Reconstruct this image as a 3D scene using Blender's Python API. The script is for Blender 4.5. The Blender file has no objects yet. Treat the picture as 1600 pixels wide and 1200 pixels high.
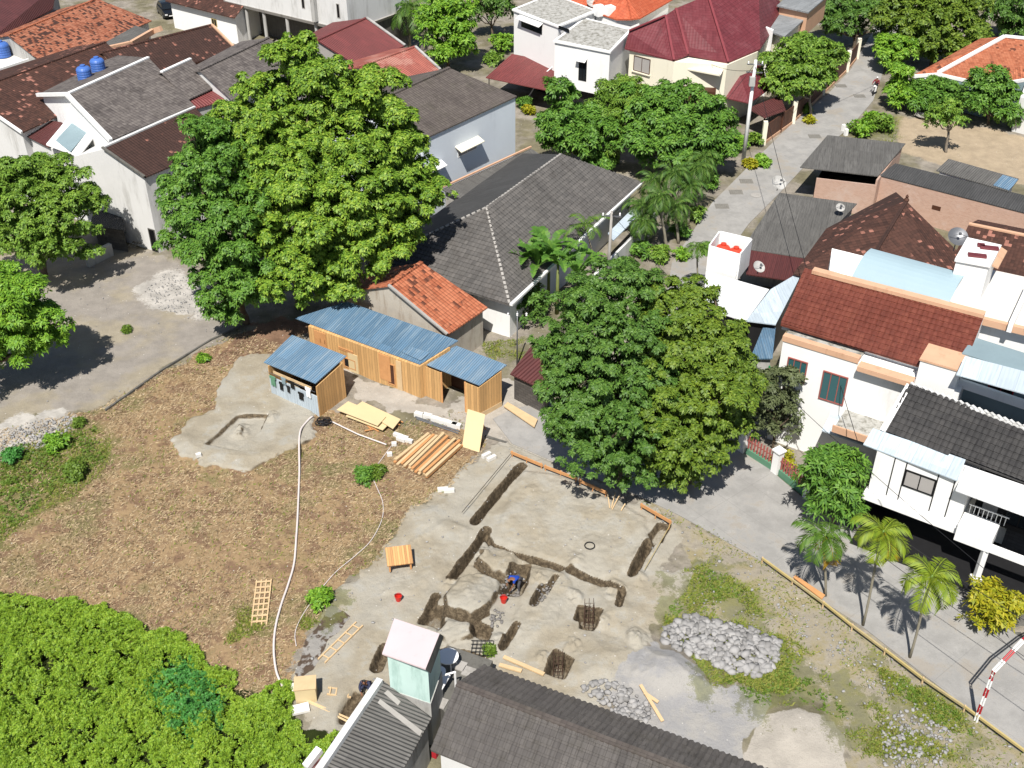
import bpy, bmesh, math, random
import numpy as np
from mathutils import Vector, Matrix
random.seed(7)
SC = bpy.context.scene
COL = SC.collection
# ---------------------------------------------------------------- camera, sky, sun, exposure
F, CX, CY, HC = 1750.0, 800.0, 600.0, 42.0          # focal length in photo pixels, photo centre, height of the drone
PITCH = math.radians(35.0)
CP, SP = math.cos(PITCH), math.sin(PITCH)
cam = bpy.data.cameras.new('camera'); co = bpy.data.objects.new('camera', cam); COL.objects.link(co)
co.location = (0, 0, HC); co.rotation_euler = (math.pi/2 - PITCH, 0, 0)
cam.sensor_width = 36.0; cam.lens = 36.0*F/1600.0; cam.clip_end = 3000
SC.camera = co
SUN_TO = Vector((-0.14, -0.64, 1.0)).normalized()   # towards the sun
SUN_EL = math.asin(SUN_TO.z); SUN_AZ = math.atan2(SUN_TO.x, SUN_TO.y)
w = bpy.data.worlds.new('World'); SC.world = w; w.use_nodes = True
sky = w.node_tree.nodes.new('ShaderNodeTexSky'); sky.sky_type = 'NISHITA'; sky.sun_disc = False
sky.sun_elevation = SUN_EL; sky.sun_rotation = SUN_AZ
bg = w.node_tree.nodes['Background']; bg.inputs['Strength'].default_value = 0.06
w.node_tree.links.new(sky.outputs[0], bg.inputs[0])
sl = bpy.data.lights.new('sun', 'SUN'); sl.energy = 5.0; sl.angle = math.radians(0.5); sl.color = (1.0, 0.955, 0.89)
so = bpy.data.objects.new('sun', sl); COL.objects.link(so); so.location = (-20, -60, 90)
so.rotation_euler = SUN_TO.to_track_quat('Z', 'Y').to_euler()
SC.view_settings.view_transform = 'Standard'; SC.view_settings.look = 'None'
SC.view_settings.exposure = 0.42; SC.view_settings.gamma = 1.0
SC.cycles.max_bounces = 6; SC.cycles.diffuse_bounces = 2; SC.cycles.glossy_bounces = 2
SC.cycles.transmission_bounces = 3; SC.cycles.transparent_max_bounces = 6

# ---------------------------------------------------------------- photogrammetry: photo pixel -> point in the place
def ray(px, py):
    u = (px-CX)/F; v = (py-CY)/F
    return Vector((u, CP - v*SP, -SP - v*CP))
def P(px, py, z=0.0):
    r = ray(px, py); t = (z-HC)/r.z
    return Vector((r.x*t, r.y*t, z))
def A(px, py, Y):
    r = ray(px, py); t = Y/r.y
    return Vector((r.x*t, Y, HC + r.z*t))
def on_wall(a, b, px, py):
    """distance along the upright wall a-b and height where the pixel's sight line meets it"""
    r = ray(px, py); d = Vector((b.x-a.x, b.y-a.y)); L = d.length; d /= L
    n = Vector((-d.y, d.x)); t = (n.x*a.x + n.y*a.y)/(n.x*r.x + n.y*r.y)
    x, y = r.x*t, r.y*t
    return (x-a.x)*d.x + (y-a.y)*d.y, HC + r.z*t

# ---------------------------------------------------------------- mesh and object helpers
ORIG = {}
def tag(o, label=None, cat=None, group=None, kind=None):
    if label: o['label'] = label
    if cat: o['category'] = cat
    if group: o['group'] = group
    if kind: o['kind'] = kind
    return o
def thing(name, label, cat, loc, group=None):
    o = bpy.data.objects.new(name, None); COL.objects.link(o)
    o.location = loc; o.empty_display_size = 0.3; ORIG[o.name] = Vector(loc)
    return tag(o, label, cat, group)
def link(name, me, m, parent=None, origin=None):
    o = bpy.data.objects.new(name, me); COL.objects.link(o)
    if m is not None: me.materials.append(m)
    org = ORIG[parent.name] if parent is not None else (Vector(origin) if origin is not None else Vector((0, 0, 0)))
    me.transform(Matrix.Translation(-org)); ORIG[o.name] = org
    if parent is not None: o.parent = parent
    else: o.location = org
    return o
class MB:
    """collects faces (world coordinates); build() links them as one mesh object, UVs in metres"""
    def __init__(s): s.v = []; s.f = []
    def add(s, vs, fs):
        k = len(s.v); s.v += [Vector(p) for p in vs]; s.f += [[i+k for i in f] for f in fs]; return s
    def poly(s, vs): return s.add(vs, [list(range(len(vs)))])
    def prism(s, bot, top):
        n = len(bot)
        return s.add(list(bot)+list(top), [list(range(n))[::-1], list(range(n, 2*n))] + [[i, (i+1) % n, n+(i+1) % n, n+i] for i in range(n)])
    def box(s, c, sz, rz=0.0, ry=0.0, rx=0.0):
        R = Matrix.Rotation(rz, 3, 'Z') @ Matrix.Rotation(ry, 3, 'Y') @ Matrix.Rotation(rx, 3, 'X'); c = Vector(c)
        x, y, z = sz[0]/2, sz[1]/2, sz[2]/2
        b = [c + R @ Vector(q) for q in ((-x,-y,-z),(x,-y,-z),(x,y,-z),(-x,y,-z))]
        t = [c + R @ Vector(q) for q in ((-x,-y,z),(x,-y,z),(x,y,z),(-x,y,z))]
        return s.prism(b, t)
    def beam(s, a, b, w, h):
        a = Vector(a); b = Vector(b); d = (b-a).normalized()
        up = Vector((0, 0, 1)) if abs(d.z) < .95 else Vector((0, 1, 0))
        r = d.cross(up).normalized(); u = r.cross(d)
        q = [(-1,-1),(1,-1),(1,1),(-1,1)]
        return s.prism([a + r*i*w/2 + u*j*h/2 for i, j in q], [b + r*i*w/2 + u*j*h/2 for i, j in q])
    def tube(s, pts, r, n=8):
        pts = [Vector(p) for p in pts]; rs = r if isinstance(r, (list, tuple)) else [r]*len(pts); k = len(s.v)
        for i, p in enumerate(pts):
            d = (pts[min(i+1, len(pts)-1)] - pts[max(i-1, 0)]).normalized()
            up = Vector((0, 0, 1)) if abs(d.z) < .9 else Vector((1, 0, 0))
            x = d.cross(up).normalized(); y = d.cross(x)
            for j in range(n):
                a = 2*math.pi*j/n; s.v.append(p + x*math.cos(a)*rs[i] + y*math.sin(a)*rs[i])
        for i in range(len(pts)-1):
            for j in range(n):
                s.f.append([k+i*n+j, k+i*n+(j+1) % n, k+(i+1)*n+(j+1) % n, k+(i+1)*n+j])
        s.f.append([k+j for j in range(n)][::-1]); s.f.append([k+(len(pts)-1)*n+j for j in range(n)]); return s
    def lathe(s, c, prof, n=16, axis='Z'):
        c = Vector(c); k = len(s.v); m = len(prof)
        for r, z in prof:
            for j in range(n):
                a = 2*math.pi*j/n; q = Vector((r*math.cos(a), r*math.sin(a), z))
                if axis == 'X': q = Vector((q.z, q.x, q.y))
                s.v.append(c + q)
        for i in range(m-1):
            for j in range(n): s.f.append([k+i*n+j, k+i*n+(j+1) % n, k+(i+1)*n+(j+1) % n, k+(i+1)*n+j])
        s.f.append([k+j for j in range(n)][::-1]); s.f.append([k+(m-1)*n+j for j in range(n)]); return s
    def build(s, name, m, parent=None, origin=None, smooth=False, fixn=True):
        me = bpy.data.meshes.new(name); me.from_pydata([tuple(p) for p in s.v], [], s.f)
        if fixn:
            b = bmesh.new(); b.from_mesh(me); bmesh.ops.delete(b, geom=[v for v in b.verts if not v.link_faces], context='VERTS'); bmesh.ops.recalc_face_normals(b, faces=b.faces); b.to_mesh(me); b.free()
        uv = me.uv_layers.new(name='UVMap').data
        Z = Vector((0, 0, 1))
        for p in me.polygons:
            n = p.normal
            for bn in getattr(s, 'uvn', ()):
                if abs(n.dot(bn)) > .45: n = bn; break
            t = Z.cross(n)
            if t.length < .02:
                e = me.vertices[me.edges[me.loops[p.loop_start].edge_index].vertices[1]].co - me.vertices[me.edges[me.loops[p.loop_start].edge_index].vertices[0]].co
                t = e if e.length > 1e-6 else Vector((1, 0, 0))
                if t.x < 0: t = -t
            t = t.normalized(); q = n.cross(t)
            for li in p.loop_indices:
                c = me.vertices[me.loops[li].vertex_index].co; uv[li].uv = (c.dot(t), c.dot(q))
            p.use_smooth = smooth
        if origin is None and parent is None:
            xs = [p.x for p in s.v]; ys = [p.y for p in s.v]; zs = [p.z for p in s.v]
            origin = ((min(xs)+max(xs))/2, (min(ys)+max(ys))/2, min(zs))
        return link(name, me, m, parent, origin)
def np_mesh(name, V, Q, m, parent=None, origin=None, smooth=False, k=4):
    me = bpy.data.meshes.new(name); V = np.asarray(V, np.float32); Q = np.asarray(Q, np.int32)
    me.vertices.add(len(V)); me.vertices.foreach_set('co', V.ravel())
    n = Q.size; me.loops.add(n); me.loops.foreach_set('vertex_index', Q.ravel())
    me.polygons.add(len(Q)); me.polygons.foreach_set('loop_start', np.arange(0, n, k, dtype=np.int32))
    try: me.polygons.foreach_set('loop_total', np.full(len(Q), k, np.int32))
    except Exception: pass
    if smooth: me.polygons.foreach_set('use_smooth', np.ones(len(Q), bool))
    me.update(calc_edges=True); me.validate()
    return link(name, me, m, parent, origin)

# ---------------------------------------------------------------- materials
def sr(c):
    return tuple(((v/255/12.92) if v/255 <= .04045 else ((v/255+.055)/1.055)**2.4) for v in c)
def al(c, k=.72):
    """sunlit colour seen in the photo (0-255) -> albedo"""
    return tuple(min(.86, v*k) for v in sr(c)) + (1.0,)
def new_mat(name):
    m = bpy.data.materials.new(name); m.use_nodes = True
    nt = m.node_tree; return m, nt, nt.nodes['Principled BSDF']
def nd(nt, typ, ins=None, **pr):
    n = nt.nodes.new('ShaderNode'+typ)
    for k, v in pr.items(): setattr(n, k, v)
    for k, v in (ins or {}).items():
        if isinstance(v, bpy.types.NodeSocket): nt.links.new(v, n.inputs[k])
        else: n.inputs[k].default_value = v
    return n
def mth(nt, op, a, b=0.0, c=None):
    d = {0: a, 1: b}
    if c is not None: d[2] = c
    return nd(nt, 'Math', d, operation=op).outputs[0]
def mix(nt, f, a, b, bt='MIX'):
    n = nt.nodes.new('ShaderNodeMix'); n.data_type = 'RGBA'; n.blend_type = bt
    for k, v in ((0, f), (6, a), (7, b)):
        if isinstance(v, bpy.types.NodeSocket): nt.links.new(v, n.inputs[k])
        else: n.inputs[k].default_value = v
    return n.outputs[2]
def noise(nt, vec, sc, det=4.0, ro=.6):
    return nd(nt, 'TexNoise', {'Vector': vec, 'Scale': sc, 'Detail': det, 'Roughness': ro}).outputs['Fac']
def ramp(nt, f, stops):
    n = nt.nodes.new('ShaderNodeValToRGB'); e = n.color_ramp.elements
    while len(e) < len(stops): e.new(.5)
    for i, (p, c) in enumerate(stops):
        e[i].position = p; e[i].color = c if len(c) == 4 else tuple(c)+(1,)
    nt.links.new(f, n.inputs[0]); return n.outputs[0]
def step(nt, f, a, b):
    n = nd(nt, 'MapRange', {0: f, 1: a, 2: b, 3: 0.0, 4: 1.0}); n.interpolation_type = 'SMOOTHSTEP'; return n.outputs[0]
def k4(c, k): return tuple(min(.9, x*k) for x in c[:3]) + (1,)
def objco(nt):
    g = nd(nt, 'NewGeometry'); return g.outputs['Position']
def bump(nt, b, h, dist, st=1.0):
    n = nd(nt, 'Bump', {'Height': h, 'Distance': dist, 'Strength': st}); nt.links.new(n.outputs[0], b.inputs['Normal'])
def plain(name, c, rough=.75, var=.14, sc=1.2, bmp=0.0, metal=0.0, dirt=None, amt=.5, spec=.3, k=.72):
    m, nt, b = new_mat(name); c = al(c, k); p = objco(nt)
    f = noise(nt, p, sc, 5); g = noise(nt, p, sc*14, 3)
    x = mix(nt, f, k4(c, 1-var*1.6), k4(c, 1+var*1.3)); x = mix(nt, mth(nt, 'MULTIPLY', g, var*1.4), x, k4(c, .55))
    if dirt:
        s = nd(nt, 'Mapping', {'Vector': p, 'Scale': (1.6, 1.6, .35)}).outputs[0]
        d = step(nt, noise(nt, s, sc*1.3, 6, .7), .62-amt*.25, .78-amt*.1)
        x = mix(nt, mth(nt, 'MULTIPLY', d, amt), x, al(dirt))
    nt.links.new(x, b.inputs['Base Color']); b.inputs['Roughness'].default_value = rough
    b.inputs['Metallic'].default_value = metal; b.inputs['Specular IOR Level'].default_value = spec
    if bmp: bump(nt, b, noise(nt, p, sc*10, 4), bmp)
    return m
def tiles(name, cols, tw=.25, th=.32, d=.05, rough=.75, spot=None, spot_amt=.1, stain=None, stain_amt=.4, spec=.3, k=.72, rv=.38):
    """clay or concrete pan tiles: rolls across, overlapping courses up the slope, one colour per tile"""
    m, nt, b = new_mat(name); uv = nd(nt, 'TexCoord').outputs['UV']; p = objco(nt)
    s = nd(nt, 'SeparateXYZ', {0: uv}); u = mth(nt, 'DIVIDE', s.outputs[0], tw); v = mth(nt, 'DIVIDE', s.outputs[1], th)
    cell = nd(nt, 'CombineXYZ', {0: mth(nt, 'FLOOR', u), 1: mth(nt, 'FLOOR', v)}).outputs[0]
    wn = nd(nt, 'TexWhiteNoise', {'Vector': cell}); r = wn.outputs['Value']
    big = noise(nt, p, .55, 5, .65)
    f = mth(nt, 'ADD', mth(nt, 'MULTIPLY', r, rv), mth(nt, 'MULTIPLY', big, 1.0-rv))
    n = len(cols); x = ramp(nt, f, [(.15+.7*i/(max(1, n-1)), al(c, k)) for i, c in enumerate(cols)])
    if spot:
        wn2 = nd(nt, 'TexWhiteNoise', {'Vector': cell}, noise_dimensions='4D'); wn2.inputs['W'].default_value = 3.3
        sp = step(nt, mth(nt, 'ADD', wn2.outputs['Value'], mth(nt, 'MULTIPLY', mth(nt, 'SUBTRACT', noise(nt, p, .35, 3), .5), .9)), 1-spot_amt, 1-spot_amt+.06)
        x = mix(nt, sp, x, al(spot, k))
    if stain:
        sm = nd(nt, 'Mapping', {'Vector': p, 'Scale': (1, 1, .5)}).outputs[0]
        x = mix(nt, mth(nt, 'MULTIPLY', step(nt, noise(nt, sm, .9, 6, .7), .48, .68), stain_amt), x, al(stain, k))
    wr = noise(nt, nd(nt, 'Mapping', {'Vector': uv, 'Scale': (1.1, .22, 1)}).outputs[0], 1.0, 6, .7); lg = noise(nt, p, 1.7, 5, .75)   # rain streaks down the slope, lichen
    x = mix(nt, mth(nt, 'MULTIPLY', step(nt, wr, .5, .68), .45), x, k4(al(cols[0], k), .6)); x = mix(nt, mth(nt, 'MULTIPLY', step(nt, lg, .6, .74), .35), x, k4(al(cols[-1], k), 1.35))
    fv = mth(nt, 'FRACT', v); hu = mth(nt, 'ABSOLUTE', mth(nt, 'SINE', mth(nt, 'MULTIPLY', u, math.pi)))
    gap = step(nt, fv, .93, .99)                                       # darker line where the courses lap
    x = mix(nt, mth(nt, 'MULTIPLY', gap, .55), x, k4(al(cols[0], k), .35))
    nt.links.new(x, b.inputs['Base Color']); b.inputs['Roughness'].default_value = rough; b.inputs['Specular IOR Level'].default_value = spec
    h = mth(nt, 'ADD', mth(nt, 'MULTIPLY', hu, .6), mth(nt, 'MULTIPLY', mth(nt, 'SUBTRACT', 1.0, fv), .7))
    bump(nt, b, mth(nt, 'ADD', h, mth(nt, 'MULTIPLY', r, .25)), d)
    return m
def corr(name, c, per=.12, rough=.5, metal=0.0, streak=None, amt=.4, d=.03, panel=.9, k=.72, patch=None):
    """corrugated sheet: waves across, streaks and sheet joints along the slope"""
    m, nt, b = new_mat(name); uv = nd(nt, 'TexCoord').outputs['UV']; p = objco(nt); c = al(c, k)
    s = nd(nt, 'SeparateXYZ', {0: uv}); u = s.outputs[0]
    sh = mth(nt, 'FLOOR', mth(nt, 'DIVIDE', u, panel)); sv = mth(nt, 'FLOOR', mth(nt, 'DIVIDE', s.outputs[1], 2.2))
    r = nd(nt, 'TexWhiteNoise', {'Vector': nd(nt, 'CombineXYZ', {0: sh, 1: sv}).outputs[0]}).outputs['Value']
    x = mix(nt, r, k4(c, .84), k4(c, 1.14))
    st = nd(nt, 'Mapping', {'Vector': uv, 'Scale': (5.0, .45, 1)}).outputs[0]; g = noise(nt, st, 1.6, 5, .7)
    x = mix(nt, step(nt, g, .35, .75), x, k4(c, .72))
    if streak: x = mix(nt, mth(nt, 'MULTIPLY', step(nt, noise(nt, st, .8, 6, .75), .45, .68), amt), x, al(streak, k))
    if patch: x = mix(nt, mth(nt, 'MULTIPLY', step(nt, noise(nt, p, .5, 4, .7), .5, .62), .7), x, al(patch, k))
    jn = step(nt, mth(nt, 'ABSOLUTE', mth(nt, 'SUBTRACT', mth(nt, 'FRACT', mth(nt, 'DIVIDE', u, panel)), .5)), .475, .49)
    x = mix(nt, mth(nt, 'MULTIPLY', jn, .45), x, k4(c, .45))
    nt.links.new(x, b.inputs['Base Color']); b.inputs['Roughness'].default_value = rough; b.inputs['Metallic'].default_value = metal
    h = mth(nt, 'SINE', mth(nt, 'MULTIPLY', u, 2*math.pi/per)); bump(nt, b, h, d)
    return m
def planks(name, c, wd=.2, var=.2, rough=.7, k=.72):
    m, nt, b = new_mat(name); uv = nd(nt, 'TexCoord').outputs['UV']; c = al(c, k)
    s = nd(nt, 'SeparateXYZ', {0: uv}); u = mth(nt, 'DIVIDE', s.outputs[0], wd)
    r = nd(nt, 'TexWhiteNoise', {'W': mth(nt, 'FLOOR', u)}, noise_dimensions='1D').outputs['Value']
    g = noise(nt, nd(nt, 'Mapping', {'Vector': uv, 'Scale': (9, .7, 1)}).outputs[0], 2.0, 5, .7)
    x = mix(nt, r, k4(c, 1-var*1.5), k4(c, 1+var)); x = mix(nt, mth(nt, 'MULTIPLY', step(nt, g, .4, .75), .5), x, k4(c, .55))
    gp = step(nt, mth(nt, 'ABSOLUTE', mth(nt, 'SUBTRACT', mth(nt, 'FRACT', u), .5)), .46, .49)
    x = mix(nt, gp, x, k4(c, .22))
    nt.links.new(x, b.inputs['Base Color']); b.inputs['Roughness'].default_value = rough
    bump(nt, b, mth(nt, 'SUBTRACT', 1.0, gp), .015); return m
def bricks(name, c1, c2, mort, bw=.24, bh=.09, k=.72, stain=None):
    m, nt, b = new_mat(name); uv = nd(nt, 'TexCoord').outputs['UV']; p = objco(nt)
    t = nd(nt, 'TexBrick', {'Vector': uv, 'Color1': al(c1, k), 'Color2': al(c2, k), 'Mortar': al(mort, k), 'Scale': 1.0, 'Mortar Size': .012, 'Brick Width': bw, 'Row Height': bh})
    x = mix(nt, mth(nt, 'MULTIPLY', noise(nt, p, .8, 5, .7), .6), t.outputs[0], al(mort, k))
    if stain: x = mix(nt, mth(nt, 'MULTIPLY', step(nt, noise(nt, p, .5, 6, .7), .5, .7), .6), x, al(stain, k))
    nt.links.new(x, b.inputs['Base Color']); b.inputs['Roughness'].default_value = .9
    bump(nt, b, t.outputs['Fac'], -.01); return m
def leafm(name, cols, tr=.25, patch=None, k=1.0, rough=.55, psc=.25):
    """leaves: one tint per leaf (islands), slow drift of tint across the plant, light passing through"""
    m, nt, b = new_mat(name); g = nd(nt, 'NewGeometry'); r = g.outputs['Random Per Island']
    n = noise(nt, g.outputs['Position'], psc, 2)
    f = mth(nt, 'ADD', mth(nt, 'MULTIPLY', r, .65), mth(nt, 'MULTIPLY', n, .4))
    st = [(i/(len(cols)-1), tuple(min(.8, v*k) for v in c)+(1,)) for i, c in enumerate(cols)]
    x = ramp(nt, f, st)
    if patch: x = mix(nt, step(nt, r, .94, .95), x, patch+(1,))
    nt.links.new(x, b.inputs['Base Color']); b.inputs['Roughness'].default_value = rough; b.inputs['Specular IOR Level'].default_value = .35
    t = nd(nt, 'BsdfTranslucent', {'Color': x}); mx = nd(nt, 'MixShader', {0: tr, 1: b.outputs[0], 2: t.outputs[0]})
    nt.links.new(mx.outputs[0], nt.nodes['Material Output'].inputs[0]); return m
def glass(name, c=(.012, .016, .02)):
    m, nt, b = new_mat(name); b.inputs['Base Color'].default_value = c+(1,); b.inputs['Roughness'].default_value = .12; return m

# ---------------------------------------------------------------- building helpers
GLASS = None
def slab(mb, pts, th):
    """a plate whose top face is pts"""
    mb.prism([p - Vector((0, 0, th)) for p in pts], pts); return mb
def walls(mb, foot, tops, z0=-.3):
    mb.prism([Vector((p.x, p.y, z0)) for p in foot], [Vector((p.x, p.y, t)) for p, t in zip(foot, tops)]); return mb
def toward(p, q, d):
    v = q-p; L = v.length; return p + v*(d/L) if L > 0 else p.copy()
def window(parent, a, b, tl, br, frame, pane, depth=.06, mull=1, name='window', sill=None):
    """window on the upright wall a-b between two photo pixels: frame (proud of the wall) with pane and sill as its pieces"""
    t0, z1 = on_wall(a, b, *tl); t1, z0 = on_wall(a, b, *br)
    return window_m(parent, a, b, min(t0, t1), max(t0, t1), min(z0, z1), max(z0, z1), frame, pane, depth, mull, name, sill)
def window_m(parent, a, b, t0, t1, z0, z1, frame, pane, depth=.06, mull=1, name='window', sill=None):
    d = Vector((b.x-a.x, b.y-a.y, 0)).normalized(); n = Vector((d.y, -d.x, 0))
    if n.y > 0: n = -n
    o = Vector((a.x, a.y, 0)); Z = Vector((0, 0, 1)); fw = .07
    def pt(t, z, e): return o + d*t + Z*z + n*e
    def bar(mb, ta, tb, za, zb, e0, e1):
        mb.prism([pt(ta, za, e0), pt(tb, za, e0), pt(tb, za, e1), pt(ta, za, e1)], [pt(ta, zb, e0), pt(tb, zb, e0), pt(tb, zb, e1), pt(ta, zb, e1)])
    f = MB(); bar(f, t0, t0+fw, z0, z1, -.05, depth); bar(f, t1-fw, t1, z0, z1, -.05, depth)
    bar(f, t0+fw, t1-fw, z0, z0+fw, -.05, depth-.003); bar(f, t0+fw, t1-fw, z1-fw, z1, -.05, depth-.003)
    for i in range(1, mull+1):
        tm = t0 + (t1-t0)*i/(mull+1); bar(f, tm-.025, tm+.025, z0+fw, z1-fw, -.05, depth-.006)
    fo = f.build(name, frame, parent)
    p = MB(); bar(p, t0+fw*.5, t1-fw*.5, z0+fw*.5, z1-fw*.5, -.04, .02); p.build('pane', pane, fo)
    if sill is not None:
        s = MB(); bar(s, t0-.1, t1+.1, z0-.1, z0-.003, -.03, depth+.12); s.build('sill', sill, fo)
    return fo
def gable(name, label, r0, r1, e0, e1, zr, ze, roofm, wallm, z0=-.3, inset=.35, group=None, cap=None, th=.1, cat='house', zr1=None, back=True, geo=None):
    """house under a gable roof: ridge r0-r1 and visible eave e0-e1 in photo pixels; the far slope mirrors the near one"""
    V3 = lambda q, zz: q.copy() if isinstance(q, Vector) else P(*q, zz)
    R0, R1, E0, E1 = V3(r0, zr), V3(r1, zr), V3(e0, ze), V3(e1, ze)
    B0 = Vector((2*R0.x-E0.x, 2*R0.y-E0.y, ze)); B1 = Vector((2*R1.x-E1.x, 2*R1.y-E1.y, ze))
    c = (E0+E1+B0+B1)/4; t = thing(name, label, cat, (c.x, c.y, 0), group)
    m = MB(); slab(m, [E0, E1, R1, R0], th)
    if back: slab(m, [R0, R1, B1, B0], th)
    if geo: tile_geo(m, [E0, E1, R1, R0], *geo); tile_geo(m, [B1, B0, R0, R1], *geo)
    rf = m.build('roof', roofm, t)
    if cap is not None:
        m = MB(); m.beam(R0+Vector((0, 0, .03)), R1+Vector((0, 0, .03)), .28, .12); m.build('ridge_cap', cap, rf)
    def ins(e, r, r_o): # pull a corner in under the roof
        q = toward(e, r, inset); q = toward(q, q + (r_o-r), inset*.6); return q
    k = .16
    fe0, fe1 = ins(E0, R0, R1), ins(E1, R1, R0); fb0, fb1 = ins(B0, R0, R1), ins(B1, R1, R0)
    fr0, fr1 = toward(R0, R1, inset*.6), toward(R1, R0, inset*.6)
    foot = [fe0, fe1, fr1, fb1, fb0, fr0]; m = MB(); walls(m, foot, [p.z-k for p in foot], z0); m.build('wall', wallm, t)
    return t, dict(R0=R0, R1=R1, E0=E0, E1=E1, B0=B0, B1=B1, fe0=fe0, fe1=fe1, fb0=fb0, fb1=fb1, fr0=fr0, fr1=fr1, roof=rf)
def roof_shed(name, label, q, roofm, wallm, z0=-.3, inset=.25, group=None, th=.08, cat='shed', drop=.15):
    """lean-to or flat roof on walls: q = four (px,py,z) corners"""
    W = [P(*c) for c in q]; c = sum(W, Vector())/len(W); t = thing(name, label, cat, (c.x, c.y, 0), group)
    m = MB(); slab(m, W, th); rf = m.build('roof', roofm, t)
    n = len(W); cen = c
    foot = [toward(p, cen, inset*1.4) for p in W]
    if wallm is not None:
        m = MB(); walls(m, foot, [p.z-th-drop*.2 for p in foot], z0); m.build('wall', wallm, t)
    return t, W, foot, rf
def tile_geo(mb, pts, tw, th, amp, dz=.0):
    """modelled pan tiles over the flat polygon pts (first edge = eave): rolls across, each course lapping the one below"""
    o = pts[0]; n = Vector((0, 0, 0))
    for i in range(len(pts)): n += (pts[i]-o).cross(pts[(i+1) % len(pts)]-o)
    n.normalize(); n = -n if n.z < 0 else n
    t = Vector((0, 0, 1)).cross(n).normalized(); q = n.cross(t); U = [(p-o).dot(t) for p in pts]; Vv = [(p-o).dot(q) for p in pts]
    u0, u1, v0, v1 = min(U), max(U), min(Vv), max(Vv); du = tw/6; nu = int((u1-u0)/du)+1; vs = []
    k = 0
    while v0 + k*th < v1: vs += [v0+k*th+.001, v0+k*th+th*.5, v0+(k+1)*th-.001]; k += 1
    mb.uvn = getattr(mb, 'uvn', []) + [n.copy()]
    us = u0 + np.arange(nu+1)*du; vs = np.minimum(np.array(vs), v1); UU, VV = np.meshgrid(us, vs); poly = list(zip(U, Vv))
    ab = us[None, :] + 0*VV
    fr = np.tile(np.array([1.0, .5, 0.0]), len(vs)//3)[:, None]
    rowj = np.random.default_rng(5).normal(0, amp*.10, (len(vs)//3, nu+1)).repeat(3, 0)
    H = amp*np.abs(np.sin(np.pi*(ab + o.dot(t))/tw)) + amp*.75*fr + rowj + dz
    cu = (UU[:-1, :-1]+UU[1:, 1:])/2; cv = (VV[:-1, :-1]+VV[1:, 1:])/2; ins = inpoly(np.column_stack([cu.ravel(), cv.ravel()]), poly).reshape(cu.shape)
    k0 = len(mb.v); N = nu+1
    for j in range(len(vs)):
        for i in range(N): mb.v.append(o + t*float(UU[j, i]) + q*float(VV[j, i]) + n*float(H[j, i]))
    J, I = np.nonzero(ins)
    for j, i in zip(J.tolist(), I.tolist()): a = k0+j*N+i; mb.f.append([a, a+1, a+1+N, a+N])
    used = set()
    return mb
def inpoly(pts, poly):
    x, y = pts[:, 0], pts[:, 1]; r = np.zeros(len(pts), bool); n = len(poly); j = n-1
    for i in range(n):
        xi, yi = poly[i][:2]; xj, yj = poly[j][:2]
        c = ((yi > y) != (yj > y)) & (x < (xj-xi)*(y-yi)/((yj-yi) if abs(yj-yi) > 1e-9 else 1e-9)+xi); r ^= c; j = i
    return r
def plate(name, q, m, parent, th=.08):
    mb = MB(); slab(mb, [P(*c) for c in q], th); return mb.build(name, m, parent)
# ---------------------------------------------------------------- plants
RNG = np.random.default_rng(11)
def unit(v): return v/np.maximum(1e-9, np.linalg.norm(v, axis=-1, keepdims=True))
def rosette_leaves(tips, out, k, L, W, lift=(-.25, .45), droop=.18, jit=.35):
    """k leaves round each twig tip: each a folded diamond pointing away from the twig"""
    n = len(tips); tips = np.repeat(tips, k, 0); out = np.repeat(out, k, 0); N = n*k
    a = np.tile(np.arange(k)*2*np.pi/k, n) + np.repeat(RNG.uniform(0, 6.3, n), k) + RNG.normal(0, .3, N)
    ref = np.where(np.abs(out[:, 2:3]) < .9, [[0, 0, 1.0]], [[1.0, 0, 0]])
    e1 = unit(np.cross(out, ref)); e2 = np.cross(out, e1)
    d = unit(e1*np.cos(a)[:, None] + e2*np.sin(a)[:, None] + out*RNG.uniform(lift[0], lift[1], N)[:, None])
    s = unit(np.cross(d, out) + RNG.normal(0, .15, (N, 3)))
    l = (L*RNG.uniform(1-jit, 1+jit, N))[:, None]; wd = (W*RNG.uniform(1-jit, 1+jit, N))[:, None]
    base = tips + RNG.normal(0, L*.12, (N, 3)); dn = np.array([[0, 0, -1.0]])
    mid = base + d*l*.5; tip = base + d*l + dn*l*droop; mid = mid - dn*l*.04
    V = np.stack([base, mid + s*wd/2, tip, mid - s*wd/2], 1).reshape(-1, 3)
    return V
def quads(n): return np.arange(n*4, dtype=np.int32).reshape(-1, 4)
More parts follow.
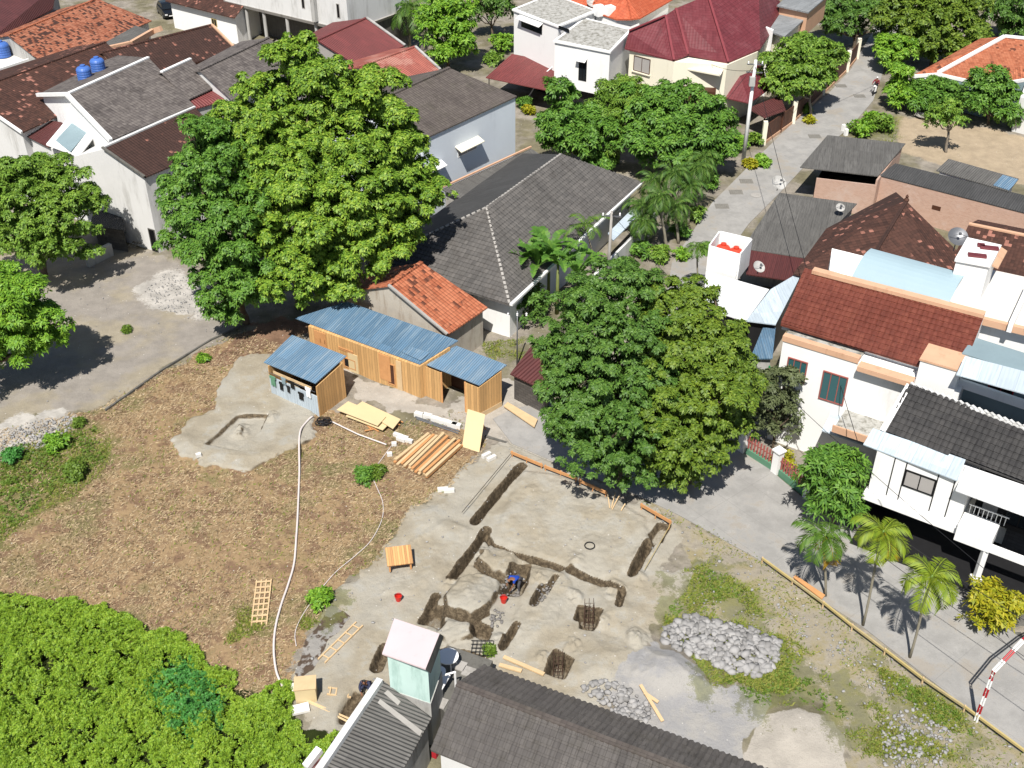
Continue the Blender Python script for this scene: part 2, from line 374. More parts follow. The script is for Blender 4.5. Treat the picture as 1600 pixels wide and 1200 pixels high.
def crown_tips(lobes, dens, shell=.8, flat=.85, inner=.3, cs=.55):
    """twig tips on clumpy lobes: every lobe (centre, radius) carries leafy domes of about cs metres with gaps between them, round a leafy core"""
    T, O = [], []
    for c, r in lobes:
        c = np.array(c); cm = min(cs, r*.45)*RNG.uniform(.7, 1.35); nc = max(9, int(2.3*r*r/(cm*cm))); h = unit(RNG.normal(0, 1, (nc, 3))); h[:, 2] = np.where(h[:, 2] < -.5, -h[:, 2], h[:, 2])
        cc = c + h*r*RNG.uniform(.62, 1.1, (nc, 1))*np.array([1, 1, flat]); rc = cm*RNG.uniform(.6, 1.4, nc)
        for i in range(nc):
            n = max(4, int(dens*rc[i]**2*9)); q = unit(RNG.normal(0, 1, (n, 3)) + h[i]*.5 + np.array([0, 0, .9]))
            T.append(cc[i] + q*rc[i]*RNG.uniform(.75, 1.05, (n, 1))*np.array([1, 1, .7])); O.append(unit(q + np.array([0, 0, .6]) + RNG.normal(0, .25, (n, 3))))
        n = int(dens*r*r*9*inner); q = unit(RNG.normal(0, 1, (n, 3))); T.append(c + q*r*RNG.uniform(.25, .62, (n, 1))); O.append(unit(q + [[0, 0, .5]]))
    return np.concatenate(T), np.concatenate(O)
def limb(mb, a, b, r0, r1, wob=.12, n=5):
    a = Vector(a); b = Vector(b); L = (b-a).length; pts, rs = [], []
    for i in range(n+1):
        t = i/n; p = a.lerp(b, t)
        if 0 < i < n: p += Vector((random.uniform(-1, 1), random.uniform(-1, 1), random.uniform(-.4, .6)))*L*wob*.5
        pts.append(p); rs.append(r0 + (r1-r0)*t)
    mb.tube(pts, rs, 7); return pts
def tree(name, label, base, lobes, m, L=.42, W=.2, k=6, dens=2.2, trunk_r=.3, group=None, cat='tree', bark=None, fork=.35, z_min=.4, lift=(-.25, .45), droop=.18, flat=.85, inner=.3, rs=1.0, cs=.55):
    """base pixel on the ground; lobes = (px, py, radius px, metres behind the base)"""
    B = P(*base); lo = []
    for px, py, rp, dy in lobes:
        c = A(px, py, B.y+dy); depth = (B.y+dy)/ray(px, py).y; r = rp*depth/F*1.12*rs
        c.z = max(c.z, r*.55+z_min); lo.append((c, r))
    main = list(lo)
    for c, r in main:            # stray side branches make the outline uneven
        if random.random() < .55:
            a_ = random.uniform(0, 6.28); lo.append((c + Vector((math.cos(a_), math.sin(a_), random.uniform(-.2, .9))).normalized()*r*random.uniform(.95, 1.25), r*random.uniform(.28, .45)))
    t = thing(name, label, cat, (B.x, B.y, 0), group)
    mb = MB(); top = sum((c for c, r in lo), Vector())/len(lo); fk = Vector((B.x*.7+top.x*.3, B.y*.7+top.y*.3, max(.5, top.z*fork)))
    limb(mb, (B.x, B.y, -.2), fk, trunk_r, trunk_r*.75, .06)
    for c, r in lo: limb(mb, fk, c + Vector((0, 0, -r*.2)), trunk_r*.5, .035, .2)
    mb.build('trunk', bark or M['bark'], t, smooth=True)
    T, O = crown_tips(lo, dens, flat=flat, inner=inner, cs=cs)
    keep = T[:, 2] > .15; V = rosette_leaves(T[keep], O[keep], k, L, W, lift, droop)
    np_mesh('crown', V, quads(len(V)//4), m, t)
    return t
def frond(mb_v, base, ang, elev, L, width, n, droop, split=1.0, fold=.5):
    """one feather leaf: arching midrib with leaflets on both sides (vertices appended to mb_v)"""
    d = Vector((math.cos(ang), math.sin(ang), 0)); p = Vector(base); e = elev; st = L/n; pts = [p.copy()]
    for i in range(n):
        e -= droop/n*(1+i/n); p = p + (d*math.cos(e) + Vector((0, 0, 1))*math.sin(e))*st; pts.append(p.copy())
    side = Vector((-d.y, d.x, 0)); V = []
    for i in range(1, n+1):
        a, b = pts[i-1], pts[i]; t = i/n; fw = (b-a).normalized()
        wl = width*(math.sin(math.pi*min(1, .12+.86*t))**.6)
        for s in (-1, 1):
            tip = b + side*s*wl*.85 + fw*wl*.55 + Vector((0, 0, -wl*fold*random.uniform(.7, 1.3)))
            mid = (b+tip)/2 + Vector((0, 0, wl*.06)); q = fw*st*.5*split
            V += [b - q*.3, mid - q, tip, mid + q]
    up = Vector((0, 0, .03))
    for i in range(n): V += [pts[i]-side*.025+up, pts[i+1]-side*.02+up, pts[i+1]+side*.02+up, pts[i]+side*.025+up]
    mb_v += V
def palm(name, label, base, crown, mleaf, mtrunk, L=1.7, wd=.55, nf=10, r=.07, group=None, h=None, droop=1.5, n=16, old=None, dY=0, e0=1.15, split=1.0):
    """base pixel on the ground; crown pixel gives the height"""
    B = P(*base); C = A(*crown, B.y+dY) if h is None else Vector((B.x, B.y, h))
    t = thing(name, label, 'palm', (B.x, B.y, 0), group); mb = MB()
    pts = [Vector((B.x, B.y, -.1)).lerp(C, i/6) + Vector((math.sin(i*1.1)*.03, 0, 0)) for i in range(7)]
    mb.tube(pts, [r*1.25]+[r]*5+[r*.8], 8); mb.build('trunk', mtrunk, t, smooth=True)
    mb = MB(); mb.tube([C - Vector((0, 0, .55)), C - Vector((0, 0, .2)), C + Vector((0, 0, .15))], [r*1.05, r*1.35, r*.5], 8); mb.build('crownshaft', M['crownshaft'], t, smooth=True)
    for i in range(nf):
        a = i*2.399 + random.uniform(-.2, .2); e = e0 - 1.25*(i/nf) + random.uniform(-.12, .12); V = []
        frond(V, C, a, e, L*random.uniform(.85, 1.1), wd, n, droop*random.uniform(.8, 1.15), split)
        np_mesh('frond', [tuple(v) for v in V], quads(len(V)//4), (old if (old and i >= nf-2) else mleaf), t)
    return t
def banana(name, label, base, h, nl, m, L=2.2, wd=.55, group=None):
    B = P(*base); t = thing(name, label, 'banana plant', (B.x, B.y, 0), group); mb = MB(); C = Vector((B.x, B.y, h))
    mb.tube([Vector((B.x, B.y, -.1)), Vector((B.x, B.y, h*.5)), C], [.16, .13, .08], 8); mb.build('stem', M['banana_stem'], t, smooth=True)
    for i in range(nl):
        a = i*2.399+random.uniform(-.3, .3); e = random.uniform(.55, 1.35); V = []; d = Vector((math.cos(a), math.sin(a), 0)); side = Vector((-d.y, d.x, 0))
        p = C - Vector((0, 0, random.uniform(0, .3))); LL = L*random.uniform(.8, 1.15); n = 12; rows = []
        for j in range(n+1):
            tt = j/n; ww = wd*max(.04, math.sin(math.pi*min(1, max(0, (tt-.12)/.88)))**.5 if tt > .12 else .05); ee = e - tt*tt*1.7
            up = Vector((0, 0, 1)); f = d*math.cos(ee)+up*math.sin(ee); rows.append((p.copy(), ww, f)); p = p + f*LL/n
        for j in range(n):
            (a0, w0, f0), (a1, w1, f1) = rows[j], rows[j+1]
            for s in (-1, 1):
                rag = random.uniform(.75, 1.05); u0 = side*s*w0 + Vector((0, 0, w0*.35)); u1 = side*s*w1 + Vector((0, 0, w1*.35))
                V += [a0, a0+u0*rag, a1+u1*rag - f1*LL/n*random.uniform(0, .35), a1]
        mb = MB(); mb.add(V, [[4*i_, 4*i_+1, 4*i_+2, 4*i_+3] for i_ in range(len(V)//4)]); mb.build('leaf', m, t, fixn=False)
    return t
def shrub(name, label, base, rpx, m, hz=1.0, L=.2, W=.1, k=6, dens=6, group=None, cat='shrub', lobes=4, sx=1.0, lift=(-.1, .7), z=0.0):
    """low leafy plant standing on the base pixel, rpx = half width in photo pixels"""
    B = P(*base, z); r = rpx*B.y/ray(*base).y/F; t = thing(name, label, cat, (B.x, B.y, z), group); lo = []
    for i in range(lobes):
        a = i*2.4; q = .0 if i == 0 else .45*r
        lo.append((Vector((B.x+q*math.cos(a)*sx, B.y+q*math.sin(a), z + r*hz*random.uniform(.55, .8))), r*random.uniform(.5, .65)))
    mb = MB()
    for c, rr in lo: limb(mb, (B.x+random.uniform(-.05, .05), B.y, z-.1), c, .05*min(1, r), .02, .15, 4)
    mb.build('stem', M['bark'], t, smooth=True)
    T, O = crown_tips(lo, dens, flat=hz, cs=.3); keep = T[:, 2] > z+.04; V = rosette_leaves(T[keep], O[keep], k, L, W, lift)
    np_mesh('foliage', V, quads(len(V)//4), m, t); return t
# ---------------------------------------------------------------- areas
def dseg(pts, a, b):
    a = np.array(a[:2]); b = np.array(b[:2]); d = b-a; t = np.clip(((pts-a) @ d)/max(1e-9, d @ d), 0, 1); return np.linalg.norm(pts-(a+t[:, None]*d), axis=1)
def sdist(pts, poly):
    """signed distance, positive inside"""
    d = np.full(len(pts), 1e9)
    for i in range(len(poly)): d = np.minimum(d, dseg(pts, poly[i], poly[(i+1) % len(poly)]))
    return np.where(inpoly(pts, poly), d, -d)
_T = np.random.default_rng(3).random((256, 256))
def vnoise(x, y):
    xi = np.floor(x).astype(int); yi = np.floor(y).astype(int); fx = x-xi; fy = y-yi; fx = fx*fx*(3-2*fx); fy = fy*fy*(3-2*fy)
    g = lambda a, b: _T[a & 255, b & 255]
    return (g(xi, yi)*(1-fx)+g(xi+1, yi)*fx)*(1-fy) + (g(xi, yi+1)*(1-fx)+g(xi+1, yi+1)*fx)*fy
def fbm(x, y, s=1.0, o=4):
    r = 0; a = .5; t = 0
    for i in range(o): r = r + a*vnoise(x*s+17*i, y*s-9*i); t += a; s *= 2.03; a *= .55
    return r/t
def scatter(poly, n):
    """n random ground points inside a pixel polygon"""
    W = [P(*p) for p in poly]; x0, x1 = min(p.x for p in W), max(p.x for p in W); y0, y1 = min(p.y for p in W), max(p.y for p in W); out = []
    got = 0
    while got < n:
        q = np.stack([RNG.uniform(x0, x1, n*2), RNG.uniform(y0, y1, n*2)], 1); q = q[inpoly(q, [(p.x, p.y) for p in W])]; out.append(q); got += len(q)
    return np.concatenate(out)[:n]
def stones_mesh(name, pos, size, m, parent=None, origin=None, flat=.7):
    """angular stones: jittered icospheres, cut flat here and there, each turned its own way"""
    b = bmesh.new(); bmesh.ops.create_icosphere(b, subdivisions=1, radius=1); V0 = np.array([v.co[:] for v in b.verts]); F0 = np.array([[v.index for v in f.verts] for f in b.faces]); b.free()
    Vs, Fs = [], []
    for i, (p, s) in enumerate(zip(pos, size)):
        v = V0*RNG.uniform(.62, 1.15, (len(V0), 1)); v[:, 2] = np.clip(v[:, 2], -.6, RNG.uniform(.45, .9)); v = v*[RNG.uniform(.75, 1.25), RNG.uniform(.65, 1.0), flat]
        A3 = np.array(Matrix.Rotation(RNG.uniform(0, 6.3), 3, 'Z') @ Matrix.Rotation(RNG.normal(0, .35), 3, 'X')); Vs.append(v @ A3.T*s + p); Fs.append(F0+i*len(V0))
    return np_mesh(name, np.concatenate(Vs), np.concatenate(Fs), m, parent, origin, k=3)
# ---------------------------------------------------------------- material palette
M = {}
M['bark'] = plain('bark', (120, 105, 88), .9, .3, 3, .03); M['bark_pale'] = plain('bark_pale', (165, 155, 140), .9, .25, 3, .03)
M['crownshaft'] = plain('crownshaft', (120, 150, 70), .6, .1); M['banana_stem'] = plain('banana_stem', (130, 140, 80), .7, .25, 3)
M['palm_trunk'] = plain('palm_trunk', (165, 158, 140), .85, .2, 5)
M['leaf_big'] = leafm('leaf_big', [(.04, .10, .012), (.10, .205, .019), (.20, .33, .032), (.36, .46, .05)], .15)
M['leaf_dark'] = leafm('leaf_dark', [(.035, .095, .014), (.07, .17, .022), (.12, .25, .032), (.18, .32, .04)], .14)
M['leaf_mid'] = leafm('leaf_mid', [(.05, .11, .015), (.10, .20, .022), (.17, .29, .035), (.23, .34, .04)], .14)
M['leaf_tam'] = leafm('leaf_tam', [(.03, .075, .012), (.055, .13, .02), (.095, .19, .03), (.14, .25, .036)], .12)
M['leaf_olive'] = leafm('leaf_olive', [(.04, .08, .010), (.085, .15, .016), (.14, .215, .022), (.21, .28, .028)], .12)
M['leaf_fresh'] = leafm('leaf_fresh', [(.05, .13, .012), (.11, .25, .02), (.19, .36, .03), (.27, .42, .038)], .16)
M['leaf_grey'] = leafm('leaf_grey', [(.055, .075, .03), (.095, .12, .05), (.14, .165, .07)], .15)
M['leaf_croton'] = leafm('leaf_croton', [(.10, .17, .012), (.26, .28, .014), (.42, .37, .018), (.12, .19, .014)], .2)
M['leaf_brush'] = leafm('leaf_brush', [(.07, .15, .012), (.15, .275, .02), (.25, .39, .03), (.36, .47, .045)], .18, psc=.6)
M['leaf_vine'] = leafm('leaf_vine', [(.035, .13, .024), (.065, .24, .045), (.11, .34, .06)], .2)
M['leaf_weed'] = leafm('leaf_weed', [(.06, .11, .015), (.11, .19, .02), (.17, .25, .035)], .2)
M['palm_green'] = leafm('palm_green', [(.045, .11, .014), (.085, .17, .02), (.13, .22, .024)], .22)
M['palm_lime'] = leafm('palm_lime', [(.10, .17, .012), (.20, .28, .02), (.28, .34, .025)], .25)
M['palm_old'] = leafm('palm_old', [(.30, .20, .01), (.42, .24, .015)], .2)
M['palm_dark'] = leafm('palm_dark', [(.03, .085, .014), (.065, .14, .02), (.12, .20, .03)], .18)
M['banana_leaf'] = leafm('banana_leaf', [(.05, .14, .02), (.10, .23, .03), (.17, .32, .045)], .3)
M['straw'] = leafm('straw', [(.17, .125, .08), (.31, .235, .145), (.43, .33, .20), (.60, .48, .30)], .1, rough=.8, psc=.5)
M['grass'] = leafm('grass', [(.08, .13, .015), (.14, .20, .025), (.22, .24, .04), (.30, .26, .07)], .2, rough=.7, psc=.6)
M['concrete'] = plain('concrete', (188, 184, 178), .85, .12, 1.0, .006, dirt=(120, 116, 108), amt=.5)
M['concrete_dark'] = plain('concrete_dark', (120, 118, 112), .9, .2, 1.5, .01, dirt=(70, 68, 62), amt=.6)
M['white'] = plain('white', (250, 250, 248), .6, .03, .6, dirt=(214, 212, 208), amt=.3, k=.88)
M['white_cool'] = plain('white_cool', (232, 240, 248), .6, .05, .5, dirt=(214, 222, 230), amt=.25, k=.88)
M['white_dirty'] = plain('white_dirty', (232, 232, 230), .8, .07, .5, dirt=(176, 174, 168), amt=.55, k=.82)
M['cream'] = plain('cream', (250, 244, 222), .65, .04, .7, dirt=(220, 210, 186), amt=.25, k=.84)
M['peach'] = plain('peach', (238, 192, 158), .7, .1, 1, dirt=(170, 120, 90), amt=.4)
M['mint'] = plain('mint', (212, 240, 232), .7, .06, 1, dirt=(150, 190, 178), amt=.5, k=.8)
M['pinkwhite'] = plain('pinkwhite', (240, 220, 222), .6, .05, 1, dirt=(206, 190, 190), amt=.4, k=.72)
M['grey_wall'] = plain('grey_wall', (205, 204, 200), .85, .1, .8, dirt=(125, 122, 115), amt=.6)
M['blue_grey'] = plain('blue_grey', (150, 172, 180), .7, .1, 1)
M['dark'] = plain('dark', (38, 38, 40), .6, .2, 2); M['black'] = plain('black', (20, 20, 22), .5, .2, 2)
M['dark_wood'] = plain('dark_wood', (92, 58, 42), .6, .2, 3); M['red_brown_paint'] = plain('red_brown_paint', (150, 62, 40), .7, .12, 1)
M['slate'] = bricks('slate', (52, 54, 60), (70, 72, 78), (40, 42, 46), .5, .2)
M['block'] = bricks('block', (120, 114, 108), (90, 86, 82), (70, 66, 62), .4, .2, stain=(50, 48, 46))
M['salmon'] = bricks('salmon', (224, 180, 155), (206, 158, 132), (214, 190, 175), .24, .10, stain=(226, 205, 192))
M['gable_brick'] = plain('gable_brick', (214, 206, 192), .9, .14, 1.2, .01, dirt=(150, 125, 100), amt=.6)
M['brown_fence'] = planks('brown_fence', (105, 66, 48), .18)
M['shed_wood'] = planks('shed_wood', (232, 184, 122), .22, .14)
M['pine'] = plain('pine', (236, 205, 160), .75, .12, 3, .004); M['pine_orange'] = plain('pine_orange', (228, 168, 112), .75, .14, 3, .004)
M['plywood'] = plain('plywood', (243, 220, 172), .6, .06, 1.5); M['pallet'] = planks('pallet', (238, 180, 118), .12)
M['bamboo'] = plain('bamboo', (206, 188, 140), .6, .2, 4)
M['t_grey'] = tiles('t_grey', [(84, 78, 76), (108, 101, 98), (128, 121, 116), (98, 90, 88)], .3, .34, .05, .85, stain=(70, 64, 60), stain_amt=.5)
M['t_grey2'] = tiles('t_grey2', [(92, 90, 88), (106, 103, 100), (122, 118, 114)], .3, .36, .006, .85, stain=(84, 80, 76), stain_amt=.5)
M['t_charcoal'] = tiles('t_charcoal', [(54, 53, 54), (66, 65, 65), (80, 78, 77)], .3, .36, .006, .75, stain=(90, 88, 86), stain_amt=.35)
M['t_mossy'] = tiles('t_mossy', [(92, 84, 80), (106, 98, 93), (118, 110, 103)], .26, .34, .05, .9, stain=(90, 86, 74), stain_amt=.4)
M['t_long'] = tiles('t_long', [(90, 86, 84), (104, 100, 97), (118, 113, 109)], .26, .36, .006, .9, stain=(84, 80, 72), stain_amt=.45, rv=.3)
M['t_brown'] = tiles('t_brown', [(60, 42, 37), (78, 54, 46), (94, 64, 54), (70, 48, 42)], .25, .3, .05, .85, spot=(176, 122, 106), spot_amt=.07)
M['t_brown2'] = tiles('t_brown2', [(64, 47, 42), (80, 57, 50), (72, 52, 46)], .25, .3, .06, .85, spot=(160, 110, 95), spot_amt=.03, stain=(56, 42, 38))
M['t_orange'] = tiles('t_orange', [(146, 84, 60), (186, 108, 76), (206, 130, 96), (168, 96, 68)], .26, .32, .06, .8, spot=(112, 68, 52), spot_amt=.08)
M['t_mottled'] = tiles('t_mottled', [(110, 66, 50), (166, 100, 74), (192, 128, 100), (96, 60, 50)], .26, .32, .06, .85, spot=(82, 56, 48), spot_amt=.28)
M['t_redorange'] = tiles('t_redorange', [(190, 90, 60), (206, 104, 70), (216, 120, 86)], .3, .34, .05, .7)
M['t_maroon'] = tiles('t_maroon', [(112, 50, 56), (122, 56, 62), (130, 64, 70)], .3, .34, .025, .5, stain=(150, 94, 98), stain_amt=.3, spec=.4)
M['t_redbrown'] = tiles('t_redbrown', [(112, 62, 50), (126, 70, 57), (140, 82, 66)], .3, .34, .008, .3, spec=.5)
M['m_red'] = corr('m_red', (142, 72, 70), .25, .6, streak=(112, 58, 56), amt=.5)
M['m_patch'] = corr('m_patch', (190, 110, 94), .25, .7, streak=(146, 70, 62), amt=.7, patch=(206, 150, 134))
M['m_maroon'] = corr('m_maroon', (104, 56, 54), .25, .6, streak=(88, 50, 48), amt=.5)
M['galv_blue'] = corr('galv_blue', (128, 164, 194), .16, .42, .0, streak=(186, 204, 216), amt=.6)
M['galv_blue2'] = corr('galv_blue2', (112, 148, 178), .16, .42, .0, streak=(170, 194, 210), amt=.65)
M['asb'] = corr('asb', (122, 120, 116), .18, .9, streak=(84, 82, 80), amt=.6, panel=1.1)
M['asb_dark'] = corr('asb_dark', (86, 86, 86), .18, .9, streak=(64, 64, 64), amt=.5, panel=1.1)
M['asb_pale'] = corr('asb_pale', (170, 174, 176), .18, .85, streak=(120, 122, 122), amt=.5, panel=1.1)
M['white_sheet'] = corr('white_sheet', (246, 248, 250), .2, .5, k=.86, d=.006)
M['pale_sheet'] = corr('pale_sheet', (204, 218, 228), .2, .5, k=.8, d=.006)
M['arch_sheet'] = plain('arch_sheet', (172, 196, 206), .5, .05, .7, k=.75)
M['flat_dirty'] = plain('flat_dirty', (205, 204, 198), .9, .2, 1.4, .01, dirt=(110, 106, 92), amt=.85)
M['terrace'] = plain('terrace', (236, 232, 224), .8, .08, 1.5, dirt=(190, 180, 166), amt=.4, k=.8)
M['pane'] = glass('pane'); M['pane_teal'] = glass('pane_teal', (.03, .10, .11)); M['pane_grey'] = plain('pane_grey', (190, 186, 182), .3, .06)
M['tank_blue'] = plain('tank_blue', (84, 128, 210), .45, .06); M['tank_orange'] = plain('tank_orange', (236, 82, 58), .5, .06)
M['red_plastic'] = plain('red_plastic', (228, 60, 50), .4, .05); M['steel'] = plain('steel', (150, 152, 156), .45, .1, 3, metal=.6)
M['rust'] = plain('rust', (92, 70, 58), .8, .25, 6); M['white_plastic'] = plain('white_plastic', (250, 250, 250), .4, .03, k=.86)
M['stone'] = leafm('stone', [(.13, .128, .125), (.24, .235, .23), (.31, .305, .30), (.38, .37, .36)], .0, rough=.9, psc=2.0); M['stone_dark'] = plain('stone_dark', (150, 146, 142), .9, .3, 2.5, .02)
M['aac'] = plain('aac', (240, 238, 232), .9, .06, 3, .004, k=.8)
M['hose'] = plain('hose', (232, 222, 218), .5, .06, 3, k=.8)
M['paint_red'] = plain('paint_red', (190, 36, 48), .45, .08); M['green_paint'] = plain('green_paint', (40, 150, 84), .5, .1); M['green_wall'] = plain('green_wall', (110, 160, 130), .7, .12)
M['salmon_paint'] = plain('salmon_paint', (176, 104, 96), .7, .1); M['skin'] = plain('skin', (150, 104, 78), .55, .08); M['yellow'] = plain('yellow', (210, 190, 130), .6, .1)
GLASS = M['pane']
# ---------------------------------------------------------------- ground
def Wp(poly): return [tuple(P(*q))[:2] for q in poly]
Z_DRY = [(-60,690),(60,655),(150,640),(215,600),(300,555),(375,515),(440,540),(470,520),(500,640),(600,668),(735,640),(760,700),(700,765),(640,800),(590,880),(540,905),(500,960),(470,1010),(455,1080),(380,1100),(-60,1060)]
Z_SITE = [(640,800),(700,765),(760,700),(800,690),(900,740),(1050,815),(1075,850),(1035,890),(1090,890),(1075,930),(1025,985),(1000,1040),(960,1090),(900,1120),(700,1130),(480,1160),(455,1085),(480,1010),(530,925),(590,880)]
Z_BLOB = [(268,690),(300,655),(335,640),(350,590),(380,560),(425,552),(470,600),(495,655),(492,690),(430,715),(385,738),(320,732),(285,718)]
Z_LOT = [(-200,420),(180,380),(250,395),(345,470),(372,512),(250,580),(170,640),(60,650),(-200,720)]
Z_GRAV = [(985,1035),(1020,1005),(1060,1020),(1098,1052),(1100,1075),(1150,1062),(1195,1085),(1200,1105),(1185,1125),(1165,1160),(1150,1230),(1000,1130),(950,1095)]
Z_TAN = [(1160,1180),(1185,1130),(1215,1112),(1262,1110),(1305,1138),(1318,1165),(1330,1240),(1160,1240)]
Z_APRON = [(540,580),(700,640),(790,590),(860,640),(880,730),(800,700),(735,672),(640,648),(560,630)]
Z_RUB1 = [(215,450),(255,420),(300,430),(345,470),(330,500),(270,492),(225,478)]
Z_RUB2 = [(-60,690),(30,645),(110,640),(125,665),(70,710),(-60,740)]
Z_GREEN = [[(-60,735),(60,690),(130,655),(175,690),(165,730),(120,775),(60,800),(0,850),(-60,860)], [(500,925),(525,950),(480,985),(465,980),(470,950)],
           [(1060,895),(1110,880),(1175,925),(1195,965),(1110,955),(1060,965),(1030,985),(1035,960)], [(1100,1045),(1165,1050),(1230,1000),(1290,1060),(1345,1110),(1350,1160),(1280,1110),(1190,1110),(1110,1075)],
           [(1365,1040),(1420,1060),(1500,1110),(1530,1155),(1440,1130),(1390,1090)], [(750,535),(820,530),(815,560),(765,565)], [(1330,185),(1405,180),(1400,225),(1330,215)], [(380,940),(420,980),(350,1010)], [(1030,965),(1120,960),(1240,1000),(1330,1070),(1410,1130),(1500,1185),(1340,1185),(1290,1110),(1190,1105),(1100,1060)]]
Z_BARE = [(1000,785),(1060,800),(1190,872),(1520,1115),(1700,1260),(1330,1230),(1310,1140),(1210,1000),(1035,985),(1090,890)]
Z_RED = [(330,570),(380,515),(440,490),(480,510),(455,540),(380,560)]
Z_BRUSH = [(-80,925),(60,935),(180,960),(290,1010),(370,1075),(455,1085),(480,1140),(530,1150),(520,1250),(-80,1250)]
Z_YARD = [(1405,180),(1500,190),(1660,230),(1660,300),(1480,260),(1400,235)]
Z_PAD = [(460,1050),(478,1000),(520,948),(547,965),(535,985),(515,1000),(490,1048),(470,1060)]
TR = [([(815,730),(778,772),(742,817)], .17, .95), ([(760,831),(735,866),(706,906)], .17, .95), ([(768,855),(810,870),(874,890)], .12, .65), ([(890,894),(920,906),(957,918)], .12, .65),
      ([(1014,852),(1000,877),(988,899)], .17, .8), ([(745,887),(765,903),(790,913)], .08, .5), ([(848,922),(834,948)], .14, .65), ([(696,964),(736,977),(760,966)], .08, .5), ([(807,980),(785,1014)], .1, .6),
      ([(560,1088),(542,1118)], .4, .6), ([(588,1045),(602,1015)], .25, .6), ([(957,918),(973,926),(966,950)], .1, .4), ([(868,906),(852,930)], .1, .45), ([(682,935),(672,955)], .14, .6), ([(760,840),(768,853)], .1, .4)]
PIT = [([(785,932),(797,905),(800,890),(828,885),(822,915),(812,932)], .8), ([(655,975),(672,948),(692,955),(690,985)], .7), ([(905,950),(938,958),(930,978),(900,968)], .9), ([(908,972),(928,975),(925,985),(908,982)], .6), ([(868,1018),(892,1034),(880,1062),(852,1052)], .9), ([(742,977),(768,986),(760,1002),(738,996)], .75), ([(1014,838),(1030,818),(1046,822),(1034,848),(1020,852)], .45),
       ([(692,1016),(760,1030),(750,1042),(690,1030)], .8), ([(322,700),(372,652),(420,650),(408,672),(372,708)], .32)]
def axis(segs):
    o = []
    for a, b, s in segs: o.append(np.arange(a, b, s))
    return np.unique(np.round(np.concatenate(o + [[segs[-1][1]]]), 4))
gx = axis([(-400, -80, 20), (-80, -44, 1.5), (-44, -22, .5), (-22, -21, .3), (-21, 11, .066), (11, 30, .35), (30, 90, 1.2), (90, 400, 20)])
gy = axis([(-60, 26, 4), (26, 35, .4), (35, 59, .066), (59, 75, .35), (75, 150, 1.0), (150, 700, 25)])
GX, GY = np.meshgrid(gx, gy); G2 = np.stack([GX.ravel(), GY.ravel()], 1); NG = len(G2)
wob = (fbm(G2[:, 0], G2[:, 1], .9, 4)-.5)*1.8; wob2 = (fbm(G2[:, 0]+40, G2[:, 1], 2.6, 3)-.5)*.5
def mask(poly, soft=.7, wamp=1.0):
    W = Wp(poly); x0, x1 = min(p[0] for p in W)-3, max(p[0] for p in W)+3; y0, y1 = min(p[1] for p in W)-3, max(p[1] for p in W)+3
    o = np.zeros(NG); s = (G2[:, 0] > x0) & (G2[:, 0] < x1) & (G2[:, 1] > y0) & (G2[:, 1] < y1)
    if s.any(): o[s] = np.clip((sdist(G2[s], W)+(wob+wob2)[s]*wamp)/soft+.5, 0, 1)
    return o
def mmax(polys, *a): 
    o = np.zeros(NG)
    for p in polys: o = np.maximum(o, mask(p, *a))
    return o
R_NEAR = [(770,655),(800,640),(870,625),(1000,690),(1120,690),(1180,715),(1250,775),(1345,838),(1440,888),(1540,960),(1760,1110),(1760,1290),(1640,1198),(1530,1122),(1430,1045),(1350,982),(1270,930),(1180,872),(1060,805),(985,770),(900,735),(880,728),(800,694)]
R_FAR = [(1040,470),(1050,410),(1112,318),(1168,262),(1243,188),(1293,148),(1330,108),(1352,70),(1375,25),(1400,-10),(1440,-10),(1415,40),(1386,80),(1380,112),(1364,158),(1328,200),(1276,240),(1218,302),(1170,350),(1120,420),(1110,480),(1105,560),(1040,600)]
mroad = np.maximum(mask(R_NEAR, .3, 0), mask(R_FAR, .3, 0))
a_dry = mask(Z_DRY, .9); a_site = mask(Z_SITE, .6); a_blob = mask(Z_BLOB, .35, .5); a_lot = mask(Z_LOT, .8); a_grav = mask(Z_GRAV, .5, .7); a_apron = np.maximum(mask(Z_APRON, .6), mask(Z_TAN, .25, .3))
a_rub = np.maximum(mask(Z_RUB1, 1.4), mask(Z_RUB2, 1.0)); a_green = mmax(Z_GREEN, 2.4, 2.4); a_bare = mask(Z_BARE, 1.0); a_red = mask(Z_RED, 1.0); a_brush = mask(Z_BRUSH, .6, .6); a_yard = mask(Z_YARD, 1.2); a_pad = mask(Z_PAD, .2, .2)
sand = np.maximum.reduce([a_site, a_blob]); sand = np.where(a_apron > .5, np.maximum(sand*.6, 0), sand)
near = (G2[:, 1] < 75) & (np.abs(G2[:, 0]) < 45)
tex = (fbm(G2[:, 0], G2[:, 1], .45, 3)-.5); fine = (fbm(G2[:, 0], G2[:, 1], 3.1, 3)-.5)
z = np.where(near, tex*.20 + fine*.045, 0.0)*(1-.8*np.clip(a_lot, 0, 1)); z = z + sand*.10 + a_blob*.12
GH = np.zeros(NG)
for poly, hh in (([(1010,1020),(1060,1025),(1100,1070),(1040,1080),(1000,1060)], .55), ([(1200,1110),(1260,1105),(1310,1145),(1290,1190),(1200,1170)], .3), ([(930,1005),(985,1020),(960,1070),(905,1060)], .3), ([(640,800),(690,790),(700,830),(650,840)], .25), ([(690,945),(730,920),(775,935),(770,975),(710,965)], .28), ([(750,865),(800,880),(790,905),(745,890)], .2), ([(710,985),(745,975),(760,1000),(725,1025)], .2), ([(290,690),(330,700),(400,715),(480,690),(380,730),(300,725)], .15), ([(940,940),(985,955),(970,985),(930,970)], .3)):
    d = sdist(G2, Wp(poly)); GH = np.maximum(GH, hh*np.clip((d+1.0)/1.6, 0, 1)**1.5)
z += GH
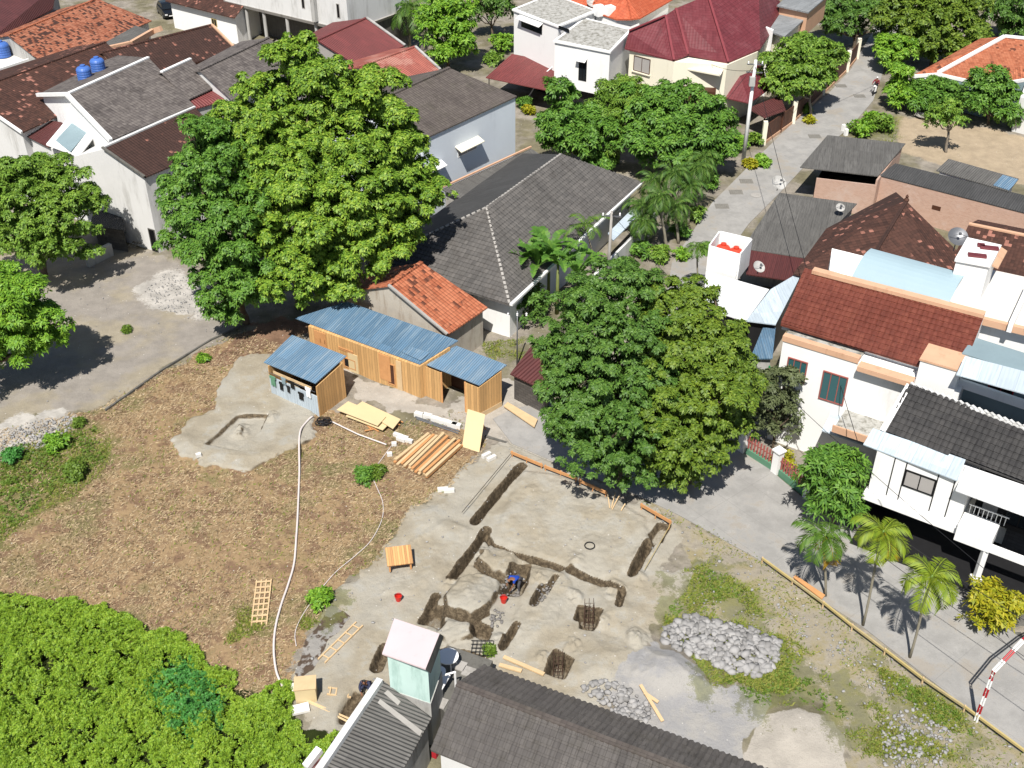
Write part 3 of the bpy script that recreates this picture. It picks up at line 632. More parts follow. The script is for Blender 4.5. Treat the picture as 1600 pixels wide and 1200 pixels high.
dep = np.zeros(NG); dcol = np.zeros(NG); w3 = (fbm(G2[:, 0]-11, G2[:, 1]+4, 1.5, 3)-.5)*.15
for line, hw, dz in TR:
    L = Wp(line); d = np.full(NG, 1e9)
    for i in range(len(L)-1): d = np.minimum(d, dseg(G2, L[i], L[i+1]))
    d = d + w3; dep = np.maximum(dep, dz*np.clip((hw+.10-d)/.20, 0, 1)); dcol = np.maximum(dcol, np.clip((hw+.12-d)/.16, 0, 1))
    z += np.where((d > hw+.05) & (d < hw+.4), (.02+fine*.1)*np.clip((hw+.4-d)/.3, 0, 1), 0)
for poly, dz in PIT:
    d = sdist(G2, Wp(poly)) + w3; dep = np.maximum(dep, dz*np.clip((d+.10)/.22, 0, 1)*(1+w3*.6)); dcol = np.maximum(dcol, np.clip((d+.02)/.12, 0, 1)*min(.62, dz/.9))
for poly, hh in (([(745,884),(767,858),(806,869),(803,888),(790,905),(759,893)], .28), ([(694,942),(719,910),(746,902),(779,913),(781,932),(761,961),(738,971),(699,960)], .32), ([(768,846),(818,738),(880,748),(1008,812),(1012,846),(984,888),(957,908),(890,888),(872,880)], .12), ([(828,888),(884,900),(895,925),(862,985),(815,1010),(800,985)], .14), ([(700,975),(738,984),(736,1004),(700,1012),(682,995)], .3), ([(640,850),(700,815),(736,830),(700,890),(650,930),(600,930)], .1)):
    d = sdist(G2, Wp(poly)) + w3; z += hh*np.clip((d+.14)/.28, 0, 1)*(1+fine*.4)
spoil = np.zeros(NG)
for px, py, rr, hh in ((752,870,.5,.22),(700,915,.45,.2),(900,880,.5,.18),(960,925,.7,.25),(1000,905,.5,.2),(842,905,.45,.18),(898,935,.5,.25),(940,975,.45,.2),(895,1012,.5,.25),(848,1030,.4,.2),(780,1005,.5,.2),(830,770,.4,.1),(995,1000,.6,.3),(1000,870,.4,.15),(670,985,.4,.2),(376,672,.7,.3),(425,655,.5,.2)):
    c_ = P(px, py); dd_ = np.hypot(G2[:, 0]-c_.x, (G2[:, 1]-c_.y)*.8)/rr; hgt = hh*np.clip(1-dd_, 0, 1)**.8*(1+fine*2.5+wob2*1.5); z += np.maximum(0, hgt); spoil = np.maximum(spoil, np.clip(1.1-dd_, 0, 1)*.3)
z = z*(1-mroad) - dep
z = np.where(mroad > .05, np.minimum(z, .0), z)
Zg = z.reshape(len(gy), len(gx)); sy, sx_ = np.gradient(Zg, gy, gx); slope = np.hypot(sx_, sy)
for _ in range(2): slope[1:-1, 1:-1] = (slope[1:-1, 1:-1]*2+slope[:-2, 1:-1]+slope[2:, 1:-1]+slope[1:-1, :-2]+slope[1:-1, 2:])/6
slope = slope.ravel(); fz = (G2[:, 0] > -21) & (G2[:, 0] < 11) & (G2[:, 1] > 35) & (G2[:, 1] < 59)
dcol = np.maximum(dcol, np.where(fz, np.clip((slope-.5)/1.0, 0, .8), 0)); dcol = np.maximum(dcol, np.where(fz, spoil, 0))
nx = len(gx); ii = np.arange((len(gy)-1)*(nx-1)); r0 = ii//(nx-1); c0 = ii % (nx-1); q = np.stack([r0*nx+c0, r0*nx+c0+1, (r0+1)*nx+c0+1, (r0+1)*nx+c0], 1)
def ground_z(x, y):
    i = np.clip(np.searchsorted(gx, x), 0, nx-1); j = np.clip(np.searchsorted(gy, y), 0, len(gy)-1); return z.reshape(len(gy), nx)[j, i]
def ground_mat():
    m, nt, b = new_mat('ground'); p = objco(nt)
    n1 = noise(nt, p, .9, 6, .65); n2 = noise(nt, p, 5.0, 5, .7); n3 = noise(nt, p, 24.0, 3, .6); n0 = noise(nt, p, .22, 4)
    edge = mth(nt, 'ADD', mth(nt, 'MULTIPLY', n2, .6), mth(nt, 'MULTIPLY', n3, .4))
    def at(nm): return nd(nt, 'Attribute', attribute_name=nm).outputs['Fac']
    def msk(nm, s=.5):
        return step(nt, mth(nt, 'ADD', at(nm), mth(nt, 'MULTIPLY', mth(nt, 'SUBTRACT', edge, .5), s*2.2)), .40, .60)
    def tone(c, lo=.72, hi=1.2): 
        c = al(c); x = mix(nt, step(nt, n1, .3, .7), k4(c, lo), k4(c, hi)); return mix(nt, mth(nt, 'MULTIPLY', step(nt, n3, .5, .75), .5), x, k4(c, .62))
    x = mix(nt, step(nt, n0, .4, .6), tone((164, 156, 144)), tone((134, 128, 104)))
    x = mix(nt, msk('bare'), x, mix(nt, step(nt, n1, .42, .62), tone((184, 175, 158)), tone((158, 148, 118))))
    x = mix(nt, msk('yard'), x, tone((190, 172, 146), .85, 1.1))
    x = mix(nt, msk('dry'), x, mix(nt, step(nt, n1, .45, .6), mix(nt, step(nt, n0, .5, .62), tone((190, 162, 124), .66, 1.1), tone((158, 148, 104), .6, 1.1)), tone((146, 119, 95), .58, 1.0)))
    x = mix(nt, msk('lot', .3), x, mix(nt, step(nt, n0, .45, .62), tone((168, 161, 152), .82, 1.06), tone((176, 166, 146), .84, 1.06)))
    x = mix(nt, msk('red'), x, tone((150, 120, 98), .6, 1.1))
    x = mix(nt, msk('rub', .9), x, tone((205, 200, 192), .7, 1.15))
    x = mix(nt, msk('apron', .3), x, tone((196, 189, 178), .85, 1.06))
    sandc = mix(nt, step(nt, n0, .42, .6), tone((188, 182, 168), .88, 1.06), tone((182, 172, 152), .84, 1.06))
    sandc = mix(nt, mth(nt, 'MULTIPLY', step(nt, n1, .52, .66), .6), sandc, tone((176, 174, 166), .9, 1.1))
    x = mix(nt, msk('sand', .35), x, sandc)
    x = mix(nt, msk('grav', .3), x, mix(nt, step(nt, n1, .42, .6), tone((176, 175, 175), .9, 1.04), tone((182, 179, 174), .9, 1.04)))
    x = mix(nt, msk('pad', .1), x, mix(nt, step(nt, n1, .46, .52), tone((176, 172, 166), .85, 1.1), tone((98, 84, 72), .85, 1.1)))
    x = mix(nt, mth(nt, 'MULTIPLY', msk('green', .9), .6), x, tone((126, 130, 76), .6, 1.1))
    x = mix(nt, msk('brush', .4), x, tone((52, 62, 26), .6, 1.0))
    soil = mix(nt, step(nt, n2, .4, .65), al((86, 75, 60)), al((130, 116, 95)))
    x = mix(nt, step(nt, mth(nt, 'ADD', at('dug'), mth(nt, 'MULTIPLY', mth(nt, 'SUBTRACT', edge, .5), .7)), .4, .75), x, soil)
    peb = nd(nt, 'TexVoronoi', {'Vector': p, 'Scale': 3.2}); ps = step(nt, peb.outputs['Distance'], .13, .09)
    pr = nd(nt, 'SeparateColor', {0: peb.outputs['Color']}).outputs[0]
    x = mix(nt, mth(nt, 'MULTIPLY', mth(nt, 'MULTIPLY', ps, step(nt, pr, .8, .82)), .8), x, al((232, 228, 220)))
    nt.links.new(x, b.inputs['Base Color']); b.inputs['Roughness'].default_value = .95; b.inputs['Specular IOR Level'].default_value = .15
    bump(nt, b, mth(nt, 'ADD', n2, mth(nt, 'MULTIPLY', n3, .5)), .05); return m
gro = np_mesh('ground', np.stack([G2[:, 0], G2[:, 1], z], 1), q, ground_mat(), None, (0, 0, 0), smooth=True)
tag(gro, kind='structure')
for nm, a in (('dry', a_dry), ('sand', sand), ('lot', a_lot), ('grav', a_grav), ('apron', a_apron), ('rub', a_rub), ('green', a_green), ('bare', a_bare), ('red', a_red), ('brush', a_brush), ('yard', a_yard), ('pad', a_pad), ('dug', dcol)):
    at_ = gro.data.attributes.new(nm, 'FLOAT', 'POINT'); at_.data.foreach_set('value', a.astype(np.float32))
def road_mat():
    m, nt, b = new_mat('road_concrete'); p = objco(nt); n1 = noise(nt, p, .7, 6, .65); n3 = noise(nt, p, 14, 4, .6); c = al((174, 172, 168))
    x = mix(nt, step(nt, n1, .3, .7), k4(c, .82), k4(c, 1.1)); x = mix(nt, mth(nt, 'MULTIPLY', step(nt, n3, .5, .7), .3), x, k4(c, .7))
    x = mix(nt, mth(nt, 'MULTIPLY', step(nt, noise(nt, p, .35, 6, .7), .52, .64), .5), x, al((160, 148, 130)))
    rt = nd(nt, 'Mapping', {'Vector': p, 'Rotation': (0, 0, ROAD_AZ)}).outputs[0]
    bt = nd(nt, 'TexBrick', {'Vector': rt, 'Color1': (0, 0, 0, 1), 'Color2': (.35, .35, .35, 1), 'Mortar': (1, 1, 1, 1), 'Scale': 1.0, 'Mortar Size': .02, 'Brick Width': 5.0, 'Row Height': 2.1}, offset=0.0)
    x = mix(nt, mth(nt, 'MULTIPLY', step(nt, bt.outputs[0], .5, .9), .18), x, k4(c, .45)); x = mix(nt, mth(nt, 'MULTIPLY', bt.outputs[0], .12), x, k4(c, .6))
    x = mix(nt, mth(nt, 'MULTIPLY', step(nt, noise(nt, p, 1.3, 6, .75), .58, .7), .35), x, k4(c, .55)); x = mix(nt, mth(nt, 'MULTIPLY', step(nt, noise(nt, nd(nt, 'Mapping', {'Vector': p, 'Location': (31, 7, 0)}).outputs[0], .8, 5, .7), .6, .68), .35), x, k4(c, 1.25))
    nt.links.new(x, b.inputs['Base Color']); b.inputs['Roughness'].default_value = .9; bump(nt, b, n3, .01); return m
_ra, _rb = P(1190, 880), P(1520, 1115); ROAD_AZ = -math.atan2(_rb.y-_ra.y, _rb.x-_ra.x)
M['road'] = road_mat()
def sheet(name, poly, m, h, kind='structure'):
    W = [P(*p) for p in poly]; n = len(W)
    mb = MB(); mb.poly([Vector((p.x, p.y, h)) for p in W])
    mb.add([Vector((p.x, p.y, h)) for p in W]+[Vector((p.x, p.y, h-.25)) for p in W], [[i, (i+1) % n, n+(i+1) % n, n+i] for i in range(n)])
    o = mb.build(name, m, None, (0, 0, 0), fixn=False); b = bmesh.new(); b.from_mesh(o.data); bmesh.ops.remove_doubles(b, verts=b.verts, dist=1e-5); bmesh.ops.recalc_face_normals(b, faces=b.faces); bmesh.ops.triangulate(b, faces=[f for f in b.faces if len(f.verts) > 4]); b.to_mesh(o.data); b.free()
    return tag(o, kind=kind)
sheet('road', R_NEAR, M['road'], .05); sheet('street', R_FAR, M['road'], .046)
sheet('driveway', [(1250,775),(1345,838),(1440,888),(1540,960),(1760,1110),(1760,960),(1600,860),(1450,800),(1330,760),(1290,740)], M['concrete_dark'], .04)
# ---------------------------------------------------------------- buildings
def cap(parent, pts, m, w=.26, h=.12, name='ridge_cap', dz=.05):
    mb = MB(); W = [P(*p) + Vector((0, 0, dz)) for p in pts]
    for a, b in zip(W, W[1:]): mb.beam(a, b, w, h)
    return mb.build(name, m, parent)
def sub_box(name, a, b, t0, t1, z0, z1, e0, e1, m, parent):
    """box on an upright wall a-b: along t, height z, out of the wall e"""
    d = Vector((b.x-a.x, b.y-a.y, 0)).normalized(); n = Vector((d.y, -d.x, 0)); n = -n if n.y > 0 else n
    o = Vector((a.x, a.y, 0)); mb = MB()
    q = lambda t, e, zz: o + d*t + n*e + Vector((0, 0, zz))
    mb.prism([q(t0, e0, z0), q(t1, e0, z0), q(t1, e1, z0), q(t0, e1, z0)], [q(t0, e0, z1), q(t1, e0, z1), q(t1, e1, z1), q(t0, e1, z1)])
    return mb.build(name, m, parent)
def awning(a, b, p0, p1, out, m, parent, name='awning', drop=.3):
    t0, zz = on_wall(a, b, *p0); t1, _ = on_wall(a, b, *p1)
    d = Vector((b.x-a.x, b.y-a.y, 0)).normalized(); n = Vector((d.y, -d.x, 0)); n = -n if n.y > 0 else n
    o = Vector((a.x, a.y, zz)); mb = MB(); slab(mb, [o+d*t0, o+d*t1, o+d*t1+n*out-Vector((0, 0, drop)), o+d*t0+n*out-Vector((0, 0, drop))], .07)
    return mb.build(name, m, parent)
Z1 = Vector((0, 0, 1))
# --- top left
t, W_, f_, _ = roof_shed('house', 'house in the corner with a plain dark maroon roof', [(-30,74,4.5),(82,14,4.5),(90,-24,6.2),(-30,-20,6.2)], M['m_maroon'], M['grey_wall'], cat='house')
t, g = gable('house', 'house with black-flecked orange tile roof behind the white tank terrace', (12,55), (152,-2), (76,106), (237,32), 5.6, 3.7, M['t_mottled'], M['grey_wall'], cap=M['t_orange'])
t, W_, f_, _ = roof_shed('flat_house', 'flat white roof terrace carrying a blue tank at the left edge', [(-40,82,3.4),(12,62,3.4),(58,92,3.4),(-40,122,3.4)], M['terrace'], M['white_dirty'], cat='house', inset=.08, th=.2)
cap(t, [(-20,118,3.4),(57,92,3.4)], M['white'], .2, .3, 'parapet', .15)
t, g = gable('house', 'house under dark brown roof speckled with pinkish tiles at left edge', (-56,146), (165,66), (34,207), (226,118), 8.6, 6.9, M['t_brown'], M['white_dirty'], cap=M['t_brown'])
cap(t, [(-30,163,8.1),(34,207,6.95)], M['white'], .16, .22, 'verge_board', .0)
t, W_, f_, _ = roof_shed('flat_house', 'grey sheet roof squeezed behind a peach parapet', [(150,74,6.3),(212,40,6.3),(236,48,6.3),(168,80,6.3)], M['asb'], M['peach'], cat='house')
cap(t, [(164,79,6.5),(205,70,6.5),(240,50,6.5),(252,46,6.9)], M['peach'], .35, .5, 'parapet', .1)
t, g = gable('house', 'long dark reddish brown roof running behind the grey gables', (160,82), (331,39), (206,124), (371,79), 8.6, 7.1, M['t_brown2'], M['peach'], cap=M['t_brown'])
cap(t, [(331,39,8.65),(371,79,7.15)], M['peach'], .2, .16, 'verge_board')
t, g = gable('house', 'grey tiled gable with thick white fascia beside the blue tanks', (105,147), (232,90), (173,219), (303,164), 10.0, 8.15, M['t_grey'], M['white'], cap=M['white'], inset=.5)
cap(g['roof'], [(104,147,10.0),(173,219,8.15)], M['white'], .3, .3, 'fascia', -.02)
mb = MB(); mb.beam(g['R0'], g['B0'], .25, .28); mb.build('fascia', M['white'], g['roof'])
plate('canopy_roof', [(33,208,6.3),(58,186,6.6),(106,192,6.6),(76,230,6.2)], M['m_maroon'], t)
sk = plate('skylight', [(72,225,6.7),(113,176,7.3),(155,202,7.2),(123,244,6.6)], M['white'], t, .12)
plate('skylight_glass', [(87,219,6.84),(119,184,7.27),(142,199,7.2),(110,237,6.77)], M['blue_grey'], sk, .05)
plate('canopy_roof', [(114,247,5.6),(158,222,5.9),(164,236,5.8),(156,266,5.4)], M['m_red'], t)
mb = MB(); walls(mb, [P(38,212,6), P(80,232,6), P(125,248,6), P(160,255,6), P(160,215,6), P(80,185,6)], [6.0]*6); mb.build('wall', M['white_dirty'], t)
t, g = gable('house', 'small grey tiled gable with white ridge between two larger grey roofs', (252,113), (298,92), (293,156), (340,134), 9.7, 8.2, M['t_grey'], M['grey_wall'], cap=M['white'], inset=.4)
t, W_, f_, _ = roof_shed('lean_to', 'red tile lean-to below the small grey gable', [(296,157,8.0),(340,135,8.0),(368,152,7.6),(304,170,7.6)], M['m_red'], M['grey_wall'], cat='house')
t, g = gable('house', 'darker grey tiled roof disappearing behind the big tree', (312,110), (420,59), (362,156), (472,106), 9.5, 8.0, M['t_grey'], M['white_dirty'], cap=M['t_grey'])
t, g = gable('house', 'tall stained white house with nearly black brown roof and dark doorway', (160,231), (304,167), (226,277), (356,221), 8.0, 6.5, M['t_brown2'], M['white_dirty'], cap=M['white_dirty'], back=False, inset=.2)
window(t, g['fr0'], g['fe0'], (231,356), (249,396), M['concrete_dark'], M['black'], .05, 0, 'door')
window(t, g['fe0'], g['fe1'], (282,288), (292,302), M['concrete_dark'], M['black'], .04, 0)
cap(t, [(160,231,8.03),(226,277,6.53)], M['concrete_dark'], .2, .12, 'verge_board')
aw = MB(); aw.box(P(212,388,.55)+Vector((0, 0, .2)), (1.1, .08, 1.3), .2); 
# --- top: brown roof with the yard, unfinished concrete block
t, g = gable('house', 'white walled house with brown tile roof over the parked black car', (285,-32), (392,-6), (258,1), (366,28), 4.8, 3.3, M['t_brown'], M['white'], inset=.6)
window(t, g['fe0'], g['fe1'], (330,28), (340,42), M['yellow'], M['dark'], .05, 1)
a = P(352,1,4.2); b = P(545,47,4.2); c = P(640,12,4.2); d = a + c - b; k = (a+b+c+d)/4
t = thing('concrete_building', 'unfinished pale concrete building raised on round columns at the top edge', 'building', (k.x, k.y, 0))
mb = MB(); mb.prism([p.copy() for p in (a, b, c, d)], [p + Z1*5 for p in (a, b, c, d)]); mb.build('upper_storey', M['white_dirty'], t)
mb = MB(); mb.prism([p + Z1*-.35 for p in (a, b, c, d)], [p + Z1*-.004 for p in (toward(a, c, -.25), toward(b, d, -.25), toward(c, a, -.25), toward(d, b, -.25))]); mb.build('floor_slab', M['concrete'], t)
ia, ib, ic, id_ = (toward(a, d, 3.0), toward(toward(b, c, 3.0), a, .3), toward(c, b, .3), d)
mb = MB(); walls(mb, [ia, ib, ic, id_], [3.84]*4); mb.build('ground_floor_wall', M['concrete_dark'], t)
for px in (383, 413, 451, 497, 541):
    u = (px-352)/(545-352); p = a.lerp(b, u); p = toward(p, d, .35); mb = MB(); mb.lathe((p.x, p.y, -.2), [(.2, 0), (.2, 4.04)], 12); mb.build('column', M['grey_wall'], t, smooth=False)
for tl, br in (((470,-6),(477,14)), ((525,5),(532,29))): window(t, a, b, tl, br, M['concrete'], M['black'], .03, 0)
t0, _ = on_wall(a, b, 494, 20); sub_box('fin', a, b, t0-.25, t0+.25, 4.4, 9, -.05, .5, M['grey_wall'], t)
aw = MB(); 
# --- behind the big tree
t, g = gable('house', 'house with plain dark red sheet roof behind the big tree', (496,63), (573,28), (557,102), (633,71), 7.0, 5.4, M['m_red'], M['concrete'], cap=M['m_red'])
cap(g['roof'], [(573,28,7.05),(633,71,5.45)], M['grey_wall'], .22, .12, 'verge_board')
t, g = gable('house', 'house with patchy faded red roof beside the dark red one', (560,105), (649,73), (626,140), (688,109), 7.1, 5.9, M['m_patch'], M['grey_wall'], cap=M['m_patch'])
cap(g['roof'], [(649,73,7.15),(688,109,5.95)], M['grey_wall'], .22, .12, 'verge_board')
t, g = gable('house', 'tall house with blank bright white side wall and grey tile roof', (575,165), (702,106), (660,218), (808,150), 9.3, 7.5, M['t_mossy'], M['white_cool'], cap=M['t_mossy'], inset=.12)
awning(g['fe0'], g['fe1'], (711,229), (747,207), .7, M['cream'], t); awning(g['fe0'], g['fe1'], (664,262), (690,250), .6, M['white'], t)
window(t, g['fe0'], g['fe1'], (715,236), (745,232), M['white'], M['pane_grey'], .03, 1)
t, W_, f_, _ = roof_shed('lean_to', 'weathered grey lean-to roof at the foot of the white wall', [(690,296,3.7),(830,232,3.7),(842,240,3.3),(736,318,3.3)], M['asb'], M['concrete'], cat='lean-to')
cap(t, [(690,294,3.8),(830,230,3.8)], M['peach'], .15, .12, 'flashing')
# --- hip roof house in the middle
R0, R1 = P(760,325,6.2), P(877,241,6.2); E0, E1 = P(796,476,3.2), P(1000,286,3.2); rd = (R1-R0).normalized()
wv = (R0-E0); wv.z = 0; wv -= rd*wv.dot(rd); B0, B1 = E0 + wv*2, E1 + wv*2; k = (E0+E1+B0+B1)/4
t = thing('house', 'long grey tiled hip roof house with white ridge tiles in the middle', 'house', (k.x, k.y, 0))
m = MB(); slab(m, [E0, E1, R1, R0], .12); tile_geo(m, [E0, E1, R1, R0], .3, .36, .045); rf = m.build('roof', M['t_grey2'], t); m = MB(); slab(m, [B0, E0, R0], .12); tile_geo(m, [B0, E0, R0], .3, .36, .045); m.build('roof_hip', M['t_grey2'], t)
m = MB(); slab(m, [R0, R1, B1, B0], .12); m.build('roof_rear', M['asb_dark'], t)
m = MB(); L = (R1-R0).length; n = int(L/.36)
for q0, q1 in ((R0, R1), (R0, E0), (R0, B0)):
    n = int((q1-q0).length/.4)
    for i in range(n): pA = q0.lerp(q1, (i+.5)/n); m.beam(pA - (q1-q0).normalized()*.15 + Z1*.06, pA + (q1-q0).normalized()*.12 + Z1*.05, .17, .1)
m.build('ridge_tiles', M['concrete'], rf)
foot = [toward(p, k, .9) for p in (E0, E1, B1, B0)]; m = MB(); walls(m, foot, [3.1]*4); m.build('wall', M['white'], t)
m = MB(); m.beam(E0 + Z1*.02 + wv.normalized()*-.12, E1 + Z1*.02 + wv.normalized()*-.12, .22, .16); m.build('gutter', M['white'], t)
mb = MB(); e = (E1-E0).normalized(); o = -wv.normalized()
mb.prism([Vector((p.x, p.y, -.2)) for p in (E0+e*5+o*1.9, E1-e*1+o*1.9, E1-e*1+o*2.1, E0+e*5+o*2.1)], [Vector((p.x, p.y, 1.5)) for p in (E0+e*5+o*1.9, E1-e*1+o*1.9, E1-e*1+o*2.1, E0+e*5+o*2.1)])
tag(mb.build('boundary_wall', M['white_dirty']), 'low white boundary wall below the palms beside the hip roofed house', 'wall')
plate('canopy_roof', [(950,364,2.7),(992,322,2.7),(1000,334,2.5),(958,376,2.5)], M['pale_sheet'], t)
# --- little orange tiled house
t, g = gable('small_house', 'small brick house with bright orange tile roof behind the wooden sheds', (607,446), (659,410), (699,523), (762,480), 5.0, 2.9, M['t_orange'], M['gable_brick'], cap=M['t_orange'], inset=.3)
cap(g['roof'], [(607,446,5.02),(699,523,2.95)], M['concrete'], .18, .12, 'verge_board')
# --- wooden sheds
def wallp(mb, a, b, z0, z1, th=.06):
    d = Vector((b.x-a.x, b.y-a.y, 0)).normalized(); n = Vector((-d.y, d.x, 0))*th/2
    mb.prism([Vector((p.x, p.y, z0)) for p in (a-n, b-n, b+n, a+n)], [Vector((p.x, p.y, z1 if not isinstance(z1, tuple) else z1[i])) for i, p in ((0, a-n), (1, b-n), (1, b+n), (0, a+n))]); return mb
q = [P(461,497,2.55), P(656,569,2.55), P(716,532,3.2), P(542,471,3.2)]; k = sum(q, Vector())/4
t = thing('wooden_shed', 'long wooden shed with blue-grey metal roof and small square openings', 'shed', (k.x, k.y, 0))
m = MB(); slab(m, q, .05); rf = m.build('roof', M['galv_blue2'], t)
plate('roof_patch', [(628,550,2.70),(643,542,2.86),(672,551,2.86),(657,563,2.70)], M['galv_blue'], rf, .02)
plate('roof_patch', [(500,500,2.66),(520,489,2.80),(548,498,2.80),(528,510,2.66)], M['asb_pale'], rf, .02); plate('roof_patch', [(566,505,2.88),(584,494,3.02),(600,499,3.02),(582,511,2.88)], M['asb'], rf, .02)
fa, fb = P(481,509,2.45), P(655,573,2.45); dv = (q[2]-q[1]); dv.z = 0; fc, fd = fb + dv*.8, fa + dv*.8
m = MB(); walls(m, [fa, fb, fc, fd], [2.43, 2.43, 3.0, 3.0]); m.build('wall', M['shed_wood'], t)
window(t, fa, fb, (529,541), (552,553), M['pine_orange'], M['black'], .04, 0); window(t, fa, fb, (500,528), (509,538), M['pine_orange'], M['black'], .04, 0)
for u0_, u1_, z0_, z1_, mm_ in ((.5, 1.5, .1, 2.3, 'pine_orange'), (3.3, 4.1, .05, 1.5, 'plywood'), (5.9, 6.8, .4, 2.35, 'pine_orange'), (7.3, 7.7, 0, 2.3, 'pine')): sub_box('board_panel', fa, fb, u0_, u1_, z0_, z1_, -.02, .04, M[mm_], t)
window(t, fa, fb, (537,557), (557,579), M['pine_orange'], M['dark'], .05, 0); window(t, fa, fb, (604,566), (619,603), M['pine_orange'], M['dark_wood'], .05, 0, 'door')
q = [P(660,567,2.4), P(749,602,2.4), P(792,570,2.85), P(713,540,2.85)]; k = sum(q, Vector())/4
t = thing('wooden_shed', 'shorter wooden shed with open front and blue metal roof at right end', 'shed', (k.x, k.y, 0))
m = MB(); slab(m, q, .05); m.build('roof', M['galv_blue'], t)
fa, fb = P(660,572,2.25), P(748,607,2.25); dv = q[2]-q[1]; dv.z = 0; fc, fd = fb + dv*.82, fa + dv*.82
m = MB(); wallp(m, fa, fa.lerp(fb, .34), -.1, 2.3); m.build('front_panel', M['shed_wood'], t)
m = MB(); wallp(m, fa.lerp(fb, .76), fb, -.1, 2.3); m.build('front_panel', M['shed_wood'], t)
m = MB(); wallp(m, fb, fc, .35, (2.32, 2.68)); m.build('side_wall', M['shed_wood'], t); m = MB(); wallp(m, fb, fc, -.1, .345, .1); m.build('plinth', M['pine'], t)
m = MB(); wallp(m, fc, fd, -.1, 2.68); m.build('back_wall', M['dark_wood'], t); m = MB(); wallp(m, fd, fa, -.1, (2.68, 2.3)); m.build('side_wall', M['shed_wood'], t)
for u in (.34, .76): p = fa.lerp(fb, u); m = MB(); m.beam((p.x, p.y, -.1), (p.x, p.y, 2.32), .1, .1); m.build('post', M['pine_orange'], t)
q = [P(412,566,2.35), P(493,599,2.35), P(541,556,2.8), P(456,523,2.8)]; k = sum(q, Vector())/4
t = thing('wooden_shed', 'small wooden shed with ribbed blue roof and laundry on its front', 'shed', (k.x, k.y, 0))
m = MB(); slab(m, q, .05); m.build('roof', M['galv_blue'], t)
fa, fb = P(419,574,2.2), P(494,606,2.2); dv = q[2]-q[1]; dv.z = 0; fc, fd = fb + dv*.86, fa + dv*.86; SA, SB = fa, fb
m = MB(); wallp(m, fa, fb, -.1, 1.55); m.build('front_panel', M['pale_sheet'], t); m = MB(); wallp(m, fa.lerp(fb, .1), fa.lerp(fb, .9), 1.9, 2.1, .03); m.build('lintel', M['pine'], t)
m = MB(); wallp(m, fb, fc, -.1, (2.28, 2.68)); m.build('side_wall', M['shed_wood'], t); m = MB(); wallp(m, fc, fd, -.1, 2.68); m.build('back_wall', M['shed_wood'], t); m = MB(); wallp(m, fd, fa, -.1, (2.68, 2.28)); m.build('side_wall', M['shed_wood'], t)
t, W_, f_, _ = roof_shed('block_shed', 'low dark block shed with rusty maroon sheet roof beside the tall tree', [(797,584,2.0),(858,613,2.0),(868,548,2.7),(838,530,2.7)], M['m_maroon'], M['block'], inset=.2)
# --- white houses at the top
q = [P(803,16,7.6), P(872,42,7.6), P(930,18,7.6), P(862,-8,7.6)]; k = sum(q, Vector())/4
t = thing('house', 'white house of box shaped blocks with flat stained roofs and maroon carport', 'house', (k.x, k.y, 0))
def block(nm, q, z0, z1, wm, rm, par, lip=.12):
    m = MB(); m.prism([Vector((p.x, p.y, z0)) for p in q], [Vector((p.x, p.y, z1)) for p in q]); wo = m.build(nm, wm, par)
    c = sum(q, Vector())/len(q); qq = [toward(p, c, -.2) for p in q]; m = MB(); m.prism([Vector((p.x, p.y, z1-.05)) for p in qq], [Vector((p.x, p.y, z1+lip)) for p in qq]); m.build('cornice', wm, wo)
    qi = [toward(p, c, .25) for p in q]; m = MB(); m.prism([Vector((p.x, p.y, z1+lip-.02)) for p in qi], [Vector((p.x, p.y, z1+lip+.02)) for p in qi]); m.build('roof_slab', rm, wo); return wo
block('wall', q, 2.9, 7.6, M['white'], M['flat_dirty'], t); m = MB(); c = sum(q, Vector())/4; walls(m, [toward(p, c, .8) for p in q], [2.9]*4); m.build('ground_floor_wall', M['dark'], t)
window(t, q[0], q[1], (815,25), (847,54), M['black'], M['pane'], .05, 1); awning(q[0], q[1], (813,22), (849,30), .6, M['white'], t); window(t, q[0], q[1], (873,40), (889,51), M['black'], M['pane'], .05, 0)
q2 = [P(867,65,7.2), P(953,82,7.2), P(986,48,7.2), P(913,30,7.2)]
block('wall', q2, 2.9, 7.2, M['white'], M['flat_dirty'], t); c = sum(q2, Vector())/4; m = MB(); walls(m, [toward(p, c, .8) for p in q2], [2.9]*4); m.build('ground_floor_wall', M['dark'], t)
window(t, q2[0], q2[1], (905,91), (916,127), M['black'], M['pane'], .05, 1); awning(q2[0], q2[1], (902,87), (918,89), .5, M['white'], t)
plate('carport_roof', [(759,121,2.5),(800,84,3.3),(871,98,3.3),(869,144,2.5)], M['m_red'], t)
for px, py in ((764,121), (865,141)): p = P(px, py, 2.45); m = MB(); m.beam((p.x, p.y, -.1), p, .1, .1); m.build('post', M['dark'], t)
m = MB(); slab(m, [P(866,-2,7.5), P(963,30,7.5), P(985,30,7.5), P(976,-12,9.4)], .12); slab(m, [P(985,30,7.5), P(1001,28,7.5), P(1056,-4,7.5), P(976,-12,9.4)], .12); m.build('tile_roof', M['t_redorange'], t)
m = MB(); walls(m, [P(880,6,7.3), P(963,32,7.3), P(999,30,7.3), P(1045,4,7.3), P(976,-12,7.3)], [7.3]*5); m.build('wall', M['white'], t)
for px, py in ((936,24), (952,25)): p = P(px, py, 7.35); m = MB(); m.box(p + Z1*.5, (.9, .9, 1.0), .5); m.build('roof_box', M['white'], t)
k = P(1090,90,6); t = thing('house', 'cream house with large glossy maroon hip roof and balcony', 'house', (k.x, k.y, 0))
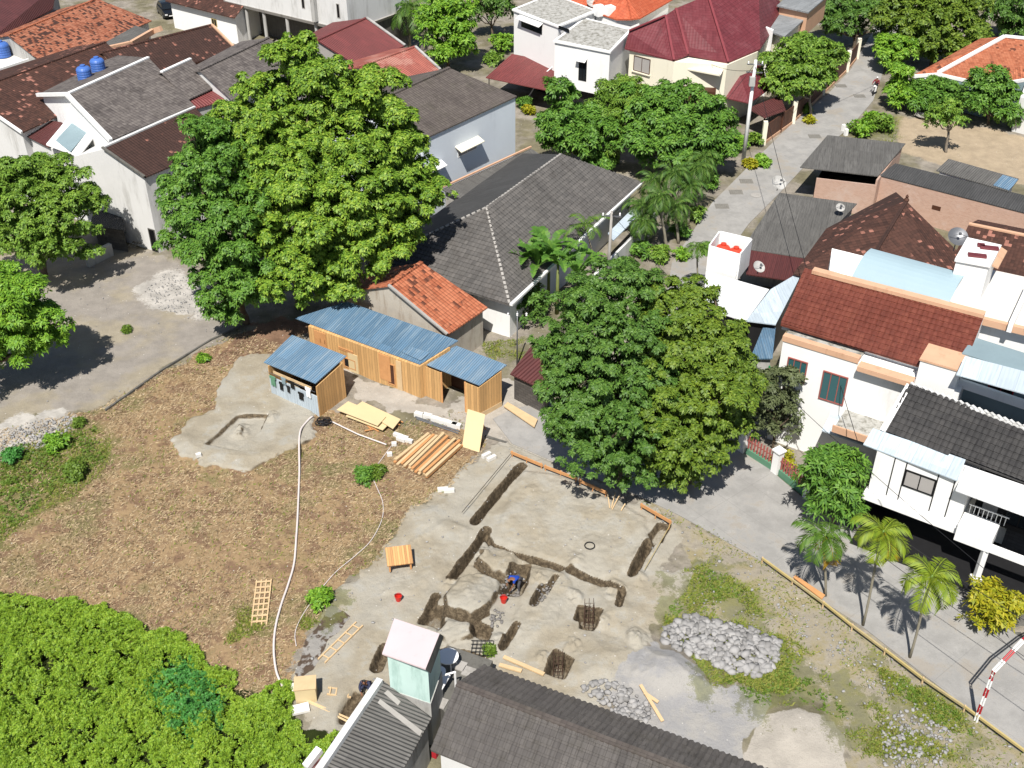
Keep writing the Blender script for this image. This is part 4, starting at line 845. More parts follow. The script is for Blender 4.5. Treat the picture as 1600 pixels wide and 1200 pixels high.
for pl in ([(976,75,6.3),(1053,94,6.3),(1040,24,9.0),(983,48,7.8)], [(1053,94,6.3),(1075,85,6.5),(1056,13,9.4),(1040,24,9.0)], [(1075,85,6.45),(1138,97,6.3),(1106,-8,10.2),(1056,13,9.4)], [(1138,97,6.3),(1188,76,6.3),(1230,12,6.3),(1185,-28,10.2),(1106,-8,10.2)]):
    plate('roof', pl, M['t_maroon'], t, .14)
for ln in ([(1053,94,6.35),(1040,24,9.05),(983,48,7.85)], [(1075,85,6.5),(1056,13,9.45)], [(1138,97,6.35),(1106,-8,10.25)]): cap(t, ln, plain('hip_tile', (150, 74, 80), .5, .2), .22, .1, 'hip_tiles', .03)
fo = [P(984,77,6.2), P(1053,96,6.2), P(1136,101,6.2), P(1184,80,6.2), P(1222,22,6.2), P(1150,-10,6.2), P(1045,22,6.2)]
m = MB(); walls(m, fo, [6.15]*7); m.build('wall', M['cream'], t); a, b = fo[0], fo[1]
window(t, a, b, (991,86), (1015,117), M['dark_wood'], M['pane_grey'], .05, 1, sill=M['cream']); window(t, a, fo[2], (1080,110), (1109,132), M['dark_wood'], M['black'], .05, 1, 'door')
t0, z1 = on_wall(a, b, 1001, 131); t1, z0 = on_wall(a, b, 1034, 150); sub_box('painted_band', a, b, t0, t1, z0-.2, z1, -.05, .05, M['red_brown_paint'], t)
plate('canopy_roof', [(1064,93,5.9),(1134,101,5.9),(1126,117,5.6),(1058,104,5.6)], M['cream'], t, .15)
sub_box('balcony', fo[1], fo[2], .1, 4.2, 2.9, 3.9, 0, 1.2, M['dark_wood'], t)
plate('porch_roof', [(1127,151,2.9),(1171,161,2.9),(1155,115,4.6)], M['t_maroon'], t, .1); plate('porch_roof', [(1171,161,2.9),(1200,140,2.9),(1191,97,4.6),(1155,115,4.6)], M['t_maroon'], t, .1)
plate('carport_roof', [(1168,169,2.5),(1219,149,2.6),(1228,172,2.4),(1195,184,2.3)], M['m_maroon'], t)
for px, py, zz in ((1170,168,2.5), (1195,182,2.3), (1225,171,2.4)): p = P(px, py, zz-.06); m = MB(); m.beam((p.x, p.y, -.1), p, .12, .12); m.build('post', M['dark_wood'], t)
q = [P(1190,44,6.6), P(1226,57,6.6), P(1266,22,6.6), P(1224,11,6.6)]; k = sum(q, Vector())/4
t = thing('house', 'pale house with flat grey roof slab above the street trees', 'house', (k.x, k.y, 0)); m = MB(); slab(m, q, .15); m.build('roof', M['asb_pale'], t); c = k
m = MB(); walls(m, [toward(p, c, .7) for p in q], [6.44]*4); m.build('wall', M['cream'], t)
q2 = [P(1218,10,7.4), P(1262,20,7.4), P(1292,-6,7.4), P(1245,-14,7.4)]; m = MB(); m.prism([Vector((p.x, p.y, 5)) for p in q2], q2); m.build('upper_wall', M['peach'], t); m = MB(); slab(m, [toward(p, sum(q2, Vector())/4, -.4) + Z1*.18 for p in q2], .15); m.build('upper_roof', M['asb_pale'], t)
m = MB(); m.prism([Vector((p.x, p.y, -.1)) for p in (P(1184,40,6.8), P(1208,48,6.8), P(1209,46,6.8), P(1185,38,6.8))], [P(1181,36,7.3), P(1208,48,6.8), P(1209,46,6.8), P(1183,35,7.3)]); m.build('wing_wall', M['white'], t)
# --- street fence at the far left of the street
ln = [(1192,226), (1238,193), (1285,148), (1322,112), (1338,92)]; W_ = [P(*p) for p in ln]; t = thing('street_fence', 'brown street fence with slim cream pillars along the far street', 'fence', W_[1])
for a, b in zip(W_, W_[1:]):
    m = MB(); wallp(m, toward(a, b, .25), toward(b, a, .25), .3, 1.9, .08); m.build('panel', M['brown_fence'], t); m = MB(); wallp(m, toward(a, b, .25), toward(b, a, .25), -.2, .295, .2); m.build('plinth', M['peach'], t)
for a in W_: m = MB(); m.beam((a.x, a.y, -.2), (a.x, a.y, 2.3), .4, .4); m.build('pillar', M['cream'], t)
# --- orange roofed house at the right edge
k = P(1560,110,3); t = thing('house', 'low house with orange tile roof and broad white ridge at right edge', 'house', (k.x, k.y, 0))
rf = plate('roof', [(1466,114,3.2),(1546,132,3.2),(1660,112,3.2),(1660,66,5.3),(1570,57,5.3)], M['t_orange'], t, .12); plate('roof', [(1428,117,3.2),(1466,114,3.2),(1570,57,5.3),(1532,60,4.6)], M['t_orange'], t, .12)
cap(rf, [(1466,114,3.25),(1570,57,5.35),(1660,66,5.35)], M['white'], .4, .2); cap(rf, [(1428,118,3.2),(1466,115,3.2),(1546,133,3.2),(1600,124,3.2)], M['white'], .2, .3, 'fascia', -.08)
fo = [P(1431,119,3.1), P(1468,117,3.1), P(1544,135,3.1), P(1650,118,3.1), P(1650,80,3.1), P(1535,72,3.1)]; m = MB(); walls(m, fo, [3.05]*6); m.build('wall', M['blue_grey'], t)
window(t, fo[0], fo[1], (1427,123), (1445,141), M['white'], M['black'], .08, 0); window(t, fo[0], fo[1], (1452,125), (1461,138), M['white'], M['pane'], .05, 1); window(t, fo[1], fo[2], (1476,130), (1486,142), M['white'], M['pane'], .05, 1)
q = [P(1580,205), P(1660,225), P(1700,160), P(1600,150)]; m = MB(); walls(m, q, [3.4, 3.4, 3.4, 3.4]); tag(m.build('garden_wall', M['white_dirty']), 'stained white garden wall block at the right edge of the sandy yard', 'wall')
# --- grey sheet roofs, salmon brick walls
t, W_, f_, _ = roof_shed('workshop', 'open workshop under a grey sheet roof beside the street', [(1250,261,3.3),(1372,275,3.3),(1415,224,3.5),(1293,211,3.5)], M['asb'], None)
fa, fb, fc, fd = (P(1277,272,3.1), P(1370,283,3.1), P(1408,232,3.1), P(1306,220,3.1))
m = MB(); wallp(m, fa, fb, -.1, 2.75, .15); m.build('wall', M['salmon'], t); m = MB(); wallp(m, fb, fc, -.1, 3.2, .15); m.build('wall', M['salmon'], t); m = MB(); wallp(m, fa, fd, -.1, 2.4, .08); m.build('side_panel', M['black'], t); m = MB(); wallp(m, fd, fc, -.1, 3.3, .1); m.build('back_wall', M['dark'], t)
t, W_, f_, _ = roof_shed('long_shed', 'long low salmon brick shed with narrow dark roof', [(1374,274,3.2),(1670,350,3.2),(1670,322,3.5),(1399,255,3.5)], M['asb_dark'], M['salmon'], inset=.12)
tt, zz = on_wall(f_[0], f_[1], 1463, 325); sub_box('vent_hole', f_[0], f_[1], tt-.35, tt+.35, zz-.18, zz+.18, -.1, .02, M['dark_wood'], t)
t, W_, f_, _ = roof_shed('shed', 'whitewashed shed with short grey roof and one bluish sheet', [(1463,266,3.6),(1577,299,3.6),(1592,279,3.9),(1482,248,3.9)], M['asb'], M['white_dirty'], inset=.2)
plate('roof_patch', [(1552,289,3.68),(1577,297,3.68),(1591,280,3.95),(1567,273,3.95)], M['galv_blue'], t, .04)
t, W_, f_, _ = roof_shed('shed', 'wide weathered grey sheet roof with small aerials at the street edge', [(1160,388,3.0),(1259,403,3.0),(1339,318,3.4),(1218,301,3.4)], M['asb'], M['grey_wall'], inset=.3)
plate('verandah_roof', [(1160,389,2.95),(1257,404,2.95),(1233,438,2.6),(1166,428,2.6)], M['m_maroon'], t)
k = P(1370,400,4); t = thing('house', 'house with pointed dark brown pyramid roof and scattered pale tiles', 'house', (k.x, k.y, 0)); ap = (1416,314,6.8)
rf = plate('roof', [(1240,427,4.0),(1335,448,4.0),ap,(1291,357,4.2)], M['t_brown'], t, .14); plate('roof', [(1335,448,4.0),(1485,476,4.0),(1508,404,4.1),ap], M['t_brown'], t, .14)
B_ = P(1400,300,4.0); m = MB(); slab(m, [P(1508,404,4.1), B_, P(*ap)], .14); slab(m, [B_, P(1291,357,4.2), P(*ap)], .14); m.build('roof', M['t_brown2'], t)
cap(rf, [ap, (1335,448,4.05)], M['t_brown2'], .25, .12, 'hip_tiles'); p = P(*ap); m = MB(); m.lathe(p, [(.16, -.05), (.2, .1), (.08, .25), (.12, .35), (.02, .5)], 10); m.build('finial', M['dark_wood'], rf)
fo = [P(1252,425,3.9), P(1335,443,3.9), P(1480,470,3.9), P(1498,405,3.9), P(1400,318,3.9), P(1298,362,3.9)]; m = MB(); walls(m, fo, [3.85]*6); m.build('wall', M['white_dirty'], t)
t, g = gable('house', 'house with dark brown mottled tile roof behind the white stair tower', (1514,350), (1670,382), (1484,414), (1645,450), 5.4, 4.0, M['t_brown'], M['peach'], cap=M['peach'])
# --- low white sheet roofs by the street corner
t, W_, f_, _ = roof_shed('carport', 'carport under a plain brilliant white sheet roof', [(1100,480,3.1),(1165,502,3.1),(1202,452,3.5),(1103,424,3.5)], M['white_sheet'], M['dark'], inset=.3)
t, W_, f_, _ = roof_shed('carport', 'carport under a pale grey sheet roof against the red-brown house', [(1166,501,3.1),(1212,507,3.1),(1256,421,3.8),(1204,452,3.6)], M['pale_sheet'], M['dark'], inset=.3)
t, W_, f_, _ = roof_shed('lean_to', 'small bluish grey lean-to roof between the tall tree and white house', [(1172,560,2.3),(1207,560,2.3),(1212,512,2.6),(1192,512,2.6)], M['galv_blue2'], M['grey_wall'], inset=.2)
q = [P(1104,421,3.4), P(1151,435,3.4), P(1170,410,3.4), P(1120,398,3.4)]; k = sum(q, Vector())/4; t = thing('tank_stand', 'white open box holding orange water tanks on the roof', 'tank stand', k); c = k
for a, b in zip(q, q[1:]+q[:1]): m = MB(); wallp(m, toward(a, b, .06), toward(b, a, .06), 3.2, 5.3, .1); m.build('wall', M['white'], t)
m = MB(); m.prism([Vector((p.x, p.y, 3.1)) for p in q], [Vector((p.x, p.y, 3.3)) for p in q]); m.build('floor', M['concrete'], t)
TANKS = [(c + (q[0]-q[1])*.2 - Vector((0, 0, .1)), 'tank_orange', 'orange water tank at left inside the white open box'), (c + (q[1]-q[0])*.22 - Vector((0, 0, .1)), 'tank_orange', 'orange water tank at right inside the white open box')]
# --- big white house with red-brown roof
a = P(1224,530,7.2); u = P(1340,565,7.2)-a; u.z = 0; u.normalize(); n = Vector((-u.y, u.x, 0)); b = a + u*(on_wall(a, a+u*9, 1500, 610)[0]); k = a + u*6 + n*4
t = thing('house', 'large white house with glossy red-brown tile roof and roof terrace', 'house', (k.x, k.y, 0))
m = MB(); walls(m, [a, b, b+n*9, a+n*9], [7.15]*4); m.build('wall', M['white'], t)
RR = [P(1257,420,9.7), P(1538,493,9.7), P(1500,590,7.65), P(1220,506,7.65)]
m = MB(); slab(m, [RR[3], RR[2], RR[1], RR[0]], .14); tile_geo(m, [RR[3], RR[2], RR[1], RR[0]], .3, .34, .06); rf = m.build('roof', M['t_redbrown'], t)
m = MB(); m.prism([Vector((p.x, p.y, 7.1)) for p in (toward(RR[3], RR[0], .4), toward(RR[2], RR[1], .4), RR[1], RR[0])], [toward(RR[3], RR[0], .4)-Z1*.1, toward(RR[2], RR[1], .4)-Z1*.1, RR[1]-Z1*.16, RR[0]-Z1*.16]); m.build('gable_wall', M['white'], t)
m = MB(); m.beam(RR[0].lerp(RR[1], .05)+Z1*.05, RR[1]+Z1*.05, .5, .22); m.build('ridge_cap', M['peach'], rf)
tA, _ = on_wall(a, b, 1342, 563); sub_box('parapet', a, b, -.05, tA, 7.1, 7.45, -.35, .06, M['peach'], t); sub_box('ledge', a, b, -.03, tA, 7.16, 7.3, -1.5, -.36, M['flat_dirty'], t)
tB, _ = on_wall(a, b, 1430, 590); sub_box('cornice', a, b, tA+.1, tB, 6.95, 7.25, -.1, .55, M['peach'], t)
tC, _ = on_wall(a, b, 1432, 590); tD, _ = on_wall(a, b, 1492, 608); bo = sub_box('parapet_block', a, b, tC, tD, 6.6, 8.5, -1.6, .1, M['white'], t)
sub_box('coping', a, b, tC-.06, tD+.06, 8.5, 8.62, -1.65, .16, M['peach'], bo)
for tl, br in (((1287,578),(1317,634)), ((1232,557),(1257,600))): window(t, a, b, tl, br, M['salmon_paint'], M['pane_teal'], .07, 2)
for tl, br in (((1352,573),(1361,586)), ((1383,583),(1394,597))): window(t, a, b, tl, br, M['white'], M['black'], .03, 0)
q = [P(1325,622,3.2), P(1392,642,3.2), P(1382,662,3.1), P(1310,640,3.1)]
tE, _ = on_wall(a, b, 1325, 622); tF, _ = on_wall(a, b, 1392, 640); sub_box('porch_slab', a, b, tE, tF, 3.6, 3.85, 0, 1.9, M['flat_dirty'], t); sub_box('porch_edge', a, b, tE-.1, tF, 3.5, 3.95, 1.9, 2.0, M['peach'], t)
plate('canopy_roof', [(1284,672,3.0),(1352,696,3.0),(1376,664,3.4),(1302,638,3.4)], M['pale_sheet'], t)
cn = lambda s, h: [RR[0]]  # arched canopy over the roof yard
V, Q = [], []; e0, e1, f1, f0 = P(1331,432,9.7), P(1481,478,9.7), P(1509,428,10.6), P(1361,388,10.6)
for i in range(9):
    s = i/8; up = Z1*(math.sin(s*math.pi)*.35)
    V += [e0.lerp(f0, s)+up, e1.lerp(f1, s)+up]
mb = MB(); mb.add(V + [p - Z1*.06 for p in V], [[2*i, 2*i+1, 2*i+3, 2*i+2] for i in range(8)] + [[18+2*i, 18+2*i+2, 18+2*i+3, 18+2*i+1] for i in range(8)]); mb.build('arched_canopy', M['arch_sheet'], t, smooth=False, fixn=False)
m = MB(); qq = [P(1296,421,9.5), P(1333,434,9.5), P(1349,400,10.4), P(1300,388,10.4)]; m.prism([Vector((p.x, p.y, 7.1)) for p in qq], qq); m.build('white_gable', M['white'], t)
for px, py, zz in ((1333,433,9.7), (1480,477,9.7), (1507,430,10.5), (1363,390,10.5)): p = P(px, py, zz-.08); m = MB(); m.beam((p.x, p.y, 7), p, .1, .1); m.build('post', M['white'], t)
qq = [P(1500,492,9.0), P(1680,537,9.0), P(1680,450,9.0), P(1518,415,9.0), P(1484,470,9.0)]; m = MB(); m.prism([Vector((p.x, p.y, 0)) for p in qq], [Vector((p.x, p.y, 8.97)) for p in qq]); m.build('terrace_wall', M['white'], t)
m = MB(); m.prism([Vector((p.x, p.y, 8.98)) for p in qq], [Vector((p.x, p.y, 9.02)) for p in qq]); m.build('terrace', M['terrace'], t)
cap(t, [(1500,492,9.2),(1680,537,9.2)], M['peach'], .3, .4, 'parapet', .0); cap(t, [(1578,512,9.4),(1606,450,9.4)], M['white'], .25, .6, 'parapet', .0)
qq = [P(1495,404,11.6), P(1546,413,11.6), P(1562,384,11.6), P(1513,373,11.6)]; m = MB(); m.prism([Vector((p.x, p.y, 8)) for p in qq], [Vector((p.x, p.y, 11.45)) for p in qq]); tw = m.build('stair_tower', M['white'], t)
m = MB(); m.prism([Vector((p.x, p.y, 11.46)) for p in [toward(p, sum(qq, Vector())/4, -.15) for p in qq]], [Vector((p.x, p.y, 11.62)) for p in [toward(p, sum(qq, Vector())/4, -.15) for p in qq]]); m.build('tower_roof', M['white'], tw)
for px, py in ((1527,399), (1533,383), (1546,387)): p = P(px, py, 11.7); m = MB(); m.box(p, (1.0 if px < 1530 or px > 1540 else .4, .35, .12), -.25); m.build('tile_stack', M['t_maroon'], tw)
plate('side_slab', [(1546,412,11.0),(1560,418,10.6),(1574,392,10.6),(1562,384,11.0)], M['peach'], t, .1)
# --- white house with charcoal roof
r0, r1, e0, e1 = P(1421,602,7.4), P(1680,700,7.4), P(1380,673,5.9), P(1640,768,5.9)
t, g = gable('house', 'white house with charcoal tile roof, white canopies and dark carport', r0, r1, e0, e1, 7.4, 5.9, M['t_charcoal'], M['white'], cap=M['white_dirty'], inset=2.3, geo=(.3, .36, .06))
cap(g['roof'], [(1421,602,7.42),(1379,674,5.92)], M['white'], .3, .2, 'verge_board', 0); cap(g['roof'], [(1545,645,7.42),(1508,718,5.92)], M['black'], .12, .1, 'joint', 0)
mb = MB()
for i in range(26): p = r0.lerp(r1, (i+.5)/26); mb.box(p+Z1*.12, (.14, .3, .14), .3)
mb.build('ridge_studs', M['white_dirty'], g['roof'])
a, b = P(1356,766,2.75), P(1498,819,2.75); a.z = b.z = 0; d = (b-a).normalized(); n = Vector((-d.y, d.x, 0)); L = (b-a).length
m = MB(); m.prism([p + Z1*2.75 for p in (a, b, b+n*4.5, a+n*4.5)], [p + Z1*5.5 for p in (a, b, b+n*4.5, a+n*4.5)]); m.build('upper_wall', M['white'], t)
window(t, a, b, (1416,733), (1457,775), M['black'], M['pane_grey'], .06, 1)
for px in (1388, 1408, 1462, 1490): tt, _ = on_wall(a, b, px, 760); sub_box('panel_joint', a, b, tt-.03, tt+.03, 2.76, 5.48, -.02, .015, M['dark'], t)
sub_box('floor_slab', a, b, -.15, L+.2, 2.35, 2.72, -.5, .35, M['white'], t); sub_box('floor_trim', a, b, -.1, L+.1, 2.73, 2.85, -.1, .18, M['white'], t)
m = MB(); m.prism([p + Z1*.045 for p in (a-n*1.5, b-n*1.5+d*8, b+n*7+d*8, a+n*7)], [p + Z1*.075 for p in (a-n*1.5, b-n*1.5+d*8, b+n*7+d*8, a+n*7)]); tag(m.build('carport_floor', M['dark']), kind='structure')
m = MB(); walls(m, [a+n*3.6, b+n*3.6, b+n*7+d*10, a+n*7], [2.34]*4); m.build('carport_wall', M['dark'], t)
m = MB(); wallp(m, a+n*.2, a+n*3.6, -.1, 2.34, .2); m.build('carport_wall', M['dark'], t)
plate('canopy_roof', [(1349,694,5.55),(1496,751,5.55),(1509,718,5.95),(1364,669,5.95)], M['pale_sheet'], t, .06); plate('canopy_roof', [(1493,766,5.3),(1680,835,5.3),(1680,785,5.75),(1509,727,5.75)], M['white_sheet'], t, .06)
b2 = b + n*1.6 + d*.3; m = MB(); m.prism([p + Z1*2.3 for p in (b2, b2+d*9, b2+d*9+n*3, b2+n*3)], [p + Z1*5.2 for p in (b2, b2+d*9, b2+d*9+n*3, b2+n*3)]); m.build('balcony_wall', M['dark'], t)
window_m(t, b2, b2+d*9, .3, 1.2, 2.6, 4.9, M['black'], M['pane_grey'], .05, 0); window_m(t, b2, b2+d*9, 1.5, 3.0, 2.6, 4.9, M['black'], M['pane'], .05, 1)
sub_box('slate_cladding', b2, b2+d*9, 3.3, 9, 2.3, 4.6, 0, .08, M['slate'], t)
m = MB(); walls(m, [b2+d*1.8+n*.4, b2+d*9+n*.4, b2+d*9+n*3, b2+d*1.8+n*3], [2.3]*4); m.build('ground_floor_wall', M['slate'], t)
p0, p1 = P(1490,842,2.3), P(1545,863,2.3); p0.z = p1.z = 0; dd = (p1-p0).normalized(); nn = Vector((-dd.y, dd.x, 0)); LL = (p1-p0).length
sub_box('balcony_front', p0, p1, 0, LL, 2.25, 3.25, -1.3, 0, M['white'], t); sub_box('beam', p0, p1, LL+.002, LL+6, 2.25, 2.65, -.3, -.05, M['white'], t)
m = MB(); c_ = p1 - dd*.2 + nn*.2; m.beam((c_.x, c_.y, -.1), (c_.x, c_.y, 2.24), .28, .28); m.box((c_.x, c_.y, .12), (.5, .5, .3)); m.build('column', M['white'], t)
m = MB()
for i in range(9): q = p0 + dd*(.2+i*.22) + nn*1.28; m.beam((q.x, q.y, 3.24), (q.x, q.y, 3.8), .03, .03)
q0, q1 = p0 + dd*.1 + nn*1.28, p0 + dd*2.1 + nn*1.28; m.beam((q0.x, q0.y, 3.8), (q1.x, q1.y, 3.8), .06, .05); m.build('railing', M['white'], t)
# rear part of the charcoal roofed house
rb0, rb1 = P(1492,592,7.0), P(1680,655,7.0); rb0.z = rb1.z = 0; dd = (rb1-rb0).normalized(); nn = Vector((-dd.y, dd.x, 0))
m = MB(); m.prism([Vector((p.x, p.y, 0)) for p in (rb0, rb1, rb1+nn*2, rb0+nn*2)], [Vector((p.x, p.y, 8.7)) for p in (rb0, rb1, rb1+nn*2, rb0+nn*2)]); m.build('rear_wall', M['blue_grey'], t)
window(t, rb0, rb1, (1546,597), (1581,624), M['paint_red'], M['black'], .05, 1, 'door'); window(t, rb0, rb1, (1508,581), (1524,590), M['white'], M['black'], .04, 0)
plate('canopy_roof', [(1494,585,8.85),(1690,640,8.85),(1690,603,9.3),(1508,556,9.3)], M['pale_sheet'], t, .06)
sub_box('parapet', rb0, rb1, 0, 9, 7.0, 7.5, .5, .7, M['white'], t)
# --- front fence of the big white house, gate pillars
ln = [(1160,705), (1212,738), (1262,778)]; W_ = [P(*p) for p in ln]; t = thing('front_fence', 'low green wall with salmon railings and white pillars along the road', 'fence', W_[1])
for a_, b_ in zip(W_, W_[1:]):
    m = MB(); wallp(m, toward(a_, b_, .3), toward(b_, a_, .3), -.1, .45, .2); m.build('plinth', M['green_wall'], t); m = MB(); nb = int((b_-a_).length/.22)
    for i in range(nb): p = a_.lerp(b_, (i+.7)/(nb+.4)); m.beam((p.x, p.y, .44), (p.x, p.y, 1.35), .1, .05)
    m.beam(a_+Z1*1.0, b_+Z1*1.0, .05, .06); m.build('railing', M['salmon_paint'], t)
for p in W_: m = MB(); m.box((p.x, p.y, .7), (.45, .45, 1.8), .6); m.box((p.x, p.y, 1.64), (.6, .6, .1), .6); m.build('pillar', M['white'], t)
q0, q1 = P(1196,612), P(1216,612); m = MB(); wallp(m, q0, q1, -.1, 1.9, .08); m.beam((q0.x, q0.y, -.1), (q0.x, q0.y, 2.0), .1, .1); m.beam((q1.x, q1.y, -.1), (q1.x, q1.y, 2.0), .1, .1); tag(m.build('garden_gate', M['green_paint']), 'bright green metal gate between tall tree and white house', 'gate')
# --- bottom edge: grey tile roof, sheet roofed shed, mint tower
R0 = P(714,1069,5.4); B0 = P(755,1041,4.0); R1 = P(1062,1200,5.4); B1 = P(1240,1204,4.0)
rd = (R1-R0).normalized(); off = B0-R0; off.z = 0; off -= rd*off.dot(rd); R1x = R0 + rd*19
E0 = R0 - off; E1 = R1x - off; E0.z = E1.z = 4.0
offb = B0-R0; 
t, g = gable('house', 'house with long weathered grey-brown tile roof at the bottom edge', R0, R1x, E0*1.0, E1*1.0, 5.4, 4.0, M['t_long'], M['white_dirty'], cap=M['t_mossy'], inset=.4, geo=(.26, .36, .07))
sub_box('red_fascia', g['E0'], g['R0'], .2, (g['R0']-g['E0']).length*.9, 3.2, 3.7, -.1, .1, M['paint_red'], t)
q = [P(597,1062,3.1), P(674,1122,2.9), P(612,1235,2.9), P(500,1205,3.1)]; k = sum(q, Vector())/4; t = thing('shed', 'narrow shed with dark corrugated roof and pale parapet at bottom', 'shed', (k.x, k.y, 0))
m = MB(); slab(m, q, .07); rf = m.build('roof', M['asb'], t); m = MB(); walls(m, [toward(p, k, .2) for p in q], [2.95, 2.75, 2.75, 2.95]); m.build('wall', M['grey_wall'], t)
cap(t, [(594,1064,3.2),(497,1207,3.2)], M['white_dirty'], .3, .35, 'parapet', .0)
plate('roof_patch', [(590,1098,3.08),(594,1092,3.08),(660,1142,2.92),(656,1150,2.92)], M['concrete'], rf, .03); plate('roof_patch', [(600,1083,3.08),(606,1078,3.08),(626,1096,3.04),(622,1102,3.04)], M['concrete'], rf, .03)
q = [P(597,1021,5.3), P(665,1045,5.7), P(687,990,5.7), P(616,966,5.3)]; k = sum(q, Vector())/4; t = thing('roof_tower', 'mint green tower hut with slanting pale pink lid', 'tower', (k.x, k.y, 0))
m = MB(); slab(m, q, .08); rf = m.build('roof', M['pinkwhite'], t); s2 = [q[1], P(673,1050,5.1), P(693,994,5.1), q[2]]; m = MB(); slab(m, s2, .08); m.build('roof_side', M['concrete_dark'], t)  # right slope of the lid is unlit: its shade is painted as a dark tone
fo = [toward(p, k, .22) for p in (q[0], s2[1], s2[2], q[3])]; m = MB(); walls(m, fo, [5.12, 4.95, 4.95, 5.12], 2.9); m.build('wall', M['mint'], t); m = MB(); walls(m, [toward(p, k, -.06) for p in fo], [2.9, 2.9, 2.9, 2.9]); m.build('base', M['grey_wall'], t)
t, W_, f_, _ = roof_shed('shed', 'corner of a brown roofed white shed at the bottom edge', [(482,1196,2.6),(520,1172,2.9),(545,1215,2.9),(500,1235,2.6)], M['m_maroon'], M['white'])
cap(t, [(478,1200,2.7),(500,1172,2.9)], M['white'], .3, .3, 'parapet')
# --- low walls in the left lot, block hut under the left tree
ln = [(165,642), (255,578), (330,532), (377,510)]; mb = MB()
for a_, b_ in zip(ln, ln[1:]): wallp(mb, P(*a_), P(*b_), -.1, .12, .12)
tag(mb.build('kerb_wall', M['concrete_dark']), 'low dark kerb wall between the grey lot and dry grass', 'wall')
m = MB(); wallp(m, P(138,417), P(176,398), -.1, 1.0, .35); tag(m.build('broken_wall', M['grey_wall']), 'short stub of broken grey wall beside the round tree', 'wall')
t, W_, f_, _ = roof_shed('hut', 'small dark block hut half hidden behind the round tree', [(140,352,2.0),(196,360,2.0),(186,322,2.4),(150,318,2.4)], M['asb_dark'], M['block'])
# ---------------------------------------------------------------- trees and plants
tree('broadleaf_tree', 'tallest broad tree with bright yellow-green leaves in the middle left', (470,478), [(455,95,38,1),(490,130,45,1),(420,160,48,1),(530,165,55,1),(585,160,45,2),(380,215,50,1),(450,215,62,0),(530,230,66,0),(600,215,50,1),(635,240,38,1),(400,270,55,-1),(470,290,65,-2),(550,300,66,-2),(620,300,55,0),(655,300,32,1),(390,330,50,-2),(450,350,60,-3),(530,365,62,-3),(600,370,52,-2),(640,365,32,-1),(470,415,52,-4),(540,425,46,-4),(500,450,34,-4),(345,245,28,1)], M['leaf_big'], L=.21, W=.135, k=7, dens=15, trunk_r=.45)
tree('broadleaf_tree', 'deep green tree standing against the left flank of the tallest tree', (385,505), [(315,215,34,1),(345,260,42,0),(295,270,34,1),(300,325,42,0),(350,330,48,-1),(285,375,28,1),(335,395,48,-1),(385,400,45,-2),(360,450,46,-2),(400,455,36,-2),(350,480,26,-2),(395,310,38,-1)], M['leaf_dark'], L=.22, W=.125, k=7, dens=12, trunk_r=.28)
tree('round_tree', 'round dense tree at the left edge beside the stained white house', (70,432), [(55,285,42,1),(100,300,42,1),(20,285,34,1),(-15,320,40,0),(40,330,48,-1),(100,345,44,-1),(135,320,24,1),(60,375,44,-2),(110,385,34,-1),(15,370,36,-1),(80,268,30,2)], M['leaf_mid'], L=.21, W=.12, k=7, dens=12, trunk_r=.28, cs=.5)
tree('broadleaf_tree', 'fresh green tree cut by the left edge with shadow on the grey lot', (-30,600), [(-5,455,38,1),(30,465,36,0),(-40,490,50,0),(45,505,40,0),(75,500,24,0),(10,520,42,-1),(40,545,30,-1),(-20,560,40,-1),(75,530,20,0),(5,440,26,1)], M['leaf_fresh'], L=.24, W=.11, k=7, dens=10.5, trunk_r=.22)
tree('tamarind_tree', 'tall dark green fine leaved tree overhanging the building site', (965,752), [(905,480,42,1),(955,450,42,2),(1000,450,34,2),(870,540,34,1),(925,540,58,0),(985,520,48,0),(885,600,40,0),(945,610,62,-1),(900,660,42,-1),(965,670,58,-2),(920,705,40,-2),(985,725,40,-2),(1010,600,45,-1),(955,720,30,-2)], M['leaf_tam'], L=.17, W=.1, k=8, dens=17, trunk_r=.35, flat=.85, inner=.25, cs=.38)
tree('broadleaf_tree', 'tall olive yellow tree close beside the dark fine leaved tree', (1075,752), [(1045,470,34,2),(1085,470,32,2),(1050,515,50,1),(1105,520,46,1),(1130,560,40,0),(1060,570,60,0),(1150,590,30,0),(1115,600,52,-1),(1040,625,50,-1),(1090,640,58,-1),(1155,625,28,0),(1130,665,40,-1),(1060,680,50,-2),(1100,710,40,-2),(1040,715,38,-2),(1060,745,26,-2)], M['leaf_olive'], L=.19, W=.115, k=7, dens=15, trunk_r=.35, inner=.25, cs=.36)
tree('broadleaf_tree', 'leafy garden tree behind the hip roofed house, left of the group', (915,262), [(880,150,20,1),(875,185,26,0),(915,195,28,0),(905,225,30,-1),(945,215,30,-1),(880,220,22,0),(935,245,22,-1),(860,205,18,0)], M['leaf_dark'], L=.34, W=.17, k=6, dens=8, trunk_r=.2, inner=.3)
tree('feathery_tree', 'feathery yellowish green tree in front of the white box house', (965,255), [(965,150,26,1),(990,165,28,0),(950,180,28,0),(985,195,28,-1),(960,215,24,-1),(985,140,16,1)], M['leaf_mid'], L=.36, W=.1, k=8, dens=6, trunk_r=.18)
tree('broadleaf_tree', 'wide garden tree with rounded crown in front of the cream house', (1060,270), [(1010,170,30,1),(1050,155,30,2),(1090,175,34,1),(1120,195,26,1),(1030,200,36,0),(1075,210,38,0),(1115,220,28,0),(1000,225,30,-1),(1045,240,32,-1),(1090,240,30,-1),(1130,235,20,0)], M['leaf_dark'], L=.34, W=.18, k=6, dens=8, trunk_r=.24, inner=.3)
